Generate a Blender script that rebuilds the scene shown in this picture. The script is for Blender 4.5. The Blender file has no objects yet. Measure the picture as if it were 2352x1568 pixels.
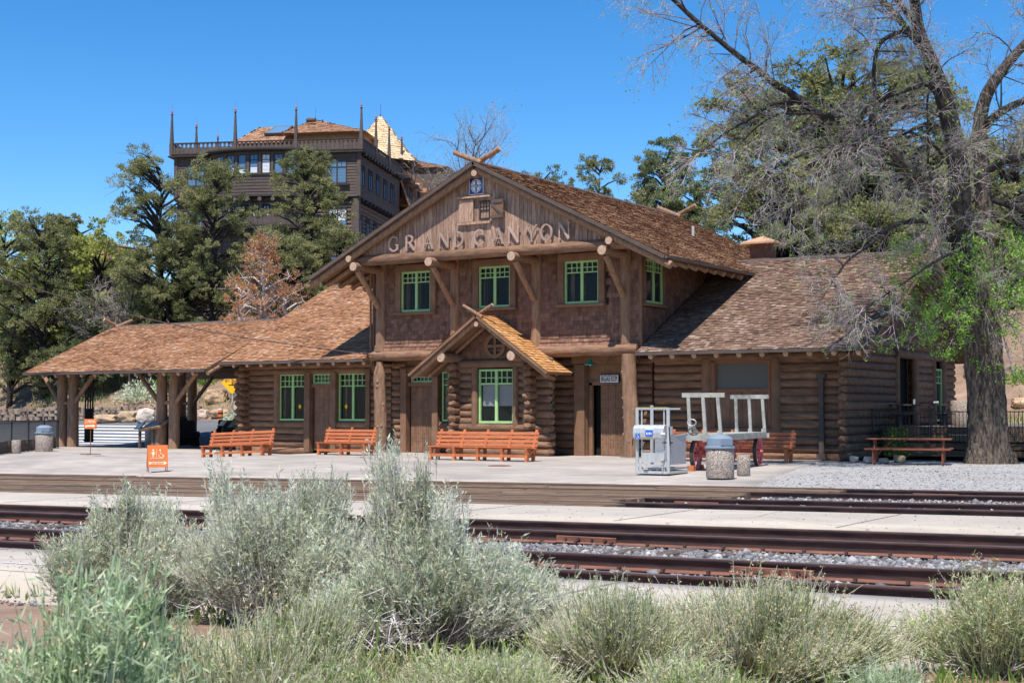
import bpy, math, random
import numpy as np
from mathutils import Vector, Matrix, noise
PI=math.pi
scene=bpy.context.scene
COL=scene.collection
random.seed(7); rng=np.random.default_rng(7)

# ------------------------------------------------------------------ camera geometry (metres; X along the depot front, Y away, Z up)
F_=3300.; YH_=943.; CX_,CY_=1176.,784.; YAW=math.radians(31.8); HC=1.6
PT=math.atan((YH_-CY_)/F_)
FW=Vector((-math.sin(YAW)*math.cos(PT),math.cos(YAW)*math.cos(PT),math.sin(PT)))
RT=Vector((math.cos(YAW),math.sin(YAW),0)); UPV=RT.cross(FW); CAM=Vector((0,0,HC))
def ray(x,y): return FW*F_+RT*(x-CX_)-UPV*(y-CY_)
def G(x,y,z=0.):
    d=ray(x,y); return CAM+d*((z-HC)/d.z)
def PY(x,y,Y):
    d=ray(x,y); return CAM+d*(Y/d.y)
def PX(x,y,X):
    d=ray(x,y); return CAM+d*(X/d.x)
def W(x,y,Z): return CAM+ray(x,y)*(Z/F_)

def sstep(t): 
    t=np.clip(t,0,1); return t*t*(3-2*t)
def gz(X,Y):
    X=np.asarray(X,float); Y=np.asarray(Y,float)
    z=0.0135*np.clip(X+8,-60,6)*(1-sstep((Y-27.5)/8))
    dip=np.clip(1-np.abs(X+38.7)/4.2,0,1); dip=dip*dip*(3-2*dip)
    z=z-0.17*dip*sstep((Y-35)/3)*(1-sstep((Y-45.3)/3))
    z=z+1.1*sstep((Y-48)/13)
    h=np.clip(Y-62-0.0*X,0,None)
    hill=0.42*h
    top=12.0+1.2*np.sin(X*0.05)+0.0*X
    hill=top*(1-np.exp(-hill/top*1.15))
    lumps=0.35*np.sin(X*0.31+Y*0.17)*np.sin(Y*0.23-X*0.11)+0.18*np.sin(X*0.9+1)*np.sin(Y*0.8)
    z=z+hill+lumps*np.clip((Y-63)/6,0,1)
    return z
def gzf(X,Y): return float(gz(X,Y))

# ------------------------------------------------------------------ materials
def newmat(name):
    m=bpy.data.materials.new(name); m.use_nodes=True
    nt=m.node_tree; b=nt.nodes['Principled BSDF']; return m,nt,b
def N(nt,t,**k):
    n=nt.nodes.new(t)
    for a,v in k.items(): setattr(n,a,v)
    return n
def setin(n,**k):
    for a,v in k.items(): n.inputs[a.replace('_',' ')].default_value=v
def c4(c,k=1): return (c[0]*k,c[1]*k,c[2]*k,1)
def mat(name,c1,c2=None,scale=4.,stretch=(1,1,1),rough=.85,bump=.0,bscale=30.,rv=0.,metal=0.,spec=.3,c3=None,big=0.,detail=6.,bdist=.02,lo=.35,hi=.65,trans=0.,butt_shade=False):
    m,nt,b=newmat(name); L=nt.links.new
    tc=N(nt,'ShaderNodeTexCoord'); mp=N(nt,'ShaderNodeMapping'); mp.inputs['Scale'].default_value=stretch
    L(tc.outputs['Object'],mp.inputs['Vector'])
    col=None
    if c2 is None: c2=tuple(v*.75 for v in c1)
    nz=N(nt,'ShaderNodeTexNoise'); nz.inputs['Scale'].default_value=scale; nz.inputs['Detail'].default_value=detail; nz.inputs['Roughness'].default_value=.65
    L(mp.outputs[0],nz.inputs['Vector'])
    rp=N(nt,'ShaderNodeValToRGB'); rp.color_ramp.elements[0].position=lo; rp.color_ramp.elements[1].position=hi
    rp.color_ramp.elements[0].color=c4(c2); rp.color_ramp.elements[1].color=c4(c1)
    L(nz.outputs['Fac'],rp.inputs['Fac']); col=rp.outputs['Color']
    at=None
    if rv or c3:
        at=N(nt,'ShaderNodeAttribute'); at.attribute_name='rnd'
    if c3:
        mx=N(nt,'ShaderNodeMix',data_type='RGBA'); mx.inputs['B'].default_value=c4(c3)
        r2=N(nt,'ShaderNodeMapRange'); r2.inputs['From Min'].default_value=.55; r2.inputs['From Max'].default_value=1.
        L(at.outputs['Fac'],r2.inputs['Value']); L(r2.outputs[0],mx.inputs['Factor']); L(col,mx.inputs['A']); col=mx.outputs['Result']
    if rv:
        r3=N(nt,'ShaderNodeMapRange'); r3.inputs['To Min'].default_value=1-rv; r3.inputs['To Max'].default_value=1+rv
        # decorrelate brightness from hue
        ma=N(nt,'ShaderNodeMath',operation='MULTIPLY'); ma.inputs[1].default_value=7.31
        fr=N(nt,'ShaderNodeMath',operation='FRACT'); L(at.outputs['Fac'],ma.inputs[0]); L(ma.outputs[0],fr.inputs[0]); L(fr.outputs[0],r3.inputs['Value'])
        vm=N(nt,'ShaderNodeVectorMath',operation='SCALE'); L(col,vm.inputs[0]); L(r3.outputs[0],vm.inputs['Scale']); col=vm.outputs[0]
    if butt_shade:  # darkens the butt faces in colour so shingle rows show shadow lines
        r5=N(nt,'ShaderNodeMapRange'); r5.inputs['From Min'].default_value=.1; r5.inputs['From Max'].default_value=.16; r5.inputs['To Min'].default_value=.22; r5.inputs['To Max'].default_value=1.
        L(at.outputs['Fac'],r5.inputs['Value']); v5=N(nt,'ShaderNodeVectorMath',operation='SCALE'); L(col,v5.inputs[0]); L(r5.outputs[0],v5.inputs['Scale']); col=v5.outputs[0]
    if big:
        n2=N(nt,'ShaderNodeTexNoise'); n2.inputs['Scale'].default_value=big; n2.inputs['Detail'].default_value=3
        L(tc.outputs['Object'],n2.inputs['Vector'])
        r4=N(nt,'ShaderNodeMapRange'); r4.inputs['From Min'].default_value=.3; r4.inputs['From Max'].default_value=.7; r4.inputs['To Min'].default_value=.75; r4.inputs['To Max'].default_value=1.2
        L(n2.outputs['Fac'],r4.inputs['Value'])
        v2=N(nt,'ShaderNodeVectorMath',operation='SCALE'); L(col,v2.inputs[0]); L(r4.outputs[0],v2.inputs['Scale']); col=v2.outputs[0]
    L(col,b.inputs['Base Color'])
    b.inputs['Roughness'].default_value=rough; b.inputs['Metallic'].default_value=metal
    b.inputs['Specular IOR Level'].default_value=spec
    if bump:
        nb=N(nt,'ShaderNodeTexNoise'); nb.inputs['Scale'].default_value=bscale; nb.inputs['Detail'].default_value=5
        L(mp.outputs[0],nb.inputs['Vector'])
        bp=N(nt,'ShaderNodeBump'); bp.inputs['Strength'].default_value=bump; bp.inputs['Distance'].default_value=bdist
        L(nb.outputs['Fac'],bp.inputs['Height']); L(bp.outputs[0],b.inputs['Normal'])
    if trans:
        tl=N(nt,'ShaderNodeBsdfTranslucent'); L(col,tl.inputs['Color'])
        mx=N(nt,'ShaderNodeMixShader'); mx.inputs[0].default_value=trans
        out=nt.nodes['Material Output']; L(b.outputs[0],mx.inputs[1]); L(tl.outputs[0],mx.inputs[2]); L(mx.outputs[0],out.inputs['Surface'])
    return m
def glassmat(name,tint=(.02,.025,.03),clear=0.):
    m,nt,b=newmat(name); L=nt.links.new
    b.inputs['Base Color'].default_value=c4(tint); b.inputs['Roughness'].default_value=.06; b.inputs['Specular IOR Level'].default_value=.28
    nz=N(nt,'ShaderNodeTexNoise'); nz.inputs['Scale'].default_value=2.5; bp=N(nt,'ShaderNodeBump'); bp.inputs['Strength'].default_value=.06; bp.inputs['Distance'].default_value=.05
    L(nz.outputs['Fac'],bp.inputs['Height']); L(bp.outputs[0],b.inputs['Normal'])
    if clear:
        tr=N(nt,'ShaderNodeBsdfTransparent'); mx=N(nt,'ShaderNodeMixShader'); mx.inputs[0].default_value=clear
        out=nt.nodes['Material Output']; L(b.outputs[0],mx.inputs[1]); L(tr.outputs[0],mx.inputs[2]); L(mx.outputs[0],out.inputs['Surface'])
    return m
M={}
BR=(.25,.138,.082); BRD=(.165,.09,.053)
M['paint']=mat('brown_paint',BR,BRD,scale=2.2,stretch=(1,1,1),rough=.75,bump=.35,bscale=25,rv=.14)
M['log']=mat('brown_painted_log',(.275,.152,.09),(.125,.068,.042),scale=3.5,stretch=(.5,2.5,2.5),rough=.75,bump=.6,bscale=14,rv=.2,bdist=.03)
M['logv']=mat('brown_painted_post',(.36,.21,.128),(.19,.108,.066),scale=3.5,stretch=(3,3,.5),rough=.75,bump=.8,bscale=12,rv=.12,bdist=.04)
M['board']=mat('weathered_brown_board',(.46,.30,.215),(.20,.115,.08),scale=5,stretch=(3,3,.45),rough=.8,bump=.4,bscale=30,rv=.2)
M['wshingle']=mat('brown_wall_shingle',(.24,.125,.08),(.145,.072,.048),scale=5,stretch=(2,2,.5),rough=.8,bump=.3,bscale=40,rv=.3,butt_shade=True)
M['endgrain']=mat('log_end_wood',(.52,.37,.26),(.34,.22,.15),scale=12,rough=.85,bump=.3,bscale=30)
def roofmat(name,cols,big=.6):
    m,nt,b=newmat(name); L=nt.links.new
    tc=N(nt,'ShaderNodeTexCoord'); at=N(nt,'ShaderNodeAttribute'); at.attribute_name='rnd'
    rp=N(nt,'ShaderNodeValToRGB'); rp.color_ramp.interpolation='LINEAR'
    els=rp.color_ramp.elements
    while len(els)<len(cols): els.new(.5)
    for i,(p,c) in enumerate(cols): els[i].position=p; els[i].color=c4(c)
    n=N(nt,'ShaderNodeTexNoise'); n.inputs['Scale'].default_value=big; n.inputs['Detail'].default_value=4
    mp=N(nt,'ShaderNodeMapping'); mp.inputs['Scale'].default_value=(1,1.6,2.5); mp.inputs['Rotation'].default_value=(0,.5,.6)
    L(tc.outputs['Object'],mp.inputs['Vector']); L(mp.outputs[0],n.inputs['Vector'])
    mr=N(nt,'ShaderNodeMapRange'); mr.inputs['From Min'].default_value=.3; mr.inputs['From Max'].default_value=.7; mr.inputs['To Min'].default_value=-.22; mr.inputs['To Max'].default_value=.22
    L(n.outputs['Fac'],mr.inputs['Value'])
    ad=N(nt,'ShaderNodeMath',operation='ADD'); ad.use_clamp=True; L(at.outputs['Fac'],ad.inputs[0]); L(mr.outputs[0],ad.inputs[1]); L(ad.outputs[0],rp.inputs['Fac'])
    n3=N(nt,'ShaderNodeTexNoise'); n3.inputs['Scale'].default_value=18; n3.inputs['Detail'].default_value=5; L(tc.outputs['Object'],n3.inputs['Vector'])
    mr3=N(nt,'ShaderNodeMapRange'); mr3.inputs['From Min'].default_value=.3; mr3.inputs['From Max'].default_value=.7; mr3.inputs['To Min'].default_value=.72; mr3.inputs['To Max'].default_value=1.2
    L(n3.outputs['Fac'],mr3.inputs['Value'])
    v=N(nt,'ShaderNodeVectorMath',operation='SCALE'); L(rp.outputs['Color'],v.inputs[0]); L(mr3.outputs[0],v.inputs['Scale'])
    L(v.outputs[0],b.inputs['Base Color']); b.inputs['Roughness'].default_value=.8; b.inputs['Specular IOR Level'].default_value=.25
    return m
M['roof']=roofmat('cedar_shingle_roof',[(0,(.12,.058,.03)),(.25,(.29,.145,.078)),(.5,(.40,.185,.085)),(.75,(.44,.24,.135)),(1,(.52,.37,.26))])
M['roof_up']=roofmat('cedar_shingle_roof_upper',[(0,(.14,.065,.036)),(.3,(.30,.15,.078)),(.6,(.41,.22,.115)),(1,(.56,.39,.25))])
M['roof_right']=roofmat('grey_brown_shingle_roof',[(0,(.08,.048,.035)),(.4,(.19,.115,.08)),(.7,(.26,.165,.115)),(1,(.38,.30,.245))])
M['roof_new']=roofmat('new_yellow_shingle',[(0,(.36,.16,.05)),(.5,(.55,.27,.10)),(1,(.66,.40,.19))])
M['roof_hotel']=roofmat('hotel_shingle',[(0,(.16,.075,.045)),(.5,(.36,.19,.11)),(1,(.5,.3,.18))])
M['roof_tur']=roofmat('turret_pale_shingle',[(0,(.50,.33,.18)),(.5,(.68,.5,.3)),(1,(.8,.66,.45))])
M['green']=mat('green_window_paint',(.38,.60,.24),(.31,.52,.21),scale=6,rough=.5,spec=.4)
M['glass']=glassmat('dark_window_glass')
M['glass2']=glassmat('clear_window_glass',clear=.72)
M['blueglass']=glassmat('painted_sky_glass',tint=(.10,.2,.32))  # reflected sky is put into the blue base colour
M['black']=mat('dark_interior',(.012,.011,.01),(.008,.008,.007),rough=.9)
M['blind']=mat('white_blind',(.75,.76,.78),(.7,.7,.72),rough=.8)
M['bench']=mat('orange_brown_bench_paint',(.50,.155,.055),(.36,.10,.035),scale=5,stretch=(.8,3,3),rough=.55,bump=.15,bscale=30,rv=.16,spec=.4)
M['conc']=mat('pale_concrete',(.50,.445,.385),(.36,.32,.275),scale=.55,rough=.9,bump=.15,bscale=60,big=.25,detail=9,lo=.3,hi=.7)
def concmat(name,base,joint=None):
    m,nt,b=newmat(name); L=nt.links.new; tc=N(nt,'ShaderNodeTexCoord')
    def ns(sc,det,lo,hi,a,b_,rough=.65,dist=0.):
        n=N(nt,'ShaderNodeTexNoise'); n.inputs['Scale'].default_value=sc; n.inputs['Detail'].default_value=det; n.inputs['Roughness'].default_value=rough; n.inputs['Distortion'].default_value=dist
        L(tc.outputs['Object'],n.inputs['Vector']); r=N(nt,'ShaderNodeMapRange'); r.inputs['From Min'].default_value=lo; r.inputs['From Max'].default_value=hi; r.inputs['To Min'].default_value=a; r.inputs['To Max'].default_value=b_
        L(n.outputs['Fac'],r.inputs['Value']); return r.outputs[0]
    k=ns(.22,6,.35,.65,.86,1.1)
    for o in (ns(1.3,9,.3,.7,.88,1.07),ns(.6,10,.60,.70,1.,.78,.75,1.5),ns(30,3,.62,.75,1.,.8)):
        mm=N(nt,'ShaderNodeMath',operation='MULTIPLY'); L(k,mm.inputs[0]); L(o,mm.inputs[1]); k=mm.outputs[0]
    # fine cracks
    vo=N(nt,'ShaderNodeTexVoronoi',feature='DISTANCE_TO_EDGE'); vo.inputs['Scale'].default_value=.33; nz=N(nt,'ShaderNodeTexNoise'); nz.inputs['Scale'].default_value=1.2; nz.inputs['Detail'].default_value=8
    L(tc.outputs['Object'],nz.inputs['Vector']); mx=N(nt,'ShaderNodeMix',data_type='RGBA'); mx.inputs['Factor'].default_value=.25; L(tc.outputs['Object'],mx.inputs['A']); L(nz.outputs['Color'],mx.inputs['B']); L(mx.outputs['Result'],vo.inputs['Vector'])
    r=N(nt,'ShaderNodeMapRange'); r.inputs['From Min'].default_value=.0; r.inputs['From Max'].default_value=.008; r.inputs['To Min'].default_value=.6; L(vo.outputs['Distance'],r.inputs['Value'])
    mm=N(nt,'ShaderNodeMath',operation='MULTIPLY'); L(k,mm.inputs[0]); L(r.outputs[0],mm.inputs[1]); k=mm.outputs[0]
    v=N(nt,'ShaderNodeVectorMath',operation='SCALE'); v.inputs[0].default_value=base; L(k,v.inputs['Scale']); L(v.outputs[0],b.inputs['Base Color']); b.inputs['Roughness'].default_value=.9
    n3=N(nt,'ShaderNodeTexNoise'); n3.inputs['Scale'].default_value=50; L(tc.outputs['Object'],n3.inputs['Vector']); bp=N(nt,'ShaderNodeBump'); bp.inputs['Strength'].default_value=.15; bp.inputs['Distance'].default_value=.01; L(n3.outputs['Fac'],bp.inputs['Height']); L(bp.outputs[0],b.inputs['Normal'])
    return m
M['conc']=concmat('pale_concrete',(.455,.395,.33))
M['curb']=mat('rough_concrete_edge',(.36,.33,.28),(.17,.15,.12),scale=9,rough=.95,bump=.8,bscale=25,bdist=.04)
M['rail']=mat('dark_rusty_steel',(.115,.06,.05),(.045,.028,.028),scale=7,stretch=(.3,2,2),rough=.6,bump=.2,bscale=20,spec=.4)
M['railtop']=mat('worn_rail_top',(.34,.24,.21),(.2,.13,.12),scale=5,stretch=(.2,3,3),rough=.38,metal=.5,spec=.5)
M['railbase']=mat('rust_brown_steel',(.25,.105,.065),(.13,.06,.045),scale=5,stretch=(.5,2,2),rough=.8,bump=.2,bscale=30)
M['tie']=mat('weathered_timber_tie',(.20,.155,.13),(.08,.055,.045),scale=6,stretch=(3,.5,3),rough=.9,bump=.6,bscale=20,rv=.25)
M['plank']=mat('weathered_crossing_plank',(.27,.18,.115),(.10,.065,.04),scale=8,stretch=(.12,9,5),rough=.9,bump=.7,bscale=16,rv=.25)
M['stone']=mat('ballast_stone',(.24,.235,.24),(.14,.137,.145),scale=5,rough=.85,rv=.5,c3=(.36,.34,.32))
M['dirt']=mat('red_brown_dirt',(.30,.20,.145),(.19,.125,.085),scale=1.2,rough=.95,bump=.6,bscale=8,big=.2,detail=10)
M['road']=mat('grey_asphalt',(.155,.155,.165),(.115,.115,.125),scale=1,rough=.9,bump=.15,bscale=80,big=.15,detail=9)
M['white']=mat('white_road_paint',(.72,.72,.72),(.5,.5,.5),scale=3,rough=.8)
M['steel']=mat('brushed_aluminium',(.60,.60,.59),(.48,.48,.47),scale=3,stretch=(3,3,.4),rough=.42,metal=.45,spec=.5)
M['wagonwood']=mat('flaking_grey_paint',(.43,.42,.37),(.27,.26,.23),scale=3,rough=.85,bump=.5,bscale=25,rv=.1)
M['redsteel']=mat('faded_red_paint',(.52,.10,.085),(.40,.06,.05),scale=5,rough=.55,spec=.4,rv=.08)
M['pinkrim']=mat('pink_faded_red_paint',(.62,.2,.22),(.5,.12,.13),scale=5,rough=.6)
M['tyre']=mat('dark_iron_tyre',(.045,.045,.05),(.03,.03,.035),rough=.55,spec=.4)
M['aggregate']=None
M['lidblue']=mat('grey_blue_plastic',(.215,.27,.33),(.19,.24,.3),scale=2,rough=.42,spec=.45)
M['iron']=mat('black_iron',(.02,.02,.022),(.03,.026,.024),rough=.55,spec=.4)
M['orange']=mat('orange_sign_paint',(.68,.17,.035),(.6,.14,.03),rough=.5,spec=.4)
M['cream']=mat('cream_lettering',(.85,.78,.55),(.8,.72,.5),rough=.6)
M['copper']=mat('copper_metal',(.48,.33,.26),(.33,.22,.17),scale=3,rough=.45,metal=.15,spec=.5,rv=.15)
M['yellow']=mat('yellow_sign',(.85,.48,.01),(.8,.45,.01),rough=.5)
M['signwhite']=mat('white_sign_face',(.75,.76,.74),(.7,.7,.68),rough=.5)
M['signblack']=mat('black_lettering',(.015,.015,.02),(.012,.012,.015),rough=.5)
M['blue']=mat('deep_blue_enamel',(.01,.035,.22),(.01,.03,.19),rough=.35,spec=.5)
M['lampgreen']=mat('green_enamel',(.02,.22,.13),(.02,.19,.11),rough=.35,spec=.5)
M['hotel']=mat('dark_brown_siding',(.115,.085,.072),(.08,.06,.052),scale=2,stretch=(1,1,3),rough=.8,rv=.1)
M['hotel2']=mat('near_black_trim',(.045,.035,.032),(.035,.028,.026),rough=.7)
M['hlog']=mat('hotel_brown_log',(.155,.115,.095),(.09,.068,.056),scale=3,rough=.8,rv=.12)
M['gravel']=None
M['graystone']=mat('field_stone',(.36,.28,.21),(.22,.16,.12),scale=2.5,rough=.9,bump=.8,bscale=9,rv=.2,bdist=.05)
M['boulder']=mat('golden_sandstone_boulder',(.60,.42,.24),(.30,.20,.14),scale=1.6,rough=.9,bump=.9,bscale=5,bdist=.08,rv=.12,detail=10,c3=(.55,.48,.42))

def speckle(name,cols,scale,rough=.9,bump=.6,bd=.01,big=None):
    m,nt,b=newmat(name); L=nt.links.new
    tc=N(nt,'ShaderNodeTexCoord'); vo=N(nt,'ShaderNodeTexVoronoi'); vo.inputs['Scale'].default_value=scale
    L(tc.outputs['Object'],vo.inputs['Vector'])
    sp=N(nt,'ShaderNodeSeparateColor'); L(vo.outputs['Color'],sp.inputs[0])
    rp=N(nt,'ShaderNodeValToRGB'); els=rp.color_ramp.elements
    while len(els)<len(cols): els.new(.5)
    for i,(p,c) in enumerate(cols): els[i].position=p; els[i].color=c4(c)
    L(sp.outputs[0],rp.inputs['Fac']); col=rp.outputs['Color']
    if big:
        n2=N(nt,'ShaderNodeTexNoise'); n2.inputs['Scale'].default_value=big[0]; n2.inputs['Detail'].default_value=6
        L(tc.outputs['Object'],n2.inputs['Vector'])
        mx=N(nt,'ShaderNodeMix',data_type='RGBA'); mx.inputs['B'].default_value=c4(big[1])
        r=N(nt,'ShaderNodeMapRange'); r.inputs['From Min'].default_value=.5; r.inputs['From Max'].default_value=.68; r.inputs['To Max'].default_value=.6
        L(n2.outputs['Fac'],r.inputs['Value']); L(r.outputs[0],mx.inputs['Factor']); L(col,mx.inputs['A']); col=mx.outputs['Result']
    L(col,b.inputs['Base Color']); b.inputs['Roughness'].default_value=rough
    bp=N(nt,'ShaderNodeBump'); bp.inputs['Strength'].default_value=bump; bp.inputs['Distance'].default_value=bd; bp.invert=True
    L(vo.outputs['Distance'],bp.inputs['Height']); L(bp.outputs[0],b.inputs['Normal'])
    return m
M['aggregate']=speckle('exposed_aggregate',[(0,(.10,.065,.05)),(.4,(.26,.20,.155)),(.75,(.42,.355,.30)),(1,(.66,.6,.54))],75,bump=1.,bd=.008)
M['gravel']=speckle('pale_gravel',[(0,(.22,.21,.20)),(.4,(.32,.305,.29)),(.8,(.42,.405,.385)),(1,(.58,.56,.53))],26,bump=.9,bd=.02,big=(.5,(.34,.27,.22)))
M['ballast']=speckle('grey_ballast',[(0,(.10,.095,.10)),(.4,(.20,.19,.20)),(.8,(.30,.29,.30)),(1,(.48,.46,.44))],18,bump=1.,bd=.04,big=(1.2,(.24,.18,.14)))

def paver_mat():
    m,nt,b=newmat('platform_paving'); L=nt.links.new
    tc=N(nt,'ShaderNodeTexCoord'); br=N(nt,'ShaderNodeTexBrick')
    br.inputs['Scale'].default_value=1.; br.inputs['Mortar Size'].default_value=.008; br.inputs['Brick Width'].default_value=.62; br.inputs['Row Height'].default_value=.31
    br.inputs['Color1'].default_value=(.43,.375,.325,1); br.inputs['Color2'].default_value=(.345,.30,.26,1); br.inputs['Mortar'].default_value=(.27,.24,.215,1); br.inputs['Mortar Smooth'].default_value=.4
    L(tc.outputs['Object'],br.inputs['Vector'])
    n2=N(nt,'ShaderNodeTexNoise'); n2.inputs['Scale'].default_value=.35; n2.inputs['Detail'].default_value=8; L(tc.outputs['Object'],n2.inputs['Vector'])
    r=N(nt,'ShaderNodeMapRange'); r.inputs['From Min'].default_value=.35; r.inputs['From Max'].default_value=.65; r.inputs['To Min'].default_value=.82; r.inputs['To Max'].default_value=1.12
    L(n2.outputs['Fac'],r.inputs['Value'])
    v=N(nt,'ShaderNodeVectorMath',operation='SCALE'); L(br.outputs['Color'],v.inputs[0]); L(r.outputs[0],v.inputs['Scale'])
    L(v.outputs[0],b.inputs['Base Color']); b.inputs['Roughness'].default_value=.88
    n3=N(nt,'ShaderNodeTexNoise'); n3.inputs['Scale'].default_value=40; L(tc.outputs['Object'],n3.inputs['Vector'])
    bp=N(nt,'ShaderNodeBump'); bp.inputs['Strength'].default_value=.12; bp.inputs['Distance'].default_value=.02; L(n3.outputs['Fac'],bp.inputs['Height']); L(bp.outputs[0],b.inputs['Normal'])
    return m
M['paver']=paver_mat()
def leafmat(name,cols,trans=.25,rough=.7):
    m,nt,b=newmat(name); L=nt.links.new
    at=N(nt,'ShaderNodeAttribute'); at.attribute_name='rnd'
    rp=N(nt,'ShaderNodeValToRGB'); els=rp.color_ramp.elements
    while len(els)<len(cols): els.new(.5)
    for i,(p,c) in enumerate(cols): els[i].position=p; els[i].color=c4(c)
    L(at.outputs['Fac'],rp.inputs['Fac']); L(rp.outputs[0],b.inputs['Base Color']); b.inputs['Roughness'].default_value=rough; b.inputs['Specular IOR Level'].default_value=.25
    tl=N(nt,'ShaderNodeBsdfTranslucent'); L(rp.outputs[0],tl.inputs['Color'])
    mx=N(nt,'ShaderNodeMixShader'); mx.inputs[0].default_value=trans
    out=nt.nodes['Material Output']; L(b.outputs[0],mx.inputs[1]); L(tl.outputs[0],mx.inputs[2]); L(mx.outputs[0],out.inputs['Surface'])
    return m
M['juniper']=leafmat('juniper_foliage',[(0,(.07,.09,.045)),(.4,(.22,.235,.10)),(.8,(.37,.36,.155)),(1,(.48,.44,.22))],.45)
M['pine']=leafmat('dark_pine_foliage',[(0,(.07,.095,.05)),(.5,(.20,.235,.105)),(1,(.38,.38,.19))],.5)
M['oak']=leafmat('yellow_green_spring_leaves',[(0,(.2,.24,.05)),(.5,(.40,.43,.10)),(1,(.56,.55,.2))],.45)
M['dead']=leafmat('dead_orange_foliage',[(0,(.22,.16,.12)),(.45,(.48,.25,.13)),(.8,(.66,.34,.16)),(1,(.5,.43,.38))],.3)
M['fresh']=leafmat('fresh_green_leaves',[(0,(.12,.24,.03)),(.5,(.26,.46,.07)),(1,(.42,.6,.13))],.45)
M['rabbit']=leafmat('grey_green_brush_leaves',[(0,(.26,.32,.18)),(.3,(.50,.57,.38)),(.6,(.70,.74,.56)),(1,(.84,.85,.72))],.45)
M['broom']=leafmat('yellow_green_brush_stems',[(0,(.26,.33,.10)),(.35,(.54,.59,.28)),(.7,(.74,.75,.48)),(1,(.84,.81,.64))],.38)
M['aloe']=leafmat('blue_green_brush_leaves',[(0,(.22,.33,.16)),(.35,(.44,.58,.32)),(.7,(.64,.74,.50)),(1,(.80,.84,.66))],.42)
M['twigs']=leafmat('dry_grey_twigs',[(0,(.30,.24,.22)),(.5,(.54,.48,.45)),(1,(.76,.72,.68))],.0)
M['palebark']=leafmat('pale_twig_bark',[(0,(.075,.058,.052)),(.45,(.30,.25,.235)),(1,(.56,.49,.46))],.0)
M['bark']=mat('dark_furrowed_bark',(.20,.155,.12),(.04,.03,.025),scale=5,lo=.38,hi=.66,stretch=(2.5,2.5,.5),rough=.95,bump=1.,bscale=7,bdist=.12)
M['barkd']=mat('dark_limb_bark',(.06,.048,.042),(.022,.018,.017),scale=6,rough=.95,bump=.8,bscale=12,bdist=.04)
M['grass']=leafmat('grass_blades',[(0,(.09,.17,.03)),(.5,(.2,.3,.06)),(.8,(.36,.36,.13)),(1,(.5,.42,.22))],.3)
M['straw']=leafmat('straw_stems',[(0,(.34,.36,.19)),(.5,(.66,.66,.43)),(1,(.86,.83,.68))],.25)
M['seed']=leafmat('tan_seed_heads',[(0,(.36,.28,.16)),(1,(.6,.5,.33))],.1)
# ------------------------------------------------------------------ mesh helpers
def npmesh(name,verts,faces_flat,sizes,rnd=None,m=None,smooth=False):
    me=bpy.data.meshes.new(name); verts=np.asarray(verts,np.float32); n=len(verts)
    me.vertices.add(n); me.vertices.foreach_set('co',verts.ravel())
    ff=np.asarray(faces_flat,np.int32).ravel(); sizes=np.asarray(sizes,np.int32)
    me.loops.add(len(ff)); me.loops.foreach_set('vertex_index',ff)
    me.polygons.add(len(sizes)); st=np.concatenate([[0],np.cumsum(sizes)[:-1]]).astype(np.int32)
    me.polygons.foreach_set('loop_start',st); me.polygons.foreach_set('loop_total',sizes)
    if smooth: me.polygons.foreach_set('use_smooth',np.ones(len(sizes),bool))
    me.update(calc_edges=True)
    if rnd is not None:
        a=me.attributes.new('rnd','FLOAT','FACE'); a.data.foreach_set('value',np.asarray(rnd,np.float32))
    if m is not None: me.materials.append(m)
    return me
LOCALS=set()
def link(name,me,parent=None):
    o=bpy.data.objects.new(name,me); COL.objects.link(o)
    if parent is not None:
        o.parent=parent
        r=parent
        while r.parent is not None: r=r.parent
        if parent is r and r.name not in LOCALS: o.matrix_parent_inverse=(Matrix.Translation(r.location)@Matrix.Rotation(r.rotation_euler.z,4,'Z')).inverted()
    return o
def tag(o,label=None,cat=None,group=None,kind=None):
    if label: o['label']=label
    if cat: o['category']=cat
    if group: o['group']=group
    if kind: o['kind']=kind
    return o
def thing(name,label,cat,loc=(0,0,0),rot=0,group=None,local=False):
    o=bpy.data.objects.new(name,None); COL.objects.link(o)
    if local: LOCALS.add(o.name)
    o.empty_display_size=.3
    o.location=loc; o.rotation_euler=(0,0,rot); tag(o,label,cat,group); return o
def copytree(root,loc=None,rot=None,label=None,scale=None):
    r=root.copy(); COL.objects.link(r)
    if loc is not None: r.location=loc
    if rot is not None: r.rotation_euler=(r.rotation_euler.x,r.rotation_euler.y,rot)
    if scale is not None: r.scale=scale
    if label: r['label']=label
    for ch in list(root.children):
        c=ch.copy(); COL.objects.link(c); c.parent=r
        for g in list(ch.children):
            d=g.copy(); COL.objects.link(d); d.parent=c
    return r
def rot_to(d):
    d=Vector(d).normalized(); return d.to_track_quat('Z','Y').to_matrix()
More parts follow.
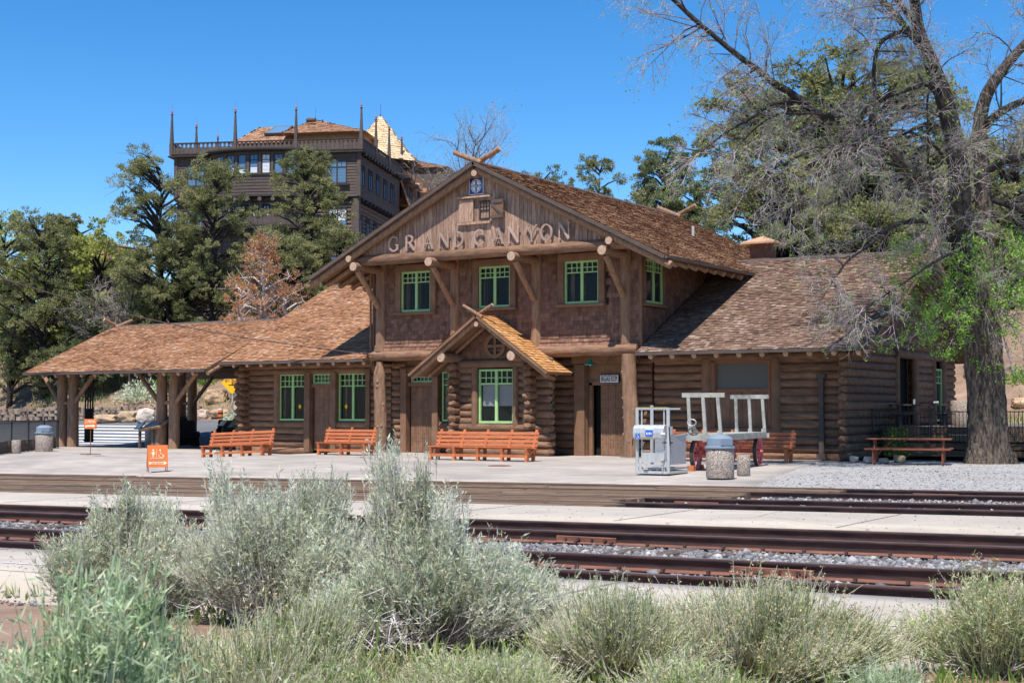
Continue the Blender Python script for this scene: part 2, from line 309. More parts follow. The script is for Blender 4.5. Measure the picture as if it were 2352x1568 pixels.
class MB:
    """collects shapes in world (or local) coordinates and links them as one mesh object"""
    def __init__(s): s.v=[]; s.f=[]; s.r=[]; s.sm=[]; s.pid=[]; s.cur=0; s.dep=0
    def add(s,vs,fs,rnd=None,smooth=False):
        b=len(s.v); s.v.extend([tuple(p) for p in vs]); rnd=random.random() if rnd is None else rnd
        if s.dep==0: s.cur+=1
        for f in fs: s.f.append([b+i for i in f]); s.r.append(rnd); s.sm.append(smooth); s.pid.append(s.cur)
        return s
    def box(s,c,size,R=None,rnd=None,bev=0):
        x,y,z=[a/2 for a in size]; c=Vector(c)
        P=[Vector((sx*x,sy*y,sz*z)) for sz in(-1,1) for sy in(-1,1) for sx in(-1,1)]
        if R is not None: P=[R@p for p in P]
        return s.add([c+p for p in P],[(0,2,3,1),(4,5,7,6),(0,1,5,4),(2,6,7,3),(0,4,6,2),(1,3,7,5)],rnd)
    def beam(s,p0,p1,w,h,up=(0,0,1),rnd=None):
        p0=Vector(p0);p1=Vector(p1);d=p1-p0; l=d.length; d.normalize(); side=d.cross(Vector(up))
        if side.length<1e-4: side=d.cross(Vector((0,1,0)))
        side.normalize(); u=side.cross(d)
        R=Matrix((d,side,u)).transposed()
        return s.box((p0+p1)/2,(l,w,h),R,rnd)
    def cyl(s,p0,p1,r0,r1=None,n=10,caps=True,rnd=None,smooth=True,jit=0.,step=0.,phase=0.,ell=1.):
        r1=r0 if r1 is None else r1; p0=Vector(p0);p1=Vector(p1); R=rot_to(p1-p0); L=(p1-p0).length
        k=max(1,int(L/step)) if step else 1
        vs=[];fs=[]; lob=[random.uniform(-1,1) for _ in range(n)]
        for i in range(k+1):
            t=i/k; c=p0.lerp(p1,t); r=r0+(r1-r0)*t
            if jit and 0<i<k: c=c+R@Vector((random.gauss(0,jit*.5),random.gauss(0,jit*.5),0))
            for j in range(n):
                a=2*PI*j/n+phase; rr=r*(1+(jit/max(r,.01))*(.5*lob[j]+.6*random.uniform(-1,1))) if jit else r
                vs.append(c+R@Vector((math.cos(a)*rr*ell,math.sin(a)*rr,0)))
        for i in range(k):
            for j in range(n):
                a=i*n+j;b=i*n+(j+1)%n; fs.append((a,b,b+n,a+n))
        rnd=random.random() if rnd is None else rnd
        s.add(vs,fs,rnd,smooth)
        if caps: s.add(vs[:n],[tuple(range(n-1,-1,-1))],rnd); s.add(vs[-n:],[tuple(range(n))],rnd)
        return s
    def tube(s,pts,r,n=8,rnd=None,closed=False,caps=True):
        pts=[Vector(p) for p in pts]; m=len(pts); rs=r if isinstance(r,(list,tuple)) else [r]*m
        rnd=random.random() if rnd is None else rnd
        vs=[];fs=[]; prev=None
        for i,p in enumerate(pts):
            if closed: d=pts[(i+1)%m]-pts[i-1]
            else: d=(pts[min(i+1,m-1)]-pts[max(i-1,0)])
            d.normalize()
            if prev is None:
                a=Vector((0,0,1)) if abs(d.z)<.9 else Vector((1,0,0)); u=(a-d*a.dot(d)).normalized()
            else: u=(prev-d*prev.dot(d)).normalized()
            prev=u; w=d.cross(u)
            for j in range(n):
                a=2*PI*j/n; vs.append(p+(u*math.cos(a)+w*math.sin(a))*rs[i])
        kk=m if closed else m-1
        for i in range(kk):
            for j in range(n):
                a=i*n+j;b=i*n+(j+1)%n;c=((i+1)%m)*n+(j+1)%n;d=((i+1)%m)*n+j; fs.append((a,b,c,d))
        s.add(vs,fs,rnd,True)
        if caps and not closed: s.add(vs[:n],[tuple(range(n-1,-1,-1))],rnd); s.add(vs[-n:],[tuple(range(n))],rnd)
        return s
    def prism(s,pts,d,rnd=None):
        """extrude polygon pts (list of 3D points) by vector d"""
        n=len(pts); P=[Vector(p) for p in pts]; d=Vector(d); Q=[p+d for p in P]
        return s.add(P+Q,[tuple(range(n-1,-1,-1)),tuple(range(n,2*n))]+[(i,(i+1)%n,(i+1)%n+n,i+n) for i in range(n)],rnd)
    def lathe(s,c,prof,n=24,rnd=None,smooth=True,ell=(1,1)):
        c=Vector(c); vs=[];fs=[];m=len(prof)
        for r,z in prof:
            for j in range(n):
                a=2*PI*j/n; vs.append(c+Vector((math.cos(a)*r*ell[0],math.sin(a)*r*ell[1],z)))
        for i in range(m-1):
            for j in range(n):
                a=i*n+j;b=i*n+(j+1)%n; fs.append((a,b,b+n,a+n))
        rnd=random.random() if rnd is None else rnd
        s.add(vs,fs,rnd,smooth); s.add(vs[:n],[tuple(range(n-1,-1,-1))],rnd); s.add(vs[-n:],[tuple(range(n))],rnd); return s
    def build(s,name,m,parent=None,bevel=0.):
        if name in SPLIT and len(s.pid)==len(s.f) and len(set(s.pid))>1:
            first=None
            for k in sorted(set(s.pid)):
                q=MB(); mp={}
                for f,r,sm_,pd in zip(s.f,s.r,s.sm,s.pid):
                    if pd!=k: continue
                    g=[]
                    for i in f:
                        if i not in mp: mp[i]=len(q.v); q.v.append(s.v[i])
                        g.append(mp[i])
                    q.f.append(g);q.r.append(r);q.sm.append(sm_);q.pid.append(1)
                o=q.build(name,m,parent,bevel); first=first or o
            return first
        me=npmesh(name,np.array(s.v,np.float32).reshape(-1,3),np.fromiter((i for f in s.f for i in f),np.int32),[len(f) for f in s.f],s.r,m)
        me.polygons.foreach_set('use_smooth',s.sm)
        o=link(name,me,parent)
        if bevel:
            b=o.modifiers.new('Bevel','BEVEL'); b.width=bevel; b.segments=2; b.limit_method='ANGLE'
        return o
SPLIT={'opening_frame','wall_plate_log','eave_gutter','corner_post','window_ledge','joint_bolt','floor_beam','gable_beam_log','rake_log','post','side_sill','end_sill','eave_bracket','window_sill','bay_post','bay_mullion','downpipe','roof_vent','portico_beam_log','axle','mast_tube','frame_leg','black_lever','blue_sticker','shutter_brace','gable_soffit','soffit','joint_bar','fence_rail','seat','seat_bearer','plate_panel','jack_foot','floor_band','band','sticker_print','dark_rooms'}
def _grp(fn):
    def w(s,*a,**k):
        if s.dep==0: s.cur+=1
        s.dep+=1
        try: return fn(s,*a,**k)
        finally: s.dep-=1
    return w
for _n in ('box','beam','cyl','tube','prism','lathe'): setattr(MB,_n,_grp(getattr(MB,_n)))
def sub(name,mb,m,parent,**k): # sub-part under a part
    return mb.build(name,m,parent,**k)

_tx={}
def textmesh(txt,size,depth=.004,spacing=1.,xs=1.,bold=0.):
    cu=bpy.data.curves.new('t','FONT'); cu.body=txt; cu.size=size; cu.extrude=depth; cu.align_x='CENTER'; cu.align_y='CENTER'; cu.space_character=spacing; cu.offset=bold
    o=bpy.data.objects.new('t',cu); COL.objects.link(o)
    dg=bpy.context.evaluated_depsgraph_get(); dg.update()
    me=bpy.data.meshes.new_from_object(o.evaluated_get(dg)); bpy.data.objects.remove(o)
    vs=[Vector((v.co.x*xs,v.co.y,v.co.z)) for v in me.vertices]; fs=[tuple(p.vertices) for p in me.polygons]
    bpy.data.meshes.remove(me); return vs,fs
def addtext(mb,txt,size,O,e,u,n,fitw=None,**k):
    vs,fs=textmesh(txt,size,**k)
    if fitw:
        w=max(v.x for v in vs)-min(v.x for v in vs); vs=[Vector((v.x*fitw/w,v.y,v.z)) for v in vs]; O=Vector(O);e=Vector(e);u=Vector(u);n=Vector(n)
    mb.add([O+e*v.x+u*v.y+n*v.z for v in vs],fs)

# ------------------------------------------------------------------ setting: sheets that follow the terrain
def sheet(name,poly_or_rect,dz,m,step=1.,skirt=0.,kind='structure',inside=None,xs=None,ys=None):
    x0,x1,y0,y1=poly_or_rect
    xs=np.arange(x0,x1+1e-6,step) if xs is None else xs
    ys=np.arange(y0,y1+1e-6,step) if ys is None else ys
    if xs[-1]<x1-1e-6: xs=np.append(xs,x1)
    if ys[-1]<y1-1e-6: ys=np.append(ys,y1)
    X,Y=np.meshgrid(xs,ys); Z=gz(X,Y)+dz
    V=np.stack([X,Y,Z],-1).reshape(-1,3); nx=len(xs);ny=len(ys)
    i,j=np.meshgrid(np.arange(nx-1),np.arange(ny-1)); a=(j*nx+i).ravel()
    Q=np.stack([a,a+1,a+1+nx,a+nx],-1)
    if inside is not None:
        cx=V[Q].mean(1); k=inside(cx[:,0],cx[:,1]); Q=Q[k]
    V=list(map(tuple,V)); F=[tuple(q) for q in Q]
    if skirt:
        def wall(idx,flip):
            b=len(V)
            for t in idx: V.append((V[t][0],V[t][1],V[t][2]-skirt))
            for t in range(len(idx)-1):
                f=(idx[t],b+t,b+t+1,idx[t+1]); F.append(f if not flip else f[::-1])
        wall(list(range(nx)),False); wall([ (ny-1)*nx+t for t in range(nx)],True)
        wall([t*nx for t in range(ny)],True); wall([t*nx+nx-1 for t in range(ny)],False)
    me=npmesh(name,V,np.fromiter((i for f in F for i in f),np.int32),[len(f) for f in F],None,m,smooth=False)
    o=link(name,me); o['kind']=kind; return o
yy=np.concatenate([np.arange(-30,0,2.),np.arange(0,46,1.),np.arange(46,110,1.),np.arange(110,400,8.),[400,600,1000,2000.]])
xx=np.concatenate([[-1500,-800,-400],np.arange(-260,-120,8.),np.arange(-120,40,1.),np.arange(40,200,8.),[200,400,800,1500.]])
def ground():
    X,Y=np.meshgrid(xx,yy); Z=gz(X,Y)
    # keep the bare earth below the laid surfaces
    low=((Y>9.4)&(Y<29.6)); lowc=((Y>=29.6)&(Y<62))
    Z=Z-np.where(low,.4,np.where(lowc,.12,np.where(Y<=9.4,.12,0)))
    bump=np.array([noise.noise(Vector((x*.6,y*.6,3.)))for x,y in zip(X.ravel(),Y.ravel())]).reshape(X.shape)
    Z=Z+bump*np.where(Y<=9.,.07,np.where(Y>62,.25,0))
    V=np.stack([X,Y,Z],-1).reshape(-1,3); nx=len(xx);ny=len(yy)
    i,j=np.meshgrid(np.arange(nx-1),np.arange(ny-1)); a=(j*nx+i).ravel(); Q=np.stack([a,a+1,a+1+nx,a+nx],-1)
    me=npmesh('ground',V,Q,np.full(len(Q),4),None,M['dirt'],smooth=True); o=link('ground',me); o['kind']='structure'
ground()
sheet('near_platform',(-60,10,9.5,11.9),0,M['conc'],1.,skirt=.5)
sheet('middle_platform',(-60,10,18.95,22.0),0,M['conc'],1.,skirt=.22)
o=sheet('middle_platform_edge',(-60,10,18.9,18.948),-.03,M['curb'],.5,skirt=.3)
sheet('ballast_near',(-60,10,11.85,19.),-.19,M['ballast'],.5)
sheet('ballast_far',(-60,10,21.9,29.8),-.13,M['ballast'],.5)
# platform: its right-hand edge runs diagonally towards the depot corner
def platedge(y): return -12.2+(y-29.6)*(-3.9/15.6)
def platform():
    ys=np.arange(29.6,45.61,.5); V=[];F=[]
    xs=np.arange(-62,-17,.5)
    for y in ys:
        e=platedge(y)
        for x in list(xs)+list(np.linspace(-17,e,6)): V.append((x,y,gzf(x,y)))
    n=len(xs)+6
    for j in range(len(ys)-1):
        for i in range(n-1): a=j*n+i; F.append((a,a+1,a+1+n,a+n))
    # front and right faces
    b=len(V)
    for i in range(n): V.append((V[i][0],V[i][1],V[i][2]-.25))
    for i in range(n-1): F.append((i,b+i,b+i+1,i+1))
    b=len(V)
    for j in range(len(ys)): p=V[j*n+n-1]; V.append((p[0],p[1],p[2]-.25))
    for j in range(len(ys)-1): F.append((j*n+n-1,b+j,b+j+1,(j+1)*n+n-1))
    me=npmesh('platform',V,np.array(F,np.int32),[4]*len(F),None,M['paver']); o=link('platform',me); o['kind']='structure'
platform()
sheet('gravel_yard',(-18.,10,29.8,46.5),-.025,M['gravel'],.5,xs=np.arange(-18,10.1,.5))
# road: behind the depot and out to the left
sheet('road',(-150,60,46.0,60.4),-.03,M['road'],1.)
sheet('road_left',(-150,-43.,30,45.9),.02,M['road'],.5,inside=lambda x,y:x<-44.3-(y-35)*.742)
sheet('road_edge_strip',(-150,60,60.4,61.6),.02,M['curb'],1.)
# painted crosswalk bars
mb=MB()
for i in range(9):
    Y0=46.6+i*1.18; t=i/8; xr=288+(372-288)*t; Xa=PY(168,1000,Y0).x; Xb=PY(xr,1000,Y0).x
    for k in range(14):
        a=Xa+(Xb-Xa)*k/14; b=Xa+(Xb-Xa)*(k+1)/14
        mb.add([(x,y,gzf(x,y)-.018) for x,y in ((a,Y0),(b,Y0),(b,Y0+.5),(a,Y0+.5))],[(0,1,2,3)])
o=mb.build('crosswalk',M['white']); o['kind']='structure'
# white lines on the near platform
mb=MB()
for y,x0,x1 in ((10.55,-14.5,-11.3),(10.2,-4.,-1.),(9.85,-4.2,-1.)):
    for i in range(12):
        a=x0+(x1-x0)*i/12; b=x0+(x1-x0)*(i+.85)/12
        mb.add([(a,y,gzf(a,y)+.006),(b,y,gzf(b,y)+.006),(b,y+.05,gzf(b,y)+.006),(a,y+.05,gzf(a,y)+.006)],[(0,1,2,3)])
o=mb.build('platform_line_marking',M['white']); o['kind']='structure'
# expansion joints
mb=MB()
for y0,y1,xs_ in ((18.96,21.99,(-3.2,-6.6,-10,-13.4,-16.8,-20.2,-23.6)),(9.52,11.88,(-2.,-6.2,-10.4,-14.6)),):
    for x in xs_: mb.add([(x,y0,gzf(x,y0)+.005),(x+.035,y0,gzf(x,y0)+.005),(x+.035,y1,gzf(x,y1)+.005),(x,y1,gzf(x,y1)+.005)],[(0,1,2,3)])
for y in (10.0,):
    for i in range(40): x=-30+i; mb.add([(x,y,gzf(x,y)+.005),(x+1,y,gzf(x+1,y)+.005),(x+1,y+.02,gzf(x+1,y)+.005),(x,y+.02,gzf(x,y)+.005)],[(0,1,2,3)])
o=mb.build('platform_joint',M['curb']); o['kind']='structure'

# ------------------------------------------------------------------ tracks
RAILS=[12.55,14.15,16.9,18.4,23.25,24.8,27.45,29.0]
def railprof():
    # (y, z) outline from rail top (0) to base (-.17)
    return [(-.035,-.002),(.035,-.002),(.038,-.012),(.036,-.038),(.009,-.052),(.009,-.135),(.068,-.155),(.068,-.168),(-.068,-.168),(-.068,-.155),(-.009,-.135),(-.009,-.052),(-.036,-.038),(-.038,-.012)]
SEC={'railtop':[0,13,1],'rail':[2,3,4,10,11,12],'railbase':[5,6,7,8,9]}
def rail(y,x0,x1,label,jx):
    root=thing('rail',label,'rail',((x0+x1)/2,y,gzf((x0+x1)/2,y)-.17),0,'railway rails')
    pr=railprof(); n=len(pr); xs=np.linspace(x0,x1,int((x1-x0)/1)+1)
    V=[(x,y+a,gzf(x,y)+.012+b) for x in xs for a,b in pr]
    head=[];base=[];web=[]
    for i in range(len(xs)-1):
        for j in range(n):
            f=(i*n+j,(i+1)*n+j,(i+1)*n+(j+1)%n,i*n+(j+1)%n)
            (head if j in (0,) else base if j in (5,6,7,8,9) else web).append(f)
    for nm,ff,m in (('rail_head',head,M['railtop']),('rail_web',web,M['rail']),('rail_foot',base,M['railbase'])):
        me=npmesh(nm,V,np.array(ff,np.int32),[4]*len(ff),None,m); link(nm,me,root)
    # spikes
    far=y>20; xv0,xv1=(-13.5,-1.) if far else (-23.5,-1.5)
    x=xv0+random.uniform(0,.4); proto=None
    while x<xv1:
        for s_ in ((-1,) if far else (-1,1)):
            z=gzf(x,y)-.14; p=Vector((x+s_*.06,y+s_*.08,z))
            if proto is None:
                mb=MB(); mb.box(p+Vector((0,s_*.005,.008)),(.03,.04,.03)); mb.box(p+Vector((0,-s_*.01,.024)),(.036,.05,.012)); proto=mb.build('spike',M['rail'],root); p0=p; sp0=s_; o=proto; mi=o.matrix_parent_inverse.copy()
            elif s_==sp0:
                o=proto.copy(); COL.objects.link(o); o.parent=root; o.matrix_parent_inverse=mi; o.location=p-p0
            else:
                mb=MB(); mb.box(p+Vector((0,s_*.005,.008)),(.03,.04,.03)); mb.box(p+Vector((0,-s_*.01,.024)),(.036,.05,.012)); mb.build('spike',M['rail'],root)
        x+=.53
    for jx_ in jx:
        mb=MB(); z=gzf(jx_,y)
        for s in (-1,1):
            mb.prism([(jx_-.45,y+s*.012,z-.05),(jx_-.45,y+s*.04,z-.062),(jx_-.45,y+s*.04,z-.125),(jx_-.45,y+s*.08,z-.142),(jx_-.45,y+s*.012,z-.142)],(.9,0,0))
        mb.build('joint_bar',M['railbase'],root)
        mb=MB()
        for k in range(4):
            for s in (-1,1): mb.cyl((jx_-.3+.2*k,y+s*.04,z-.09),(jx_-.3+.2*k,y+s*(.075 if k%2 else .06),z-.09),.024 if k%2 else .018,n=6,smooth=False)
        mb.build('joint_bolt',M['rail'],root)
    return root
names=['closest rail of all, beside the near concrete platform','second closest rail, with a four-bolt joint bar on the right','third closest rail, behind the wide strip of grey ballast','fourth closest rail, below the rough concrete edge',
 'fifth rail, just beyond the middle concrete strip','sixth rail, ending left in the plank crossing','seventh rail, beyond the narrow ballast strip of the far tracks','farthest rail, along the edge of the pale gravel']
jn=[[],[-5.6],[-9.3],[],[-3.6],[-11.3],[],[-8.]]
for y,nm,j in zip(RAILS,names,jn): rail(y,-48,6,'dark rusty '+nm,j)
# ties (only where the ballast leaves them visible)
first=None
def tiemesh(L):
    mb=MB(); mb.box((0,0,-.07),(.21,L,.14)); return mb
ti=0
tieA=None;tieB=None
for (ya,yb,dz,xa,xb,key) in ((11.95,18.85,-.163,-22,-1,'A'),(22.1,29.5,-.122,-11.5,1,'B')):
    x=xa; proto=None
    while x<xb:
        for (p,q) in ((ya,ya+3.0),(yb-3.0,yb)):
            ym=(p+q)/2+random.uniform(-.12,.12); z=gzf(x,ym)+dz+random.uniform(-.02,.015)
            if proto is None:
                mb=MB(); mb.box((x,ym,z-.06),(.22,q-p-.1,.13))
                proto=mb.build('railway_tie',M['tie'],bevel=.012); px,py,pz=x,ym,z
                # recentre at its own base
                me=proto.data; 
                for v in me.vertices: v.co=v.co-Vector((x,ym,z))
                proto.location=(x,ym,z); o=proto
            else:
                o=proto.copy(); COL.objects.link(o); o.location=(x,ym,z); o.rotation_euler=(0,0,random.uniform(-.03,.03)); o.scale=(random.uniform(.85,1.1),1,1)
            near='near' if key=='A' else 'far'
            tag(o,'weathered timber tie half buried in ballast under the %s pair of tracks'%near,'railway tie','ties under the %s tracks'%near)
            o['label']='half-buried weathered timber tie under the %s tracks'%near
        x+=.53*2 if key=='B' else .62
# plank crossing (grooved timber between and around the far rails)
def crossing():
    root=thing('plank_crossing','weathered brown timber plank crossing laid flush around the far rails','crossing',(-25,26,0))
    spans=[(22.12,23.14,-11.9,3),(23.4,24.66,-12.4,5),(24.92,27.3,-11.1,9),(27.58,28.86,-9.9,5),(29.12,29.56,-10.2,2)]
    for y0,y1,xe,n in spans:
        mb=MB(); w=(y1-y0)/n
        for k in range(n):
            x=-50-random.random()*3; end=xe+random.uniform(-.25,.25)
            while x<end:
                x2=min(x+random.uniform(2.4,4.2),end); yc=y0+(k+.5)*w
                a=gzf(x,yc);b=gzf(x2,yc); dz=random.uniform(-.012,.008)
                V=[];h=w/2-.008
                for xx_,zz in ((x+.004,a),(x2-.004,b)):
                    V+= [(xx_,yc-h,zz-.14),(xx_,yc+h,zz-.14),(xx_,yc+h,zz+dz),(xx_,yc-h,zz+dz)]
                mb.add(V,[(0,1,2,3),(7,6,5,4),(3,2,6,7),(0,4,5,1),(0,3,7,4),(1,5,6,2)])
                x=x2
        mb.build('plank_panel',M['plank'],root)
crossing()
# loose stones
def stones(name,regions,m,kind_label,sz,seed):
    r=np.random.default_rng(seed); V=[];F=[];R=[];base=0
    oc=np.array([(1,0,0),(-1,0,0),(0,1,0),(0,-1,0),(0,0,1),(0,0,-1)],float); of=np.array([(0,2,4),(2,1,4),(1,3,4),(3,0,4),(2,0,5),(1,2,5),(3,1,5),(0,3,5)])
    vs=[];fs=[];rr=[]
    for x0,x1,y0,y1,dz,n in regions:
        X=r.uniform(x0,x1,n);Y=r.uniform(y0,y1,n);Z=gz(X,Y)+dz
        s=sz*r.lognormal(0,.35,n); P=np.stack([X,Y,Z+s*.2],-1)
        v=oc[None]*r.uniform(.6,1.3,(n,6,1))*s[:,None,None]
        v[:,:,2]*=.65
        a=r.uniform(0,2*PI,n); ca,sa=np.cos(a),np.sin(a); t=r.uniform(-.6,.6,n); ct,st=np.cos(t),np.sin(t)
        x,y,z=v[...,0].copy(),v[...,1].copy(),v[...,2].copy()
        y2=y*ct[:,None]-z*st[:,None]; z2=y*st[:,None]+z*ct[:,None]
        v=np.stack([x*ca[:,None]-y2*sa[:,None],x*sa[:,None]+y2*ca[:,None],z2],-1)+P[:,None]
        vs.append(v.reshape(-1,3)); fs.append((of[None]+(base+np.arange(n)*6)[:,None,None]).reshape(-1,3)); base+=n*6
        rr.append(np.repeat(r.random(n),8))
    F=np.concatenate(fs); me=npmesh(name,np.concatenate(vs),F,np.full(len(F),3),np.concatenate(rr),m)
    o=link(name,me); tag(o,kind_label,'stones',kind='stuff'); return o
stones('ballast_stones',[(-17,-1.5,14.22,16.85,-.19,17000),(-24,-17,14.22,16.85,-.19,3500),(-16,-1.5,12.65,14.08,-.19,7000),(-13,-2,17.,18.33,-.19,2500),(-13,-1,23.35,24.75,-.12,2500),(-11,0,24.9,27.4,-.12,4500),(-10,0,27.5,29.,-.12,2200)],M['stone'],'loose grey crushed stone lying between the rails',.032,3)
stones('yard_gravel',[(-13,-4,29.7,40,-.03,6000),(-17,-6,38,46,-.03,2500),(-20,-1,8.7,9.5,-.12,800),(-19,-1,6.5,9.3,-.12,900)],M['stone'],'loose pale gravel strewn over the yard right of the platform',.017,4)
stones('platform_grit',[(-18,-1,9.55,11.85,.0,900),(-24,-1,19.0,21.95,.0,700),(-13,-4,29.7,36,.0,300)],M['stone'],'small grit and pebbles strewn on the pale platforms',.009,9)
# ------------------------------------------------------------------ shingled planes
def shingles(mb,P0,U,V,LU,LV,ex=.15,wd=(.10,.2),th=.03,keep=None,ragged=.016,over=.06):
    """rows of individual shingles on a plane: P0 eave-left corner, U along the eave, V up the slope"""
    P0=Vector(P0);U=Vector(U).normalized();V=Vector(V).normalized();Nn=U.cross(V).normalized()
    rows=int(LV/ex)+1; vs=mb.v;fs=mb.f;rr=mb.r;sm=mb.sm
    for r in range(rows):
        v=r*ex; u=-random.random()*wd[1]
        if v>LV: break
        v1=min(v+ex+over,LV)
        while u<LU:
            w=random.uniform(*wd); ua=max(u,0);ub=min(u+w-.006,LU); um=(ua+ub)/2
            u+=w
            if ub-ua<.02: continue
            if keep and not keep(um,v+ex*.5): continue
            vb=v-random.uniform(0,ragged); h=th*random.uniform(.7,1.5)
            b=len(vs)
            for (a,c,hh) in ((ua,vb,h),(ub,vb,h),(ub,v1,.004),(ua,v1,.004),(ua,vb,0.),(ub,vb,0.)):
                p=P0+U*a+V*c+Nn*hh; vs.append((p.x,p.y,p.z))
            q=max(.2,min(1,random.random()*.62+.19+random.gauss(0,.1)))
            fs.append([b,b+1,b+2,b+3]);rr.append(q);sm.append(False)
            fs.append([b+4,b+5,b+1,b]);rr.append(.05);sm.append(False)  # weathered butt, coloured extra dark as a painted row shadow
def gable_roof_side(parent,name,m,P0,U,V,LU,LV,deck_m,thick=.10,keep=None,ex=.15,wd=(.1,.2)):
    mb=MB(); shingles(mb,P0,U,V,LU,LV,ex=ex,wd=wd,keep=keep)
    o=mb.build(name,m,parent)
    return o

st=thing('train_station','brown log and shingle railway depot with a broad gable and raised lettering','train station',(-27.85,44.1,0))
Xc=-27.85
# ---- log helper
def log(mb,p0,p1,r,jag0=0,jag1=0,step=.5):
    mb.cyl(p0,p1,r,r*random.uniform(.94,1.0),n=12,jit=r*.07,step=step,rnd=random.random(),caps=True)
def jag_end(mb,p,d,r):
    """axe-cut, pointed end of a log"""
    p=Vector(p);d=Vector(d).normalized();R=rot_to(d);n=9
    tip=[];ring=[]
    L=random.uniform(.14,.26); off=Vector((random.uniform(-.5,.5)*r,random.uniform(-.6,.6)*r,0))
    vs=[]
    for j in range(n):
        a=2*PI*j/n; vs.append(p+R@Vector((math.cos(a)*r,math.sin(a)*r,0)))
    for j in range(n):
        a=2*PI*j/n; k=random.uniform(.45,.85); vs.append(p+R@(Vector((math.cos(a)*r*k,math.sin(a)*r*k,L*random.uniform(.45,.8)))+off*.5))
    vs.append(p+R@(off*.9+Vector((0,0,L))))
    fs=[(j,(j+1)%n,(j+1)%n+n,j+n) for j in range(n)]+[(j+n,(j+1)%n+n,2*n) for j in range(n)]
    mb.add(vs,fs)
def logwall(name,parent,O,e,n,L,z0,z1,openings=(),pitch=.268,left=0.,right=0.,m='log',back=True,jag=True,alt=0):
    """horizontal logs on a wall line: O start at ground, e along, n outward; openings (a,b,za,zb)"""
    O=Vector(O);e=Vector(e);n=Vector(n); mb=MB(); r=pitch*.56; k=0; z=z0
    while z+pitch*.5<z1:
        zc=z+pitch*.5; iv=[(0,L)]
        for (a,b,za,zb) in openings:
            if za<zc<zb:
                nv=[]
                for (s,t) in iv:
                    if a>s: nv.append((s,min(a,t)))
                    if b<t: nv.append((max(b,s),t))
                iv=[q for q in nv if q[1]-q[0]>.05]
        for (s,t) in iv:
            s2=s-(left*(random.uniform(.85,1.1)) if s==0 and (k+alt)%1==0 else 0); t2=t+(right*random.uniform(.85,1.1) if t==L else 0)
            c0=O+e*s2+Vector((0,0,zc)); c1=O+e*t2+Vector((0,0,zc)); rr=r*random.uniform(.93,1.04)
            log(mb,c0,c1,rr)
            if jag and left and s==0: jag_end(mb,c0,-e,rr)
            if jag and right and t==L: jag_end(mb,c1,e,rr)
        z+=pitch;k+=1
    o=mb.build(name,M[m],parent)
    if back:
        mb=MB(); inn=-n*.16; th=-n*.05
        # solid backing behind the logs, split round the openings
        xs=sorted({0,L}|{q for op in openings for q in op[:2]})
        for a,b in zip(xs,xs[1:]):
            zs=[(z0,z1)]
            for (p,q,za,zb) in openings:
                if p<=(a+b)/2<=q:
                    nv=[]
                    for s,t in zs:
                        if za>s: nv.append((s,min(za,t)))
                        if zb<t: nv.append((max(zb,s),t))
                    zs=nv
            for s,t in zs:
                P=[O+e*a+inn+Vector((0,0,s)),O+e*b+inn+Vector((0,0,s)),O+e*b+inn+Vector((0,0,t)),O+e*a+inn+Vector((0,0,t))]
                mb.prism(P,th)
        mb.build('wall_core',M['paint'],o)
    return o
# ---- windows
def window(parent,O,e,n,w,h,two=True,topfrac=.27,cols=3,rows=2,glass='glass',depth=.06,name='window',blind=None,fm='green',split=False,fr=.07,curtain=0,sticker=None):
    O=Vector(O);e=Vector(e);n=Vector(n);Z=Vector((0,0,1)); mb=MB()
    def bar(a0,z0,a1,z1,t=.03,o=0.):
        c=O+e*((a0+a1)/2)+Z*((z0+z1)/2)+n*o; R=Matrix((e,n,Z)).transposed()
        mb.box(c,(abs(a1-a0),t,abs(z1-z0)),R,rnd=.5)
    bar(0,0,w,fr*1.1,.10);bar(0,h-fr,w,h,.098);bar(0,fr*1.1,fr,h-fr,.09);bar(w-fr,fr*1.1,w,h-fr,.09)
    leaves=[(fr,w/2),(w/2,w-fr)] if two else [(fr,w-fr)]
    if two: bar(w/2-fr*.75,fr*1.1,w/2+fr*.75,h-fr,.085)
    zt=h*(1-topfrac)
    tk=.028
    for (a,b) in leaves:
        if topfrac<.99: bar(a,zt-.022,b,zt+(.05 if split else .016),.06)
        z0=zt if topfrac<.99 else fr
        for c in range(1,cols):
            x=a+(b-a)*c/cols+ (0.); bar(x-tk/2,z0,x+tk/2,h-fr,.05)
        for r in range(1,rows):
            z=z0+(h-fr-z0)*r/rows; bar(a,z-tk/2,b,z+tk/2,.046)
    f=mb.build(name,M[fm],parent)
    mb=MB(); R=Matrix((e,n,Z)).transposed(); mb.box(O+e*w/2+Z*h/2-n*.02,(w-.02,.012,h-.02),R); mb.build('pane',M[glass],f)
    if glass=='glass2':
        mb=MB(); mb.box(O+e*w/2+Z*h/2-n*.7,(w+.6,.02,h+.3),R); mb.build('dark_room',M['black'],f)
    if curtain:
        for q in range(curtain):
            mb=MB(); a=fr+(w-2*fr)*random.choice((.04,.12,.5,.62,.86)); mb.box(O+e*a+Z*h*.45-n*.16,(random.uniform(.04,.16),.02,h*.86),R); mb.build('curtain',M['log'] if q%2 else M['board'],f)
    if sticker:
        mb=MB(); c=O+e*w*sticker[0]+Z*h*sticker[1]+n*.004; mb.prism([c-Z*.11,c+e*.085,c+Z*.11,c-e*.085],n*.003); mb.build('window_sticker',M['yellow'],f)
    if blind:
        mb=MB()
        for (a,b) in leaves: mb.box(O+e*((a+b)/2)+Z*(h*(blind[0]+blind[1])/2)-n*.09,((b-a)*.92,.012,h*(blind[1]-blind[0])),R)
        mb.build('window_blind',M['blind'],f)
    return f
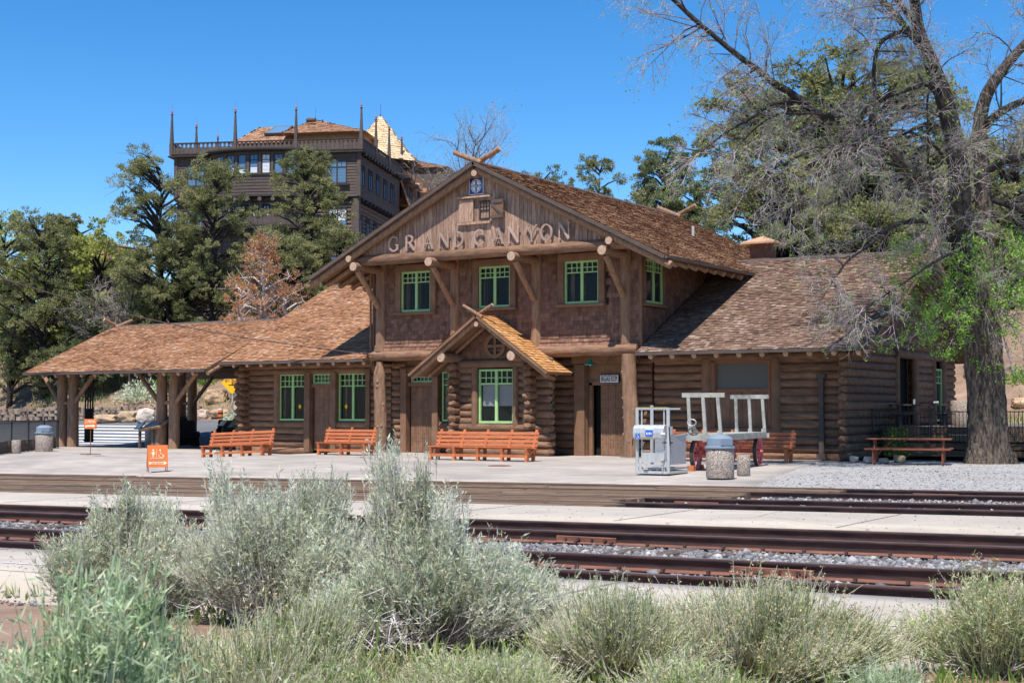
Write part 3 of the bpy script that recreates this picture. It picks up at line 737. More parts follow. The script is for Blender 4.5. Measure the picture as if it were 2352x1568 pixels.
def casing(parent,O,e,n,w,h,t=.2,sill=True,m='paint',head=None,proj=.1,rnd_log=False):
    """timber surround around an opening (O bottom-left of the opening)"""
    O=Vector(O);e=Vector(e);n=Vector(n);Z=Vector((0,0,1)); R=Matrix((e,n,Z)).transposed(); mb=MB(); hd=head or t
    mb.box(O-e*t/2+Z*(h/2-.02)+n*proj*.3,(t,proj,h+.04),R); mb.box(O+e*(w+t/2)+Z*(h/2-.02)+n*proj*.3,(t,proj,h+.04),R)
    P=[O-e*t+Z*(h+.002),O+e*(w+t)+Z*(h+.002),O+e*(w+t*.9)+Z*(h+hd),O-e*(t*.9)+Z*(h+hd)]
    mb.prism([p+n*(proj*.8+.012) for p in P],-n*(proj+.02))
    if sill:
        mb.box(O+e*w/2-Z*.075+n*proj*.55,(w+2*t+.08,proj*1.9,.09),R)
    return mb.build('window_casing',M[m],parent)
def plankdoor(parent,O,e,n,w,h,planks=4,name='door'):
    O=Vector(O);e=Vector(e);n=Vector(n);Z=Vector((0,0,1)); R=Matrix((e,n,Z)).transposed(); mb=MB()
    for k in range(planks):
        mb.box(O+e*(w*(k+.5)/planks)+Z*h/2,(w/planks-.012,.06+.004*(k%2),h),R)
    d=mb.build(name,M['paint'],parent)
    mb=MB()
    for zz in (.3,.42,.55,.72,.85,.95,h*.55,h*.6,h*.68,h*.8,h*.9):
        for k in range(planks):
            for s in (-.3,.3):
                if random.random()<.75:
                    c=O+e*(w*(k+.5+s*.7)/planks)+Z*(zz+random.uniform(-.02,.02))+n*.036; mb.box(c,(.028,.02,.028),R)
    mb.build('nail_studs',M['iron'],d)
    mb=MB(); mb.cyl(O+e*(w-.1)+Z*1.0+n*.03,O+e*(w-.1)+Z*1.0+n*.09,.03,n=10); mb.cyl(O+e*(w-.1)+Z*1.18+n*.03,O+e*(w-.1)+Z*1.18+n*.06,.025,n=10); mb.build('door_handle',M['iron'],d)
    return d
EX=Vector((1,0,0));EY=Vector((0,1,0));NY=Vector((0,-1,0));Z3=Vector((0,0,1))
YW=45.15
# ================= ground floor, front
# left wing wall
logwall('log_wall',st,(-41.0,YW,0),EX,NY,7.55,-.15,3.35,[(1.62,3.42,1.0,3.4),(3.42,4.72,-.2,3.4),(4.72,6.5,1.0,3.4)],left=.45)
window(st,(-39.2,YW,1.2),EX,NY,1.42,1.9,glass='glass2',sticker=(.75,.3),curtain=1)
window(st,(-36.1,YW,1.2),EX,NY,1.44,1.9,glass='glass2',sticker=(.24,.3),curtain=1)
window(st,(-37.42,YW,2.68),EX,NY,1.02,.42,two=False,topfrac=1.,cols=5)
plankdoor(st,(-37.38,YW+.03,.02),EX,NY,.98,2.52)
mb=MB()
for x,w in ((-39.32,.24),(-37.6,.28),(-36.26,.26),(-34.53,.2)):
    mb.box((x,YW-.08,1.6 if x<-39 or x>-35 else 1.55),(w,.3,2.9 if x in(-39.32,) else 3.2)) if x>-39 else mb.cyl((x,YW-.02,1.0),(x,YW-.02,3.2),.16,n=12)
for a,b in ((-39.5,-37.6),(-37.6,-36.2),(-36.2,-34.5)): mb.cyl((a,YW-.05,3.2),(b,YW-.05,3.2),.13,n=12)
for a,b in ((-39.3,-37.7),(-36.2,-34.5)): mb.cyl((a,YW-.03,1.05),(b,YW-.03,1.05),.14,n=12)
mb.box((-36.92,YW-.06,2.61),(1.1,.12,.15))
mb.build('opening_frame',M['paint'],st)
# middle wall, left and right of the bay
logwall('log_wall',st,(-33.4,YW,0),EX,NY,11.2,0,3.6,[(.62,2.0,-.2,3.4),(2.0,3.6,1.0,3.4),(8.3,10.3,-.2,3.4)],back=True)
plankdoor(st,(-32.58,YW+.03,.02),EX,NY,1.1,2.5)
window(st,(-32.55,YW,2.68),EX,NY,1.05,.42,two=False,topfrac=1.,cols=5)
window(st,(-31.1,YW,1.2),EX,NY,1.42,1.9)
mb=MB()
for x in (-32.78,-31.3,-29.6): mb.box((x,YW-.1,1.6),(.26,.3,3.2))
mb.box((-32.03,YW-.06,2.61),(1.22,.12,.16)); mb.cyl((-33.0,YW-.06,3.2),(-29.5,YW-.06,3.2),.13,n=12); mb.cyl((-31.2,YW-.03,1.05),(-29.6,YW-.03,1.05),.14,n=12)
mb.build('opening_frame',M['paint'],st)
# baggage room recess
mb=MB()
mb.box((-25.0,YW-.12,1.62),(.42,.34,3.24)); mb.box((-22.95,YW-.1,1.62),(.3,.3,3.24)); mb.box((-24.0,YW-.12,3.42),(2.6,.36,.3))
mb.box((-23.95,YW+.12,2.93),(1.75,.06,.65)); mb.box((-23.95,YW+.08,2.58),(1.62,.12,.14)); mb.box((-24.7,YW+.08,1.3),(.14,.12,2.6)); mb.box((-24.79,YW+.02,1.3),(.06,.3,2.6))
mb.build('opening_frame',M['paint'],st)
d=plankdoor(st,(-24.35,YW+.16,.02),EX,NY,1.2,2.48)
mb=MB(); mb.box((-24.5,YW+.4,1.25),(.34,.02,2.5)); mb.build('dark_gap',M['black'],st)
# mid wall: light fitting by door
# ================= bay
YB=43.8; xb0,xb1=-29.45,-26.2
logwall('bay_wall',st,(xb0,YB,0),EX,NY,xb1-xb0,0,3.35,[(.82,2.42,1.0,3.25)],left=.3,right=.62)
window(st,(-28.55,YB,1.15),EX,NY,1.5,1.95,topfrac=.28,glass='glass2',blind=(.32,.7),split=True,fr=.075)
for s,x in ((-1,xb0),(1,xb1)):
    n=Vector((s,0,0)); e=Vector((0,1,0))
    logwall('bay_wall',st,(x,YB,0.12),e,n,1.35,-.0,3.3,[(.55,1.3,.9,3.2)],left=.5)
window(st,(xb1+.02,YB+.6,1.2),EY,Vector((1,0,0)),.7,1.9,two=False)
window(st,(xb0-.02,YB+1.3,1.2),-EY,Vector((-1,0,0)),.7,1.9,two=False)
mb=MB(); 
for x in (-28.68,-26.92): mb.cyl((x,YB-.1,.95),(x,YB-.1,3.2),.13,n=12)
mb.cyl((-29.5,YB-.1,3.3),(-25.9,YB-.1,3.3),.15,n=12); 
mb.build('opening_frame',M['paint'],st)
mb=MB(); log(mb,(-29.7,YB-.08,.98),(-25.8,YB-.08,.98),.15); mb.build('sill_log',M['log'],st)
# bay gable wall with wheel-cross ornament
def gabletri(xa,xb_,za,slope,xc):
    return lambda u,v: True
ba=.705; bz=2.92; bapex=5.0; bh=2.95
mb=MB(); shingles(mb,(xb0-.35,YB-.02,3.42),EX,Z3,3.95,1.5,ex=.17,wd=(.13,.24),th=.032,keep=lambda u,v:(3.42+v)<bapex-.2-ba*abs((xb0-.35+u)-Xc))
mb.prism([(xb0-.4,YB+.02,3.3),(xb1+.4,YB+.02,3.3),(xb1+.4,YB+.02,3.42),(Xc,YB+.02,bapex-.12),(xb0-.4,YB+.02,3.42)],(0,.12,0)); mb.build('bay_gable_wall',M['wshingle'],st)
mb=MB(); c=Vector((Xc+.28,YB-.05,3.93)); c.x=Xc+.02
ring=[c+Vector((math.cos(a)*.39,-.02,math.sin(a)*.39)) for a in np.linspace(0,2*PI,29)[:-1]]
for i in range(28):
    a0=2*PI*i/28;a1=2*PI*(i+1)/28
    P=[c+Vector((math.cos(a)*r,0,math.sin(a)*r)) for a,r in ((a0,.31),(a1,.31),(a1,.45),(a0,.45))]; mb.prism(P,(0,-.06,0),rnd=.5)
mb.box(c+Vector((0,-.03,0)),(.1,.05,.64),rnd=.5); mb.box(c+Vector((-.18,-.03,0)),(.25,.05,.1),rnd=.5); mb.box(c+Vector((.18,-.03,0)),(.25,.05,.1),rnd=.5)
orn=mb.build('wheel_cross_ornament',M['paint'],st)
mb=MB(); mb.cyl(c+Vector((0,.03,0)),c+Vector((0,-.005,0)),.32,n=24); mb.build('ornament_recess',M['hotel2'],orn)
# bay roof
def gable_roof(name,parent,xc,half,zr,slope,y0,y1,m,over_m='paint',ex=.16,wd=(.12,.22),thick=.09,sides=(-1,1),right_clip=None,fascia=.16):
    cs=1/math.sqrt(1+slope*slope)
    for s in sides:
        V=Vector((-s*cs,0,slope*cs)); LV=half/cs
        P0=Vector((xc+s*half,y0 if s>0 else y1,zr-slope*half)); U=Vector((0,1 if s>0 else -1,0))
        mb=MB(); shingles(mb,P0,U,V,y1-y0,LV,ex=ex,wd=wd,keep=right_clip if s>0 else None)
        r=mb.build(name,m,parent)
        mb=MB(); nrm=Vector((s*slope*cs,0,cs))
        a=P0; b=P0+V*LV; q=[a-nrm*.004,b-nrm*.004,b-nrm*thick,a-nrm*thick]
        mb.prism(q,U*(y1-y0)); mb.build('roof_deck',M[over_m],r)
    return
mbr=None
gable_roof('bay_roof',st,Xc,bh,bapex,ba,42.45,44.2,M['roof_new'],ex=.16,wd=(.14,.26),sides=(-1,1))
mb=MB()
for s in (-1,1):
    cs=1/math.sqrt(1+ba*ba); a=Vector((Xc+s*.02,42.62,bapex-.2)); b=Vector((Xc+s*bh*.97,42.62,bapex-.2-ba*bh*.97)); log(mb,a,b,.085)
    a=Vector((Xc+s*.02,43.5,bapex-.2)); b=Vector((Xc+s*bh*.93,43.5,bapex-.2-ba*bh*.93)); log(mb,a,b,.075)
mb.build('rake_log',M['logv'],st)
def purlin(x,z,y0,y1,r,name='purlin_log'):
    mb=MB(); log(mb,(x,y0,z),(x,y1,z),r); p=mb.build(name,M['logv'],st)
    mb=MB(); mb.cyl((x,y0-.006,z),(x,y0+.001,z),r*.97,n=14,smooth=False); mb.build('cut_end',M['endgrain'],p)
purlin(Xc-1.55,3.52,42.55,44.,.175); purlin(Xc+1.42,3.52,42.55,44.,.175); purlin(Xc,4.66,42.5,43.9,.09)
mb=MB(); mb.box((Xc,42.44,bapex-.0),(.01,.01,.01)); 
def crosslogs(parent,xc,y,z,L,r,ang=.62,dn=.25,name='crossed_log',axis=EX,base=.1):
    for s in (-1,1):
        d=(axis*s*math.cos(ang)+Z3*math.sin(ang)); yv=Vector((0,s*r*.9,0)) if abs(axis.x)>.5 else Vector((s*r*.9,0,0)); c=Vector((xc,y,z))+yv
        mb=MB(); mb.cyl(c-d*dn,c+d*L,r,r*.9,n=12,jit=r*.05,step=.5); o=mb.build(name,M['logv'],parent)
        mb=MB(); mb.cyl(c+d*L,c+d*(L+.006),r*.88,n=12,smooth=False); mb.build('cut_end',M['endgrain'],o)
crosslogs(st,Xc,42.62,bapex+.03,.66,.065,ang=.5)
# ================= posts
def bigpost(x,y,h,r,top,bend):
    mb=MB(); n=20; vs=[];k=26; lob=[[random.uniform(-1,1) for _ in range(n)] for _ in range(3)]
    for i in range(k+1):
        t=i/k; z=h*t; rr=r*(1.06-.1*t); 
        if t>.86: rr*=1-(t-.86)/.14*(1-top)
        cx=x+bend*math.sin(t*5.); 
        for j in range(n):
            a=2*PI*j/n; q=1+.05*math.sin(3*a+t*4)+.035*lob[0][j]+.04*random.uniform(-1,1)+.05*math.sin(t*17+a*2)*math.exp(-((t*3)%1-.5)**2*20)
            vs.append((cx+math.cos(a)*rr*q,y+math.sin(a)*rr*q*.9,z))
    fs=[(i*n+j,i*n+(j+1)%n,(i+1)*n+(j+1)%n,(i+1)*n+j) for i in range(k) for j in range(n)]
    mb.add(vs,fs,None,True); mb.add(vs[-n:],[tuple(range(n))])
    for q in range(6):
        z=random.uniform(.3,h*.85); a=random.uniform(-2.6,-.4); p=Vector((x+bend*math.sin(z/h*5)+math.cos(a)*r*.95,y+math.sin(a)*r*.85,z)); mb.lathe(p,[(.05,-.06),(.045,-.015),(.02,.02)],n=7)
    o=mb.build('knotty_post',M['logv'],st); return o
bigpost(-33.2,44.0,3.48,.245,.55,.03); bigpost(-22.5,43.95,3.55,.26,.98,.03)
for x in (-33.2,-22.5):
    mb=MB(); mb.cyl((x,44,0.0),(x,44,.035),.36,n=20); mb.build('post_footing',M['curb'],st)
# beam across the front, and lintel strip under
mb=MB(); log(mb,(-33.9,44.02,3.68),(Xc,44.02,3.68),.19); log(mb,(Xc,44.02,3.7),(-22.2,44.02,3.7),.2); mb.build('floor_beam',M['log'],st)
mb=MB(); mb.box((-27.9,44.65,3.62),(11.4,1.,.06)); mb.box((-27.9,45.2,3.5),(11.4,.2,.5)); mb.build('soffit',M['paint'],st)
# ================= upper storey
XL,XR=-33.5,-22.18; YF=44.1; ZU0,ZU1=3.86,7.25
wins=[(-32.24,5.33,1.37,1.52),(-28.73,5.36,1.37,1.5),(-25.11,5.36,1.38,1.5)]
mb=MB()
def kp(u,v):
    x=XL+u; z=ZU0+.3+v
    for (a,b,w,h) in wins:
        if a-.3<x<a+w+.3 and b-.15<z<b+h+.32: return False
    return True
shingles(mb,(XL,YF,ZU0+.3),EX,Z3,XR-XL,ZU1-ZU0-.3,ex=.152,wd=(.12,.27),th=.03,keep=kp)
# flared skirt courses
for r in range(2):
    shingles(mb,(XL,YF-.10+.05*r,ZU0+.0+r*.15),EX,Vector((0,.33,1)),XR-XL,.17,ex=.16,wd=(.12,.27),th=.03)
_xs=[XL]+[q for (a,b,w,h) in wins for q in (a,a+w)]+[XR]
for i in range(0,len(_xs),2): mb.prism([(_xs[i],YF+.02,ZU0),(_xs[i+1],YF+.02,ZU0),(_xs[i+1],YF+.02,ZU1),(_xs[i],YF+.02,ZU1)],(0,.15,0))
for (a,b,w,h) in wins:
    mb.prism([(a,YF+.021,ZU0),(a+w,YF+.021,ZU0),(a+w,YF+.021,b),(a,YF+.021,b)],(0,.15,0)); mb.prism([(a,YF+.021,b+h),(a+w,YF+.021,b+h),(a+w,YF+.021,ZU1),(a,YF+.021,ZU1)],(0,.15,0))
mb.build('shingle_wall',M['wshingle'],st)
for (a,b,w,h) in wins:
    window(st,(a,YF-.02,b),EX,NY,w,h,topfrac=.27,curtain=3,glass='glass2'); casing(st,(a,YF-.03,b),EX,NY,w,h,t=.24,head=.26,proj=.14)
for x,w in ((-33.25,.46),(-29.82,.4),(-26.3,.4),(-22.72,.42)):
    mb=MB(); mb.cyl((x,YF+.02,ZU0),(x,YF+.02,ZU1),w/2,w/2*.97,n=16,jit=.012,step=.35,ell=1.); o=mb.build('pilaster_log',M['logv'],st)
mb=MB(); mb.box((XL-.12,YF+.1,(3.2+ZU1)/2),(.1,.2,ZU1-3.2)); mb.tube([(XL-.22,YF-.05,7.),(XL-.2,YF-.05,3.3)],.045); mb.build('downpipe',M['paint'],st)
# right and left side walls of the upper storey
for X,s in ((XR,1),(XL,-1)):
    mb=MB(); sw=(44.42+.0,45.76) 
    kp2=(lambda u,v:not(.08<u<1.9 and 5.32-.2<3.6+v<6.85+.2)) if s>0 else None
    U=EY if s>0 else -EY; P=Vector((X,44.14 if s>0 else 59.4,3.6))
    shingles(mb,P,U,Z3,15.2,3.6,ex=.152,wd=(.12,.27),th=.03,keep=kp2)
    mb.prism([(X-s*.02,44.12,3.4),(X-s*.02,59.3,3.4),(X-s*.02,59.3,7.3),(X-s*.02,44.12,7.3)],(-s*.12,0,0)); mb.build('side_shingle_wall',M['wshingle'],st)
window(st,(XR+.01,44.42,5.33),EY,EX,1.35,1.52,topfrac=.27); casing(st,(XR+.01,44.42,5.33),EY,EX,1.35,1.52,t=.2,head=.22,proj=.1)
mb=MB(); mb.box((XR+.04,44.1,5.5),(.1,.1,3.4)); mb.build('corner_board',M['paint'],st)
# rear wall
mb=MB(); mb.prism([(XL,59.2,0),(XR,59.2,0),(XR,59.2,7.2),(Xc,59.2,10.1),(XL,59.2,7.2)],(0,.1,0)); mb.build('rear_wall',M['paint'],st)
# ================= big gable
ZR=10.44; SL=.502; HALF=7.5; Y0,Y1=42.3,59.4
gable_roof('main_roof',st,Xc,HALF,ZR,SL,Y0,Y1,M['roof_up'],ex=.145,wd=(.11,.2),thick=.12)
mb=MB(); 
for s in (-1,1):
    cs=1/math.sqrt(1+SL*SL)
    for y in [42.5]+list(np.arange(43.35,59.3,.78)):
        a=Vector((Xc+s*(.03 if y<43 else 4.6),y,ZR-.27-(0 if y<43 else SL*4.6))); b=Vector((Xc+s*(HALF+.12 if y<43 else HALF-.06),y,ZR-.27-SL*(HALF+.12 if y<43 else HALF-.06)))
        mb=MB(); log(mb,a,b,.135 if y<43 else .1,step=.8); o=mb.build('rake_log' if y<43 else 'rafter_log',M['logv'],st)
        mb=MB(); dd=(b-a).normalized(); mb.cyl(b,b+dd*.006,.12 if y<43 else .092,n=12,smooth=False); mb.build('cut_end',M['logv'],o)
# ridge cap + fascia
mb=MB(); mb.prism([(Xc-.16,Y0-.01,ZR-.05),(Xc,Y0-.01,ZR+.055),(Xc+.16,Y0-.01,ZR-.05),(Xc,Y0-.01,ZR-.0)],(0,Y1-Y0+.02,0)); mb.build('ridge_cap',M['hotel'],st)
mb=MB()
for s in (-1,1):
    e=Vector((Xc+s*(HALF+.03),0,ZR-SL*HALF-.04)); mb.box((e.x,(Y0+Y1)/2,e.z-.02),(.1,Y1-Y0,.09))
mb.build('eave_gutter',M['hotel'],st)
mb=MB()
for s in (-1,1):
    cs=1/math.sqrt(1+SL*SL); nrm=Vector((s*SL*cs,0,cs)); a=Vector((Xc,Y0-.03,ZR)); b=Vector((Xc+s*HALF,Y0-.03,ZR-SL*HALF))
    mb.prism([a-nrm*.01,b-nrm*.01,b-nrm*.13,a-nrm*.13],(0,.028,0))
mb.build('barge_edge',M['hotel'],st)
YG=42.82
# gable boards
mb=MB(); x=-33.2
while x<-22.4:
    w=random.uniform(.15,.19); xm=x+w/2; zt=ZR-.2-SL*abs(xm-Xc)
    if zt>7.45:
        z0=7.36
        segs=[(z0,zt)]
        if -28.65<xm<-28.0: segs=[(z0,7.98+.32),(9.05+.1,zt)]
        for a,b in segs: mb.box((xm,YG+random.uniform(-.006,.006),(a+b)/2),(w-.012,.04,b-a))
    x+=w
mb.prism([(-33.4,YG+.03,7.3),(-22.3,YG+.03,7.3),(Xc,YG+.03,ZR-.16)],(0,.08,0))
mb.build('gable_boards',M['board'],st)
mb=MB(); log(mb,(-33.7,YG-.02,7.22),(Xc,YG-.02,7.22),.2); log(mb,(Xc,YG-.02,7.22),(-21.95,YG-.02,7.2),.2); mb.build('gable_beam_log',M['log'],st)
mb=MB(); mb.box((Xc,(YG+YF)/2,7.2),(11.2,1.1,.06)); mb.build('gable_soffit',M['paint'],st)
for x in (-33.25,-29.82,-26.3,-22.72):
    purlin(x,6.98,42.35,44.1,.165,'bracket_log')
    a=Vector((x,42.62,6.85)); b=Vector((x,43.92,5.55)); mb=MB(); log(mb,a,b,.115); mb.build('strut_log',M['logv'],st)
for x in (-33.45,-22.45): purlin(x,7.28,42.32,43.6,.13,'plate_log')
purlin(Xc,10.02,42.35,43.2,.12)
# gable opening with shutters
mb=MB(); c=PY(1114,482,YG)
def P43(x,y): return PY(x,y,YG)
a=P43(1100,505);b=P43(1128,460)
mb.box(((a.x+b.x)/2,YG+.02,(a.z+b.z)/2),(b.x-a.x,.05,b.z-a.z)); mb.build('gable_window_recess',M['black'],st)
window(st,(a.x+.06,YG-.03,a.z),EX,NY,(b.x-a.x)-.08,b.z-a.z,two=False,topfrac=.5,cols=3,rows=2,fm='hotel2',fr=.04)
a=P43(1057,512);b=P43(1090,459)
mb=MB(); 
for k in range(3): w=(b.x-a.x)/3; mb.box((a.x+w*(k+.5),YG-.07,(a.z+b.z)/2),(w-.01,.035,b.z-a.z),rnd=.8)
mb.build('shutter',M['board'],st)
a=P43(1131,504);b=P43(1165,458)
mb=MB(); e=Vector((1,-.28,0)).normalized(); R=Matrix((e,Vector((.28,1,0)).normalized(),Z3)).transposed(); w=b.x-a.x;h=b.z-a.z; cc=Vector(((a.x+b.x)/2,YG-.17,(a.z+b.z)/2))
mb.box(cc,(w,.03,h),R); 
sh=mb.build('shutter',M['paint'],st); mb=MB()
for zz in (-h*.4,h*.4): mb.box(cc+R@Vector((0,-.035,zz)),(w*.98,.03,.1),R)
mb.beam(cc+R@Vector((-w*.45,-.035,h*.33)),cc+R@Vector((w*.45,-.035,-h*.3)),.09,.03,up=R@Vector((0,1,0))); mb.build('shutter_brace',M['hotel'],sh)
a=P43(1055,458);b=P43(1130,452); mb=MB(); mb.box(((a.x+b.x)/2,YG-.09,b.z+.03),(b.x-a.x+.05,.14,.06)); a=P43(1055,515);b=P43(1130,508); mb.box(((a.x+b.x)/2,YG-.08,a.z-.02),(b.x-a.x,.12,.09)); mb.build('window_ledge',M['board'],st)
crosslogs(st,Xc,42.55,ZR+.03,.98,.105,ang=.40); crosslogs(st,Xc,59.1,ZR+.03,.98,.1,ang=.42)
# vent pipe on the main roof
mb=MB(); mb.cyl((Xc+3.6,53.,ZR-SL*3.6),(Xc+3.6,53.,ZR-SL*3.6+.42),.06,n=10); mb.build('vent_pipe',M['steel'],st)
# ================= raised letters
def stroke_letter(ch,h):
    """serif capitals as polygons (list of polygons) in a box 1 wide x 1 high"""
    T=.17;t=.09;P=[]
    def bar(x0,y0,x1,y1,w):
        dx,dy=x1-x0,y1-y0;l=math.hypot(dx,dy);nx,ny=-dy/l*w/2,dx/l*w/2; P.append([(x0+nx,y0+ny),(x0-nx,y0-ny),(x1-nx,y1-ny),(x1+nx,y1+ny)])
    def serif(x,y,w=.26): P.append([(x-w/2,y-.03),(x+w/2,y-.03),(x+w/2,y+.03),(x-w/2,y+.03)])
    def arc(cx,cy,rx,ry,a0,a1,w0=.09,w1=.17,n=14):
        for i in range(n):
            A=a0+(a1-a0)*i/n;B=a0+(a1-a0)*(i+1)/n; wa=w0+(w1-w0)*abs(math.cos(A)); wb=w0+(w1-w0)*abs(math.cos(B))
            P.append([(cx+(rx-wa/2)*math.cos(A),cy+(ry-wa/2)*math.sin(A)),(cx+(rx+wa/2)*math.cos(A),cy+(ry+wa/2)*math.sin(A)),(cx+(rx+wb/2)*math.cos(B),cy+(ry+wb/2)*math.sin(B)),(cx+(rx-wb/2)*math.cos(B),cy+(ry-wb/2)*math.sin(B))])
    if ch=='A': bar(.5,1,.08,.03,t);bar(.5,1,.9,.03,T);bar(.22,.36,.76,.36,t);serif(.08,.03);serif(.92,.03)
    if ch=='N': bar(.12,.03,.12,.97,t);bar(.12,.97,.86,.03,T);bar(.86,.03,.86,.97,t);serif(.12,.03);serif(.1,.97,.22);serif(.88,.97)
    if ch=='Y': bar(.08,.97,.5,.45,T);bar(.92,.97,.5,.45,t);bar(.5,.03,.5,.47,T*.9);serif(.5,.03);serif(.08,.97);serif(.92,.97,.22)
    if ch=='O': arc(.5,.5,.42,.46,0,2*PI,n=26)
    if ch=='C': arc(.52,.5,.42,.46,.7,2*PI-.7,n=22); bar(.84,.68,.84,.9,t);
    if ch=='G': arc(.52,.5,.42,.46,.75,2*PI-.55,n=22); bar(.86,.1,.86,.42,T*.9); serif(.82,.42,.3); bar(.84,.7,.84,.9,t)
    if ch=='D': bar(.16,.03,.16,.97,T);serif(.14,.03,.24);serif(.14,.97,.24); arc(.3,.5,.56,.45,-PI/2,PI/2,n=16)
    if ch=='R': bar(.16,.03,.16,.97,T);serif(.15,.03);serif(.12,.97,.2); arc(.34,.73,.38,.23,-PI/2,PI/2,n=12); bar(.16,.955,.36,.955,t);bar(.16,.505,.36,.505,t);bar(.45,.5,.88,.03,T);serif(.88,.03,.22)
    return P
YLt=42.70
ltrs=[('G',893,537,586-10),('R',932,0,0),('A',0,0,0)]
lx=[('G',905),('R',943),('A',984),('N',1021),('D',1055),('C',1102),('A',1145),('N',1181),('Y',1222),('O',1256),('N',1297)]
for ch,px in lx:
    t=(px-905)/(1297-905); cx=PY(px,560,YLt).x; base=7.47; hh=.57+.02*t
    w={'G':.5,'R':.48,'A':.5,'N':.5,'D':.48,'C':.5,'Y':.46,'O':.5}[ch]; mb=MB(); k=random.random()
    for poly in stroke_letter(ch,1):
        mb.prism([(cx+(p[0]-.5)*w,YLt,base+p[1]*hh) for p in poly],(0,-.045-random.uniform(0,.002),0),rnd=k)
    for sx in (-.12,.12): mb.cyl((cx+sx,YLt,base+.1),(cx+sx*1.2,YG,base+.02),.008,n=5)
    mb.build('letter',M['copper'],st)
# ================= wings
WY0,WYR,WZ0,WZR=43.55,51.2,3.57,7.3; WS=(WZR-WZ0)/(WYR-WY0); wcs=1/math.sqrt(1+WS*WS)
def wing_roof(nm,x0,x1,m,keepf=None):
    V=Vector((0,wcs,WS*wcs)); LV=(WYR-WY0)/wcs
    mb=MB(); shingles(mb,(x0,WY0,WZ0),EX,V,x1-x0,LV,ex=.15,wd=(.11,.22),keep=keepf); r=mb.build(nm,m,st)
    mb=MB(); nrm=Vector((0,-WS*wcs,wcs)); a=Vector((x0,WY0,WZ0)); b=Vector((x0,WYR,WZR)); mb.prism([a-nrm*.004,a-nrm*.1,b-nrm*.1,b-nrm*.004],(x1-x0,0,0)); mb.build('roof_deck',M['paint'],r)
    mb=MB(); V2=Vector((0,-wcs,WS*wcs)); shingles(mb,(x1,2*WYR-WY0,WZ0),-EX,V2,x1-x0,LV,ex=.3,wd=(.2,.4)); r=mb.build(nm,m,st)
    mb=MB(); a=Vector((x0,2*WYR-WY0,WZ0)); nrm=Vector((0,WS*wcs,wcs)); mb.prism([b-nrm*.004,b-nrm*.1,a-nrm*.1,a-nrm*.004],(x1-x0,0,0)); mb.build('roof_deck',M['paint'],r)
    mb=MB(); mb.prism([(x0,WYR-.14,WZR-.04),(x0,WYR,WZR+.05),(x0,WYR+.14,WZR-.04)],(x1-x0,0,0)); mb.build('ridge_cap',M['hotel'],st)
    mb=MB(); mb.box(((x0+x1)/2,WY0-.05,WZ0-.05),(x1-x0,.1,.11)); mb.build('eave_gutter',M['hotel'],st)
wing_roof('left_wing_roof',-41.4,-33.62,M['roof'])
wing_roof('right_wing_roof',-22.05,-14.05,M['roof_right'])
def eave_logs(xs,y0,z0,slope,y1,r=.085):
    for x in xs:
        mb=MB(); log(mb,(x,y0,z0),(x,y1,z0+slope*(y1-y0)),r,step=1.); o=mb.build('rafter_end_log',M['logv'],st)
        d=Vector((0,-1,-slope)).normalized(); mb=MB(); p=Vector((x,y0,z0)); mb.cyl(p,p+d*.006,r*.95,n=12,smooth=False); mb.build('cut_end',M['endgrain'],o)
eave_logs(np.arange(-41.2,-33.6,.74),43.72,3.42,WS*.8,45.4)
eave_logs(np.arange(-21.6,-14.3,.8),43.72,3.42,WS*.8,45.4,.095)
mb=MB()
log(mb,(-41.3,YW-.05,3.42),(-33.3,YW-.05,3.42),.14); log(mb,(-22.2,YW-.05,3.42),(-14.6,YW-.05,3.42),.15)
mb.build('wall_plate_log',M['log'],st)
# left wing end wall (towards the portico)
logwall('end_log_wall',st,(-40.9,YW-.0,.12),EY,-EX,12.1,-.1,3.4,[(3.,4.2,1.,2.4)],left=.45,alt=0)
mb=MB(); mb.prism([(-40.95,YW,3.3),(-40.95,57.2,3.3),(-40.95,WYR,WZR-.15)],(.12,0,0)); mb.build('gable_wall',M['wshingle'],st)
# right wing front
logwall('log_wall',st,(-22.1,YW,0),EX,NY,6.85,-.05,3.4,[(2.15,4.3,.95,3.4)])
mb=MB()
mb.cyl((-20.15,YW-.05,.9),(-20.15,YW-.05,3.35),.19,n=14); mb.cyl((-17.65,YW-.05,.9),(-17.65,YW-.05,3.35),.19,n=14); mb.cyl((-20.3,YW-.04,.93),(-17.5,YW-.04,.93),.15,n=12)
mb.box((-19.93,YW+.02,2.1),(.2,.3,2.3))
mb.build('opening_frame',M['paint'],st)
mb=MB()
for z,h in ((3.26,.09),(2.28,.09),(1.08,.07)): mb.box((-18.87,YW-.02,z),(2.1,.1,h),rnd=.5)
for x in (-19.84,-17.9): mb.box((x,YW-.021,2.16),(.09,.1,2.25),rnd=.5)
f=mb.build('screen_window',mat('orange_brown_trim',(.30,.12,.06),(.22,.09,.05),rough=.7),st)
mb=MB(); mb.box((-18.87,YW+.0,2.78),(1.9,.02,.96)); mb.build('screen',mat('grey_screen_mesh',(.13,.125,.11),(.10,.10,.09),scale=60,rough=.6),f)
mb=MB(); 
for k in range(4): mb.box((-19.56+.46*k,YW+.0,1.68),(.45,.03,1.15))
mb.build('lower_panel',M['paint'],f)
# column with bracket near the right corner
mb=MB(); mb.box((-16.05,YW-.2,1.35),(.16,.14,2.6)); mb.box((-16.05,YW-.2,2.72),(.3,.2,.12)); mb.box((-16.05,YW-.2,.1),(.3,.24,.2)); mb.build('corner_pipe_casing',M['hotel'],st)
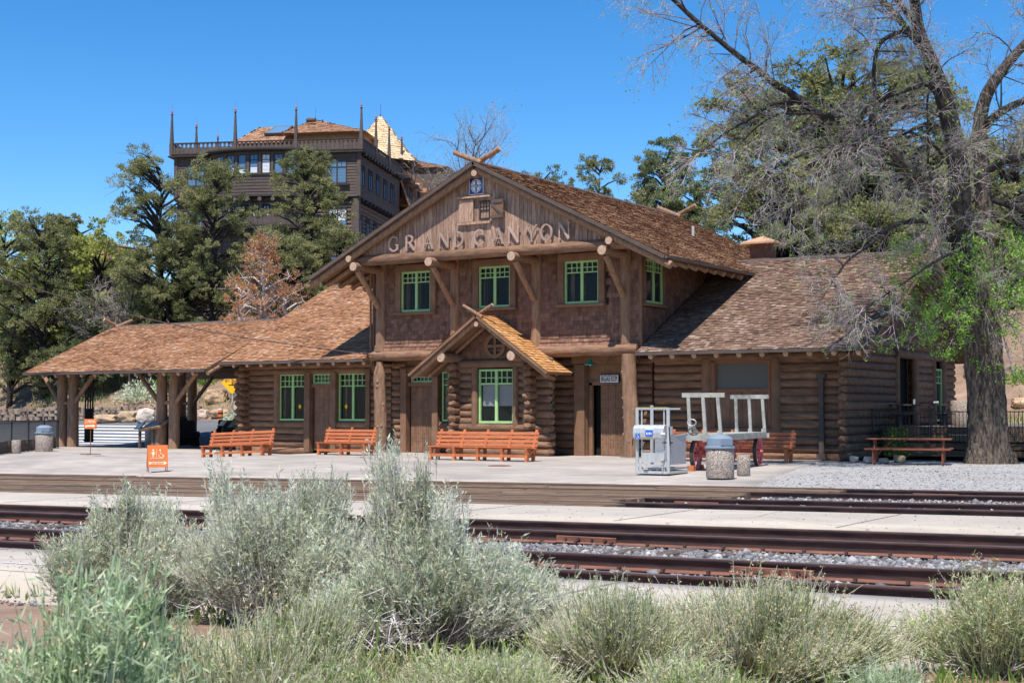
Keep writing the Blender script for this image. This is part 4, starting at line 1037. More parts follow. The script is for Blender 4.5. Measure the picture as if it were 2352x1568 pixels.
# right end wall
logwall('end_log_wall',st,(-15.25,YW,.12),EY,EX,12.1,-.1,4.2,[(4.95,7.25,.9,3.6),(9.6,11.0,1.1,3.3)],left=.5,right=.6)
mb=MB(); shingles(mb,(-15.14,45.0,4.25),EY,Z3,12.4,3.,ex=.16,wd=(.13,.25),th=.032,keep=lambda u,v:4.25+v<WZR-.3-WS*abs(45.0+u-WYR)); mb.prism([(-15.16,WY0+1.1,4.05),(-15.16,57.8,4.05),(-15.16,WYR,WZR-.15)],(-.12,0,0)); mb.build('gable_wall',M['wshingle'],st)
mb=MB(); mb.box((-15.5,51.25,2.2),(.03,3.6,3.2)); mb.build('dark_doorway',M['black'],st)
mb=MB(); 
for y in (50.1,52.4,54.75,56.15): mb.cyl((-15.17,y,.95),(-15.17,y,3.6),.15,n=12)
mb.cyl((-15.15,49.9,3.62),(-15.15,52.6,3.62),.16,n=12); mb.build('opening_frame',M['paint'],st)
window(st,(-15.2,54.9,1.2),EY,EX,1.1,2.,two=False)
mb=MB(); log(mb,(-14.15,43.7,3.48),(-14.15,WYR,WZR-.18),.12); log(mb,(-14.15,58.7,3.48),(-14.15,WYR,WZR-.18),.12); mb.build('rake_log',M['logv'],st)
for y,z in ((44.3,3.75),(47.6,5.3)): 
    mb=MB(); mb.cyl((-15.3,y,z),(-13.85,y,z),.14,n=12); o=mb.build('purlin_log',M['logv'],st); mb=MB(); mb.cyl((-13.86,y,z),(-13.84,y,z),.135,n=12,smooth=False); mb.build('cut_end',M['endgrain'],o)
crosslogs(st,-14.2,WYR,WZR+.04,.75,.09,ang=.6,axis=EY,dn=.2)
# chimney
mb=MB(); mb.box((-20.85,52.0,7.45),(.78,.7,1.3)); 
for k in range(5): mb.box((-20.85,52.,7.0+.26*k),(.80,.72,.02))
ch=mb.build('chimney',mat('brown_brick',(.20,.10,.07),(.12,.06,.045),scale=6,rough=.9),st)
mb=MB(); mb.add([(-20.85+sx*.68,52+sy*.62,8.05) for sx,sy in((-1,-1),(1,-1),(1,1),(-1,1))]+[(-20.85,52,8.33)]+[(-20.85+sx*.68,52+sy*.62,7.98) for sx,sy in((-1,-1),(1,-1),(1,1),(-1,1))],[(0,1,4),(1,2,4),(2,3,4),(3,0,4),(5,6,1,0),(6,7,2,1),(7,8,3,2),(8,5,0,3),(8,7,6,5)]); mb.build('chimney_cap',M['roof_hotel'],ch)
# ================= portico (open drive-through shelter at the left end)
PX0,PX1=-51.9,-41.0; PY0,PYR=42.7,47.9; PZ0,PZR=3.27,5.58; PS=(PZR-PZ0)/(PYR-PY0); pcs=1/math.sqrt(1+PS*PS)
V=Vector((0,pcs,PS*pcs)); mb=MB(); shingles(mb,(PX0,PY0,PZ0),EX,V,PX1-PX0,(PYR-PY0)/pcs,ex=.14,wd=(.11,.22)); r=mb.build('portico_roof',M['roof'],st)
nrm=Vector((0,-PS*pcs,pcs)); a=Vector((PX0,PY0,PZ0)); b=Vector((PX0,PYR,PZR)); mb=MB(); mb.prism([a-nrm*.004,a-nrm*.1,b-nrm*.1,b-nrm*.004],(PX1-PX0,0,0)); mb.build('roof_deck',M['paint'],r)
mb=MB(); shingles(mb,(PX1,2*PYR-PY0,PZ0),-EX,Vector((0,-pcs,PS*pcs)),PX1-PX0,(PYR-PY0)/pcs,ex=.3,wd=(.2,.4)); r=mb.build('portico_roof',M['roof'],st)
a=Vector((PX0,2*PYR-PY0,PZ0)); nrm=Vector((0,PS*pcs,pcs)); mb=MB(); mb.prism([b-nrm*.004,b-nrm*.1,a-nrm*.1,a-nrm*.004],(PX1-PX0,0,0)); mb.build('roof_deck',M['paint'],r)
mb=MB(); mb.prism([(PX0,PYR-.13,PZR-.04),(PX0,PYR,PZR+.05),(PX0,PYR+.13,PZR-.04)],(PX1-PX0-.4,0,0)); mb.build('ridge_cap',M['hotel'],st)
mb=MB(); mb.box(((PX0+PX1)/2,PY0-.05,PZ0-.05),(PX1-PX0,.1,.11)); mb.build('eave_gutter',M['hotel'],st)
eave_logs(np.arange(PX0+.2,PX1,.82),PY0+.15,PZ0-.16,PS,PYR-.1,.09)
mb=MB()
for y in (44.2,51.6): log(mb,(PX0+.35,y,PZ0+.3),(PX1,y,PZ0+.3),.15)
mb.build('portico_beam_log',M['log'],st)
for y in (44.2,51.6):
    for x in (-51.15,-50.42,-44.95,-44.22):
        z=gzf(x,y) if y>45 else -.06
        mb=MB(); mb.cyl((x,y,z),(x,y,PZ0+.2),.25,.21,n=16,jit=.012,step=.4); mb.build('portico_post',M['logv'],st)
    for (x,dx) in ((-51.15,-1.2),(-50.42,1.35),(-44.95,-1.35),(-44.22,1.35)):
        mb=MB(); log(mb,(x+math.copysign(.12,dx),y-.05,1.95),(x+dx,y-.05,3.2),.1); mb.build('portico_brace',M['logv'],st)
    for x in (-50.78,-44.58): mb=MB(); mb.cyl((x-.4,y-.02,1.95),(x+.4,y-.02,1.95),.09,n=10); mb.build('portico_tie',M['logv'],st)
crosslogs(st,PX0+.25,PYR,PZR+.03,.72,.08,ang=.4,axis=Vector((.25,1,0)).normalized(),dn=.2)
for y in (47.9,): mb=MB(); log(mb,(PX0-.1,y,PZR-.25),(PX1,y,PZR-.25),.12); mb.build('ridge_log',M['log'],st)
# dark timber gate leaf folded beside the left posts
mb=MB()
for k in range(4): mb.box((-49.98,44.5+.14*k,1.75),(.05,.05,3.0))
for z in (.3,2.9,3.2): mb.box((-49.98,44.72,z),(.05,.6,.07))
mb.box((-49.98,44.72,.95),(.04,.5,1.5)); mb.build('folded_gate',M['iron'],st)

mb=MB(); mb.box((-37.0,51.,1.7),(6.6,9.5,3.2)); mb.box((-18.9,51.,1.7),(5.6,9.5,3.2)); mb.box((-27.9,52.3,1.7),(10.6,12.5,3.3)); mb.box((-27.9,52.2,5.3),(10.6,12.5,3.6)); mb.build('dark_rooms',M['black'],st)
def ground_at(px,py,it=60):
    lo,hi=20.,200.
    d=ray(px,py); prev=None
    for k in range(1,4000):
        t=(15+k*.06)/F_; q=CAM+d*t
        if q.z<gzf(q.x,q.y): return q
    return CAM+d*(90/F_)
# ================================================================== objects on the platform
X1,Y1v,Z1=Vector((1,0,0)),Vector((0,1,0)),Vector((0,0,1))
def bench(label,p,rot,L,nleg,tilt=0.,group='slatted orange benches on the platform'):
    """origin: ground under the middle of the front edge; local +y is backwards"""
    r=thing('park_bench',label,'bench',p,rot,group,local=True)
    if tilt: r.rotation_euler=(0,tilt,rot)
    n=nleg; xs=[-L/2+.12+(L-.24)*i/(n-1) for i in range(n)]
    for i in range(4):
        y=.02+.125*i; mb=MB(); mb.box((0,y+.05,.43-.012*i+(.0 if i else .01)),(L,.108,.035)); mb.build('seat_slat',M['bench'],r,bevel=.006)
    for i in range(4):
        z=.50+.125*i; y=.53+.26*(z-.45); R=Matrix.Rotation(-.26,3,'X'); mb=MB(); mb.box((.0,y,z),(L,.03,.092),R); mb.build('back_slat',M['bench'],r,bevel=.006)
    for x in xs:
        mb=MB(); w=.045
        mb.prism([(x-w,.10,0),(x-w,.0,0),(x-w,.035,.2),(x-w,.0,.41),(x-w,.16,.41),(x-w,.13,.2),(x-w,.16,0)],(2*w,0,0)); 
        mb.build('leg',M['bench'],r,bevel=.004)
        mb=MB(); mb.prism([(x-w,.42,0),(x-w,.52,0),(x-w,.55,.42),(x-w,.76,1.0),(x-w,.70,1.0),(x-w,.47,.42)],(2*w,0,0)); mb.build('back_leg',M['bench'],r)
        mb=MB(); mb.box((x,.28,.385),(.07,.5,.05)); mb.box((x,.28,.16),(.05,.42,.08)); mb.build('seat_bearer',M['bench'],r)
    mb=MB(); mb.box((0,.075,.17),(L-.2,.035,.09)); mb.build('stretcher',M['bench'],r)
    # end board running from seat front up to the back at the right end
    mb=MB(); mb.beam((L/2-.06,.05,.22),(L/2-.06,.62,.40),.035,.1); mb.build('end_brace',M['bench'],r)
    return r
def bench_px(label,a,b,n,za=0.,zb=0.):
    A=G(a[0],a[1],za);B=G(b[0],b[1],zb); Ym=(A.y+B.y)/2; L=B.x-A.x+.24
    t=math.atan2(zb-za,B.x-A.x); bench(label,((A.x+B.x)/2,Ym,(za+zb)/2),0.0,L,n,tilt=-t)
bench_px('orange slatted bench tilting left, beside the portico info boards',(457,1052),(606,1047),4,-.15,-.03)
bench_px('short orange bench below the left wing door, left of the knotty post',(727,1044),(836,1046),3)
bench_px('longest orange bench, under the green bay window, five front legs',(979,1056),(1214,1060),5)
A=G(1798,1062.5); Lb=A.x-PY(1520,1050,A.y).x
bench('shaded orange bench behind the red-wheeled baggage wagon',(A.x-Lb/2+.1,A.y,0),0,Lb+.2,5)

def trashcan(label,p,lidrot):
    r=thing('trash_can',label,'trash can',p,lidrot,'domed litter bins',local=True)
    mb=MB(); mb.lathe((0,0,0),[(.325,0),(.335,.02),(.335,.70),(.32,.715)],n=32); mb.build('bin_body',M['aggregate'],r)
    mb=MB(); mb.lathe((0,0,0),[(.345,.70),(.365,.71),(.365,.745),(.315,.76),(.31,.94),(.29,.96),(.16,1.03),(.12,1.035)],n=32,smooth=False); l=mb.build('bin_lid',M['lidblue'],r)
    mb=MB(); R=Matrix.Rotation(.06,3,'X'); mb.box((0,-.315,.86),(.30,.03,.17),R); mb.build('flap',M['lidblue'],l,bevel=.01)
    return r
pr_=G(1654,1097); pl_=G(101,1036.5)
cdir=lambda p: math.atan2(-p.x,p.y)*1.0
t1=trashcan('aggregate litter bin with blue domed lid in front of the wagon',(pr_.x,pr_.y,0),math.atan2(p_:=0,1)+.95)
r2=copytree(t1,(pl_.x,pl_.y,0),1.0,'aggregate litter bin with blue domed lid beside the iron fence')
LOCALS.add(r2.name)
for label,p in (('low speckled concrete cylinder between litter bin and wagon wheel',G(1708,1091)),('low speckled concrete cylinder at far left, before the iron fence',G(37,1041.5))):
    mb=MB(); mb.lathe((0,0,0),[(.155,0),(.165,.015),(.165,.49),(.15,.505)],n=28); o=mb.build('ash_urn',M['aggregate']); o.location=(p.x,p.y,0); tag(o,label,'ash urn','short aggregate cylinders')
# ---------------- wagon
P1=G(1600,1080);P2=G(1740,1070.5); ax=math.radians(98)
wag=thing('baggage_wagon','old station baggage wagon, grey plank bed, stake racks and red spoked wheels','wagon',((P1.x+P2.x)/2,(P1.y+P2.y)/2,0),ax-PI/2,local=True)
inv=Matrix.Rotation(-(ax-PI/2),3,'Z'); q1=inv@(P1-Vector(wag.location)); q2=inv@(P2-Vector(wag.location)); q1.z=q2.z=0
hw=.41; ya,yb_=q1.y,q2.y
def wheel(x,y,sgn,r=.43):
    mb=MB(); mb.tube([(x,y+math.cos(a)*(r-.02),r+math.sin(a)*(r-.02)) for a in np.linspace(0,2*PI,37)[:-1]],.012,n=4,closed=True)
    # flat rim
    vs=[];n=40
    for k in range(n):
        a=2*PI*k/n
        for rr,dx in ((r,-.05),(r,.05),(r-.025,.05),(r-.025,-.05)): vs.append((x+dx,y+math.cos(a)*rr,r+math.sin(a)*rr))
    fs=[]
    for k in range(n):
        for j in range(4): fs.append((k*4+j,k*4+(j+1)%4,((k+1)%n)*4+(j+1)%4,((k+1)%n)*4+j))
    mbr=MB(); mbr.add(vs,fs); w=mbr.build('wheel',M['tyre'],wag)
    mb=MB(); vs=[]
    for k in range(n):
        a=2*PI*k/n
        for rr,dx in ((r-.027,-.055),(r-.027,.055),(r-.05,.055),(r-.05,-.055)): vs.append((x+dx,y+math.cos(a)*rr,r+math.sin(a)*rr))
    mb.add(vs,fs)
    for k in range(14):
        a=2*PI*k/14; s=.03 if k%2 else -.03; mb.cyl((x+s,y+math.cos(a)*.06,r+math.sin(a)*.06),(x,y+math.cos(a)*(r-.04),r+math.sin(a)*(r-.04)),.011,n=6)
    mb.build('spoked_rim',M['pinkrim'],w)
    mb=MB(); mb.cyl((x-.1,y,r),(x+.1,y,r),.06,.06,n=14); mb.cyl((x+sgn*.1,y,r),(x+sgn*.15,y,r),.04,.03,n=12); mb.build('hub',M['redsteel'],w)
for sx in (-1,1):
    for y in (ya,yb_): wheel(sx*hw,y,sx)
DZ=.98; DL0,DL1=ya-.55,yb_+.75; DW=.48
for k in range(8):
    w_=2*DW/8; mb=MB(); mb.box((-DW+w_*(k+.5),(DL0+DL1)/2,DZ-.02),(w_-.008,DL1-DL0,.04)); mb.build('deck_plank',M['wagonwood'],wag)
mb=MB()
for sx in (-1,1): mb.box((sx*(DW+.0),(DL0+DL1)/2,DZ-.1),(.06,DL1-DL0+.06,.13))
mb.build('side_sill',M['wagonwood'],wag); mb=MB()
for y in (DL0,DL1): mb.box((0,y,DZ-.1),(2*DW+.16,.07,.128))
mb.build('end_sill',M['wagonwood'],wag)
for y,lean in ((DL0+.02,-.07),(DL1-.02,0.0)):
    for i,x in enumerate((-.40,0,.40)):
        mb=MB(); mb.beam((x+.02*i,y,DZ-.14),(x-.03,y+lean,DZ+.98),.085,.06,up=(0,1,0)); mb.build('stake',M['wagonwood'],wag)
        mb=MB(); mb.box((x,y-.045,DZ-.05),(.11,.012,.3)); mb.build('stake_iron',M['steel'] if 0 else M['wagonwood'],wag)
    mb=MB(); mb.box((-.02,y+lean,DZ+1.03),(1.16,.065,.12)); mb.build('rack_rail',M['wagonwood'],wag,bevel=.006)
mb=MB()
for y in (ya,yb_): mb.cyl((-hw,y,.43),(hw,y,.43),.032,n=8)
mb.build('axle',M['redsteel'],wag); mb=MB()
mb.box((0,ya,.56),(.5,.14,.14)); mb.box((0,ya,.8),(.66,.1,.1)); mb.cyl((0,ya,.5),(0,ya,.9),.05,n=10)
for sx in (-1,1):
    mb.beam((sx*.3,ya,.55),(sx*.42,ya,.88),.05,.03); mb.beam((sx*.35,yb_,.45),(sx*.35,yb_-.3,.9),.05,.03);mb.beam((sx*.35,yb_,.45),(sx*.35,yb_+.3,.9),.05,.03)
    mb.tube([(sx*.4,ya,.5),(sx*.3,(ya+yb_)/2,.72),(sx*.35,yb_,.5)],.018,n=6)
    mb.tube([(sx*.4,ya+.5,.88),(sx*.3,(ya+yb_)/2,.52),(sx*.4,yb_-.5,.88)],.016,n=6)
mb.box((0,yb_,.84),(.8,.12,.1)); mb.build('undercarriage',M['redsteel'],wag)
mb=MB(); mb.beam((.02,ya-.1,.42),(-.16,ya-.42,.85),.12,.05,up=(0,1,0)); mb.tube([(.0,ya+.05,.55),(-.1,ya-.12,.6),(-.14,ya-.2,.45),(-.04,ya-.25,.36),(.08,ya-.1,.38)],.045,n=8); t_=mb.build('drawbar',M['redsteel'],wag)
mb=MB(); mb.beam((-.16,ya-.42,.85),(-.30,ya-.66,1.20),.09,.04,up=(0,1,0)); mb.build('drawbar_head',M['wagonwood'],t_)
mb=MB(); mb.tube([(-.31+math.cos(a)*.12,ya-.70,1.29+math.sin(a)*.085) for a in np.linspace(0,2*PI,17)[:-1]],.014,n=6,closed=True); mb.build('draw_handle',M['steel'],t_)
for (x,y) in ((-hw,ya-.42),(-hw+.0,ya+.4),(hw,ya-.36)):
    mb=MB(); c=Vector(wag.location)+Matrix.Rotation(ax-PI/2,3,'Z')@Vector((x,y,0)); mb.prism([(-.11,-.09,0),(.11,-.09,0),(.11,-.09,.06),(.0,-.09,.15),(-.11,-.09,.15)],(0,.18,0)); o=mb.build('wheel_chock',M['bench']); o.location=(c.x,c.y,0); o.rotation_euler=(0,0,ax)
    tag(o,{0:'orange wooden chock before the left front wagon wheel',1:'orange wooden chock behind the left front wagon wheel',2:'orange wooden chock at the wagon wheel hidden behind the bin'}[[(-hw,ya-.42),(-hw+.0,ya+.4),(hw,ya-.36)].index((x,y))],'wheel chock','wooden wheel chocks')
# ---------------- wheelchair lift
A=G(1464,1088); lift=thing('wheelchair_lift','silver aluminium portable wheelchair lift beside the baggage wagon','wheelchair lift',(A.x,A.y,0),0.02,local=True)
LW=.86; LH=1.68; D1=1.15
for nm,x,y,h in (('mast_tube',0,0,LH),('mast_tube',LW,0,LH),('mast_tube',.06,.75,LH+.06)):
    mb=MB(); mb.cyl((x,y,0.03),(x,y,h),.045,n=14); mb.build(nm,M['steel'],lift)
mb=MB()
for (a,b) in (((0,0,.05),(LW,0,.05)),((0,0,.05),(0,D1,.05)),((LW,0,.05),(LW,D1,.05)),((0,D1,.05),(LW,D1,.05)),((0,0,.22),(LW,0,.22))): mb.beam(a,b,.05,.07)
mb.beam((0,.0,LH-.03),(LW,.0,LH-.03),.05,.05); mb.beam((0.06,.75,LH-.03),(LW,.75,LH-.03),.04,.04)
mb.beam((LW,0,.95),(LW+.06,D1,1.02),.03,.03); mb.beam((LW,0.02,.62),(LW,D1,.68),.02,.02); mb.beam((.1,.02,.60),(LW,.02,.60),.018,.018)
for x in (.12,LW-.12): mb.cyl((x,.02,.05),(x,.02,LH-.05),.022,n=8)
mb.build('lift_frame',M['steel'],lift)
tread=mat('diamond_plate',(.55,.56,.58),(.38,.39,.41),scale=34,stretch=(1,1,1),rough=.4,metal=.6,bump=.8,bscale=34,spec=.5)
mb=MB(); mb.box((.38,.78,.75),(.5,.02,.9)); mb.build('plate_panel',tread,lift); mb=MB(); mb.box((LW+.02,.55,.62),(.02,.95,.75)); mb.build('plate_panel',tread,lift)
mb=MB(); mb.box((LW/2,.8,.13),(LW-.1,1.35,.03)); mb.build('lift_platform',tread,lift)
mb=MB(); mb.box((.45,-.01,.42),(.62,.012,.24)); mb.build('kick_plate',M['steel'],lift)
mb=MB(); pf=[(-.0,.88),(-.13,.88),(-.17,.93),(-.18,1.05),(-.16,1.16),(-.10,1.23),(0.,1.25),(.1,1.25),(.1,.88)]
mb.prism([(-.04,y,z) for y,z in pf],(LW-.02,0,0)); con=mb.build('console',M['steel'],lift,bevel=.01)
mb=MB(); mb.box((.10,-.192,.96),(.12,.01,.13)); mb.box((.42,-.195,1.04),(.2,.012,.16)); mb.build('blue_sticker',mat('blue_sticker',(.03,.13,.55),(.03,.12,.5),rough=.5),con)
mb=MB(); mb.box((.42,-.178,1.155),(.2,.02,.09)); mb.box((.80,-.19,1.03),(.12,.01,.05))
mb.tube([(.10+math.cos(a)*.03,-.199,.94+math.sin(a)*.03) for a in np.linspace(-2.6,1,10)],.005,n=4); mb.tube([(.095,-.199,1.0),(.095,-.199,.96),(.12,-.199,.955),(.135,-.199,.92)],.005,n=4); mb.lathe((.095,-.2,1.01),[(.009,-.008),(.009,.008)],n=8)
for k in range(4): mb.box((.36+.04*k,-.203,1.03),(.022,.004,.06-.01*(k%2)))
mb.build('sticker_print',M['signwhite'],con)
mb=MB()
for k in range(9): 
    x=.04+k*.09; mb.beam((x,-.03,LH+.012),(x+.05,.03,LH+.012),.04,.012) if 0 else mb.prism([(x,-.032,LH+.0),(x+.045,-.032,LH+.0),(x+.075,.032,LH+.0),(x+.03,.032,LH+.0)],(0,0,.014))
tp=mb.build('hazard_stripe',M['signblack'],lift)
mb=MB(); mb.box((LW/2,0,LH-.003),(LW-.04,.07,.012)); mb.build('yellow_tape',mat('yellow_tape',(.85,.72,.2),(.8,.68,.2),rough=.5),lift)
mb=MB(); mb.tube([(-.03,-.1,1.0),(-.07,-.12,.85),(-.09,-.1,.72)],.014,n=6); mb.cyl((.7,.02,.8),(.98,.0,.8),.02,n=8); mb.cyl((LW+.03,-.02,1.2),(LW+.05,0,.72),.02,n=8); mb.build('black_lever',M['iron'],lift)
mb=MB(); mb.cyl((.72,-.06,.06),(.72,-.06,.36),.014,n=8); mb.cyl((.72,-.06,.35),(.72,-.06,.38),.05,n=12); mb.cyl((.2,-.05,.13),(.32,-.05,.13),.02,n=8); mb.build('jack_foot',M['steel'],lift)
# ---------------- signs
e45=lambda a:Vector((math.cos(a),math.sin(a),0))
p=G(207.5,1044); a=math.radians(4); mens=thing('direction_sign','small orange sign on a thin post reading MENS with a white arrow','sign',(p.x,p.y,0),math.radians(20),local=True)
mb=MB(); mb.cyl((0,0,.02),(0,0,.9),.014,n=8); mb.box((0,0,.02),(.8,.04,.03)); mb.box((0,0,.015),(.04,.5,.03)); mb.build('sign_stand',M['railbase'],mens)
mb=MB(); mb.box((0,-.025,1.12),(.50,.025,.36)); sb=mb.build('sign_board',M['orange'],mens,bevel=.01)
mb=MB(); addtext(mb,'MENS',.15,(.05,-.042,1.20),X1,Z1,-Y1v,fitw=.30)
mb.box((-.02,-.041,1.05),(.28,.006,.05)); mb.box((-.17,-.041,1.03),(.045,.006,.09)); mb.prism([(.10,-.039,.99),(.21,-.039,1.05),(.10,-.039,1.11)],(0,-.006,0))
mb.lathe((-.17,-.042,1.255),[(.014,-.014),(.014,.014)],n=8); mb.beam((-.17,-.041,1.24),(-.17,-.041,1.185),.016,.006); mb.beam((-.17,-.041,1.19),(-.19,-.041,1.14),.012,.006); mb.beam((-.17,-.041,1.19),(-.15,-.041,1.14),.012,.006)
mb.build('sign_print',M['cream'],sb)
p=ground_at(361,1084); zf=gzf(p.x,p.y); af=thing('a_frame_sign','orange folding sandwich board with woman and wheelchair symbols and arrow','sandwich board',(p.x,p.y,zf),math.radians(52),local=True)
af.scale=(1.28,1.28,1.28)
th_=.26
for s,nm in ((-1,'front_board'),(1,'back_board')):
    mb=MB(); R=Matrix.Rotation(s*th_*-1,3,'X'); 
    top=Vector((0,0,.62)); dn=Vector((0,s*math.sin(th_),-math.cos(th_)))
    c=top+dn*.26; Rm=Matrix(((1,0,0),(0,math.cos(th_)*1.,0),(0,0,1)))
    e=X1; u=-dn; n_=e.cross(u)*(-1 if s>0 else 1); RR=Matrix((e,e.cross(u)*-1,u)).transposed()
    mb.box(c,(.46,.014,.52),RR); b_=mb.build(nm,M['orange'],af)
    mb=MB()
    for x in (-.21,.21): mb.cyl(top+X1*x+dn*.5,top+X1*x+dn*.64,.009,n=6)
    mb.build('frame_leg',M['railbase'],af)
    if s<0:
        nn=e.cross(u); 
        if nn.y>0: nn=-nn
        def P(x,h): return c+e*x+u*h+nn*.011
        mb=MB(); addtext(mb,'LADIES RESTROOM',.036,P(-.02,-.165)+nn*.004,e,u,nn,bold=.001); mb.build('sign_print',M['orange'],b_)
        mb=MB(); mb.prism([P(-.2,-.19),P(.14,-.19),P(.14,-.21),P(.21,-.165),P(.14,-.12),P(.14,-.14),P(-.2,-.14)],nn*.003)
        mb.prism([P(-.17,-.06),P(.13,-.06),P(.13,-.052),P(-.17,-.052)],nn*.003); mb.prism([P(-.03,-.04),P(-.025,-.04),P(-.025,.16),P(-.03,.16)],nn*.003)
        mb.prism([P(-.13,.04),P(-.07,.04),P(-.09,.11),P(-.11,.11)],nn*.003); mb.prism([P(-.115,-.03),P(-.105,-.03),P(-.105,.04),P(-.115,.04)],nn*.003); mb.prism([P(-.095,-.03),P(-.085,-.03),P(-.085,.04),P(-.095,.04)],nn*.003)
        mb.cyl(P(-.10,.14),P(-.10,.14)+nn*.004,.02,n=12); mb.tube([P(-.125,.10),P(-.145,.05)],.006,n=4); mb.tube([P(-.075,.10),P(-.055,.05)],.006,n=4)
        mb.tube([P(.08+math.cos(a)*.055,.015+math.sin(a)*.055) for a in np.linspace(-3.6,.2,14)],.007,n=4); mb.tube([P(.06,.11),P(.065,.04),(P(.105,.04)),P(.13,-.02),P(.15,-.015)],.008,n=4); mb.cyl(P(.055,.14),P(.055,.14)+nn*.004,.018,n=12)
        mb.build('sign_symbol',M['cream'],b_)
# kiosk podium and info stands
p=G(357.7,1029.5); kk=thing('info_podium','timber post with a slanted plaque, right behind the sandwich board','info stand',(p.x,p.y,0),math.radians(-5),local=True)
mb=MB(); mb.box((-.12,0,.45),(.16,.2,.9)); mb.box((.12,0,.45),(.16,.2,.9)); mb.build('post',M['tie'],kk)
R=Matrix.Rotation(.45,3,'X')@Matrix.Rotation(-.12,3,'Y'); mb=MB(); mb.box((0,0,1.02),(1.35,.85,.09),R); f=mb.build('podium_frame',mat('podium_timber',(.34,.22,.14),(.22,.13,.08),scale=6,rough=.8),kk); mb=MB(); mb.box(R@Vector((0,0,.06))+Vector((0,0,1.02)),(.8,.5,.03),R); mb.build('plaque',M['lidblue'],f)
def tablet(label,px,py,w,m,z=.8,h=.4,rot=0.):
    p=G(px,py); r=thing('info_tablet',label,'info stand',(p.x,p.y,0),rot,'small info tablets',local=True); mb=MB(); mb.box((0,0,z/2),(.09,.09,z)); mb.build('post',M['hotel'],r)
    R=Matrix.Rotation(.7,3,'X'); mb=MB(); mb.box((0,-.02,z+.1),(w,h,.03),R); b=mb.build('tablet_frame',M['iron'],r); mb=MB(); mb.box(Vector((0,-.02,z+.1))+R@Vector((0,0,.02)),(w*.86,h*.8,.01),R); mb.build('panel',m,b); return r
tablet('white angled tablet on a brown post left of the timber podium',321,1029,.36,M['signwhite'],z=.85)
tablet('white angled tablet behind the tilted bench',512,1028,.36,M['signwhite'],z=.95)
pm=mat('photo_panel',(.5,.42,.26),(.05,.06,.07),scale=3,rough=.6)
tablet('large angled picture panel before the left wing corner',548,1028,1.0,pm,z=.95,h=.7)
# baggage room sign
a=PY(1374,880,YW-.12);b=PY(1418.5,859,YW-.12); w=b.x-a.x;h=b.z-a.z
bs=thing('room_sign','white wall sign with black frame reading BAGGAGE ROOM','sign',((a.x+b.x)/2,YW+.04,a.z),0,local=True)
mb=MB(); mb.box((0,-.03,h/2),(w,.05,h)); f=mb.build('sign_frame',M['signblack'],bs); mb=MB(); mb.box((0,-.06,h/2),(w-.05,.012,h-.05)); f2=mb.build('sign_face',M['signwhite'],f)
mb=MB(); addtext(mb,'BAGGAGE ROOM',.30,(0,-.07,h/2),X1,Z1,-Y1v,fitw=w*.82); mb.build('lettering',M['signblack'],f2) if 0 else mb.build('lettering',M['signblack'],f)
# emblem
a=PY(1077.5,448.5,YG-.06);b=PY(1110,406,YG-.06); w=b.x-a.x;h=b.z-a.z
em=thing('emblem_sign','square blue enamel railroad emblem with white cross in a ring, under the gable peak','sign',((a.x+b.x)/2,YG-.045,a.z),0,local=True)
mb=MB(); mb.box((0,0,h/2),(w,.02,h)); f=mb.build('sign_border',M['signwhite'],em); mb=MB(); mb.box((0,-.012,h/2),(w-.05,.012,h-.05)); f2=mb.build('sign_face',M['blue'],f)
def cdisc(r,y,n=40): return [(math.cos(2*PI*k/n)*r*.94,y,h/2+math.sin(2*PI*k/n)*r) for k in range(n)]
mb=MB()
for k in range(12):
    a0=2*PI*(k+.09)/12;a1=2*PI*(k+.91)/12; r0,r1=h*.34,h*.40
    mb.prism([(math.cos(t)*r*.94,-.019,h/2+math.sin(t)*r) for t,r in ((a0,r0),((a0+a1)/2,r0),(a1,r0),(a1,r1),((a0+a1)/2,r1),(a0,r1))],(0,-.003,0))
for k in range(4):
    t0=PI/2*k+.30;t1=PI/2*(k+1)-.30; rr=h*.31; ins=h*.055; s1=1 if k in(0,3) else -1; s2=1 if k in (0,1) else -1
    pts=[(s1*ins,-.019,h/2+s2*ins*1.3)]+[(s1*math.cos(t)*rr*.94,-.019,h/2+s2*math.sin(t)*rr) for t in np.linspace(.22,PI/2-.17,8)]
    mb.prism(pts,(0,-.003,0))
mb.build('ring_print',M['signwhite'],f)
mb=MB(); mb.box((0,-.0225,h/2),(w*.70,.002,h*.14)); mb.build('name_band',M['blue'],f)
mb=MB(); addtext(mb,'Santa Fe',h*.17,(0,-.027,h/2),X1,Z1,-Y1v,bold=.002,depth=.001,fitw=w*.62); mb.build('lettering',M['signwhite'],f)
# green lamp
c=PY(1355.5,836,44.3); lm=thing('barn_lamp','green enamel barn lamp hanging left of the baggage room sign','lamp',(c.x,c.y,c.z),0,local=True)
mb=MB(); mb.lathe((0,0,0),[(.24,-.03),(.235,-.015),(.15,.05),(.07,.085),(.06,.17),(.035,.20)],n=24); mb.build('lamp_shade',M['lampgreen'],lm); mb=MB(); mb.cyl((0,0,.19),(0,0,.34),.015,n=8); mb.tube([(.55,.5,.3),(.55,.3,.1),(.55,.2,-.05),(.7,.2,-.05)],.012,n=5); mb.build('bracket',M['railbase'],lm); mb=MB(); mb.lathe((0,0,-.05),[(.03,0),(.05,.03),(.04,.07)],n=12); mb.build('bulb',M['signwhite'],lm)
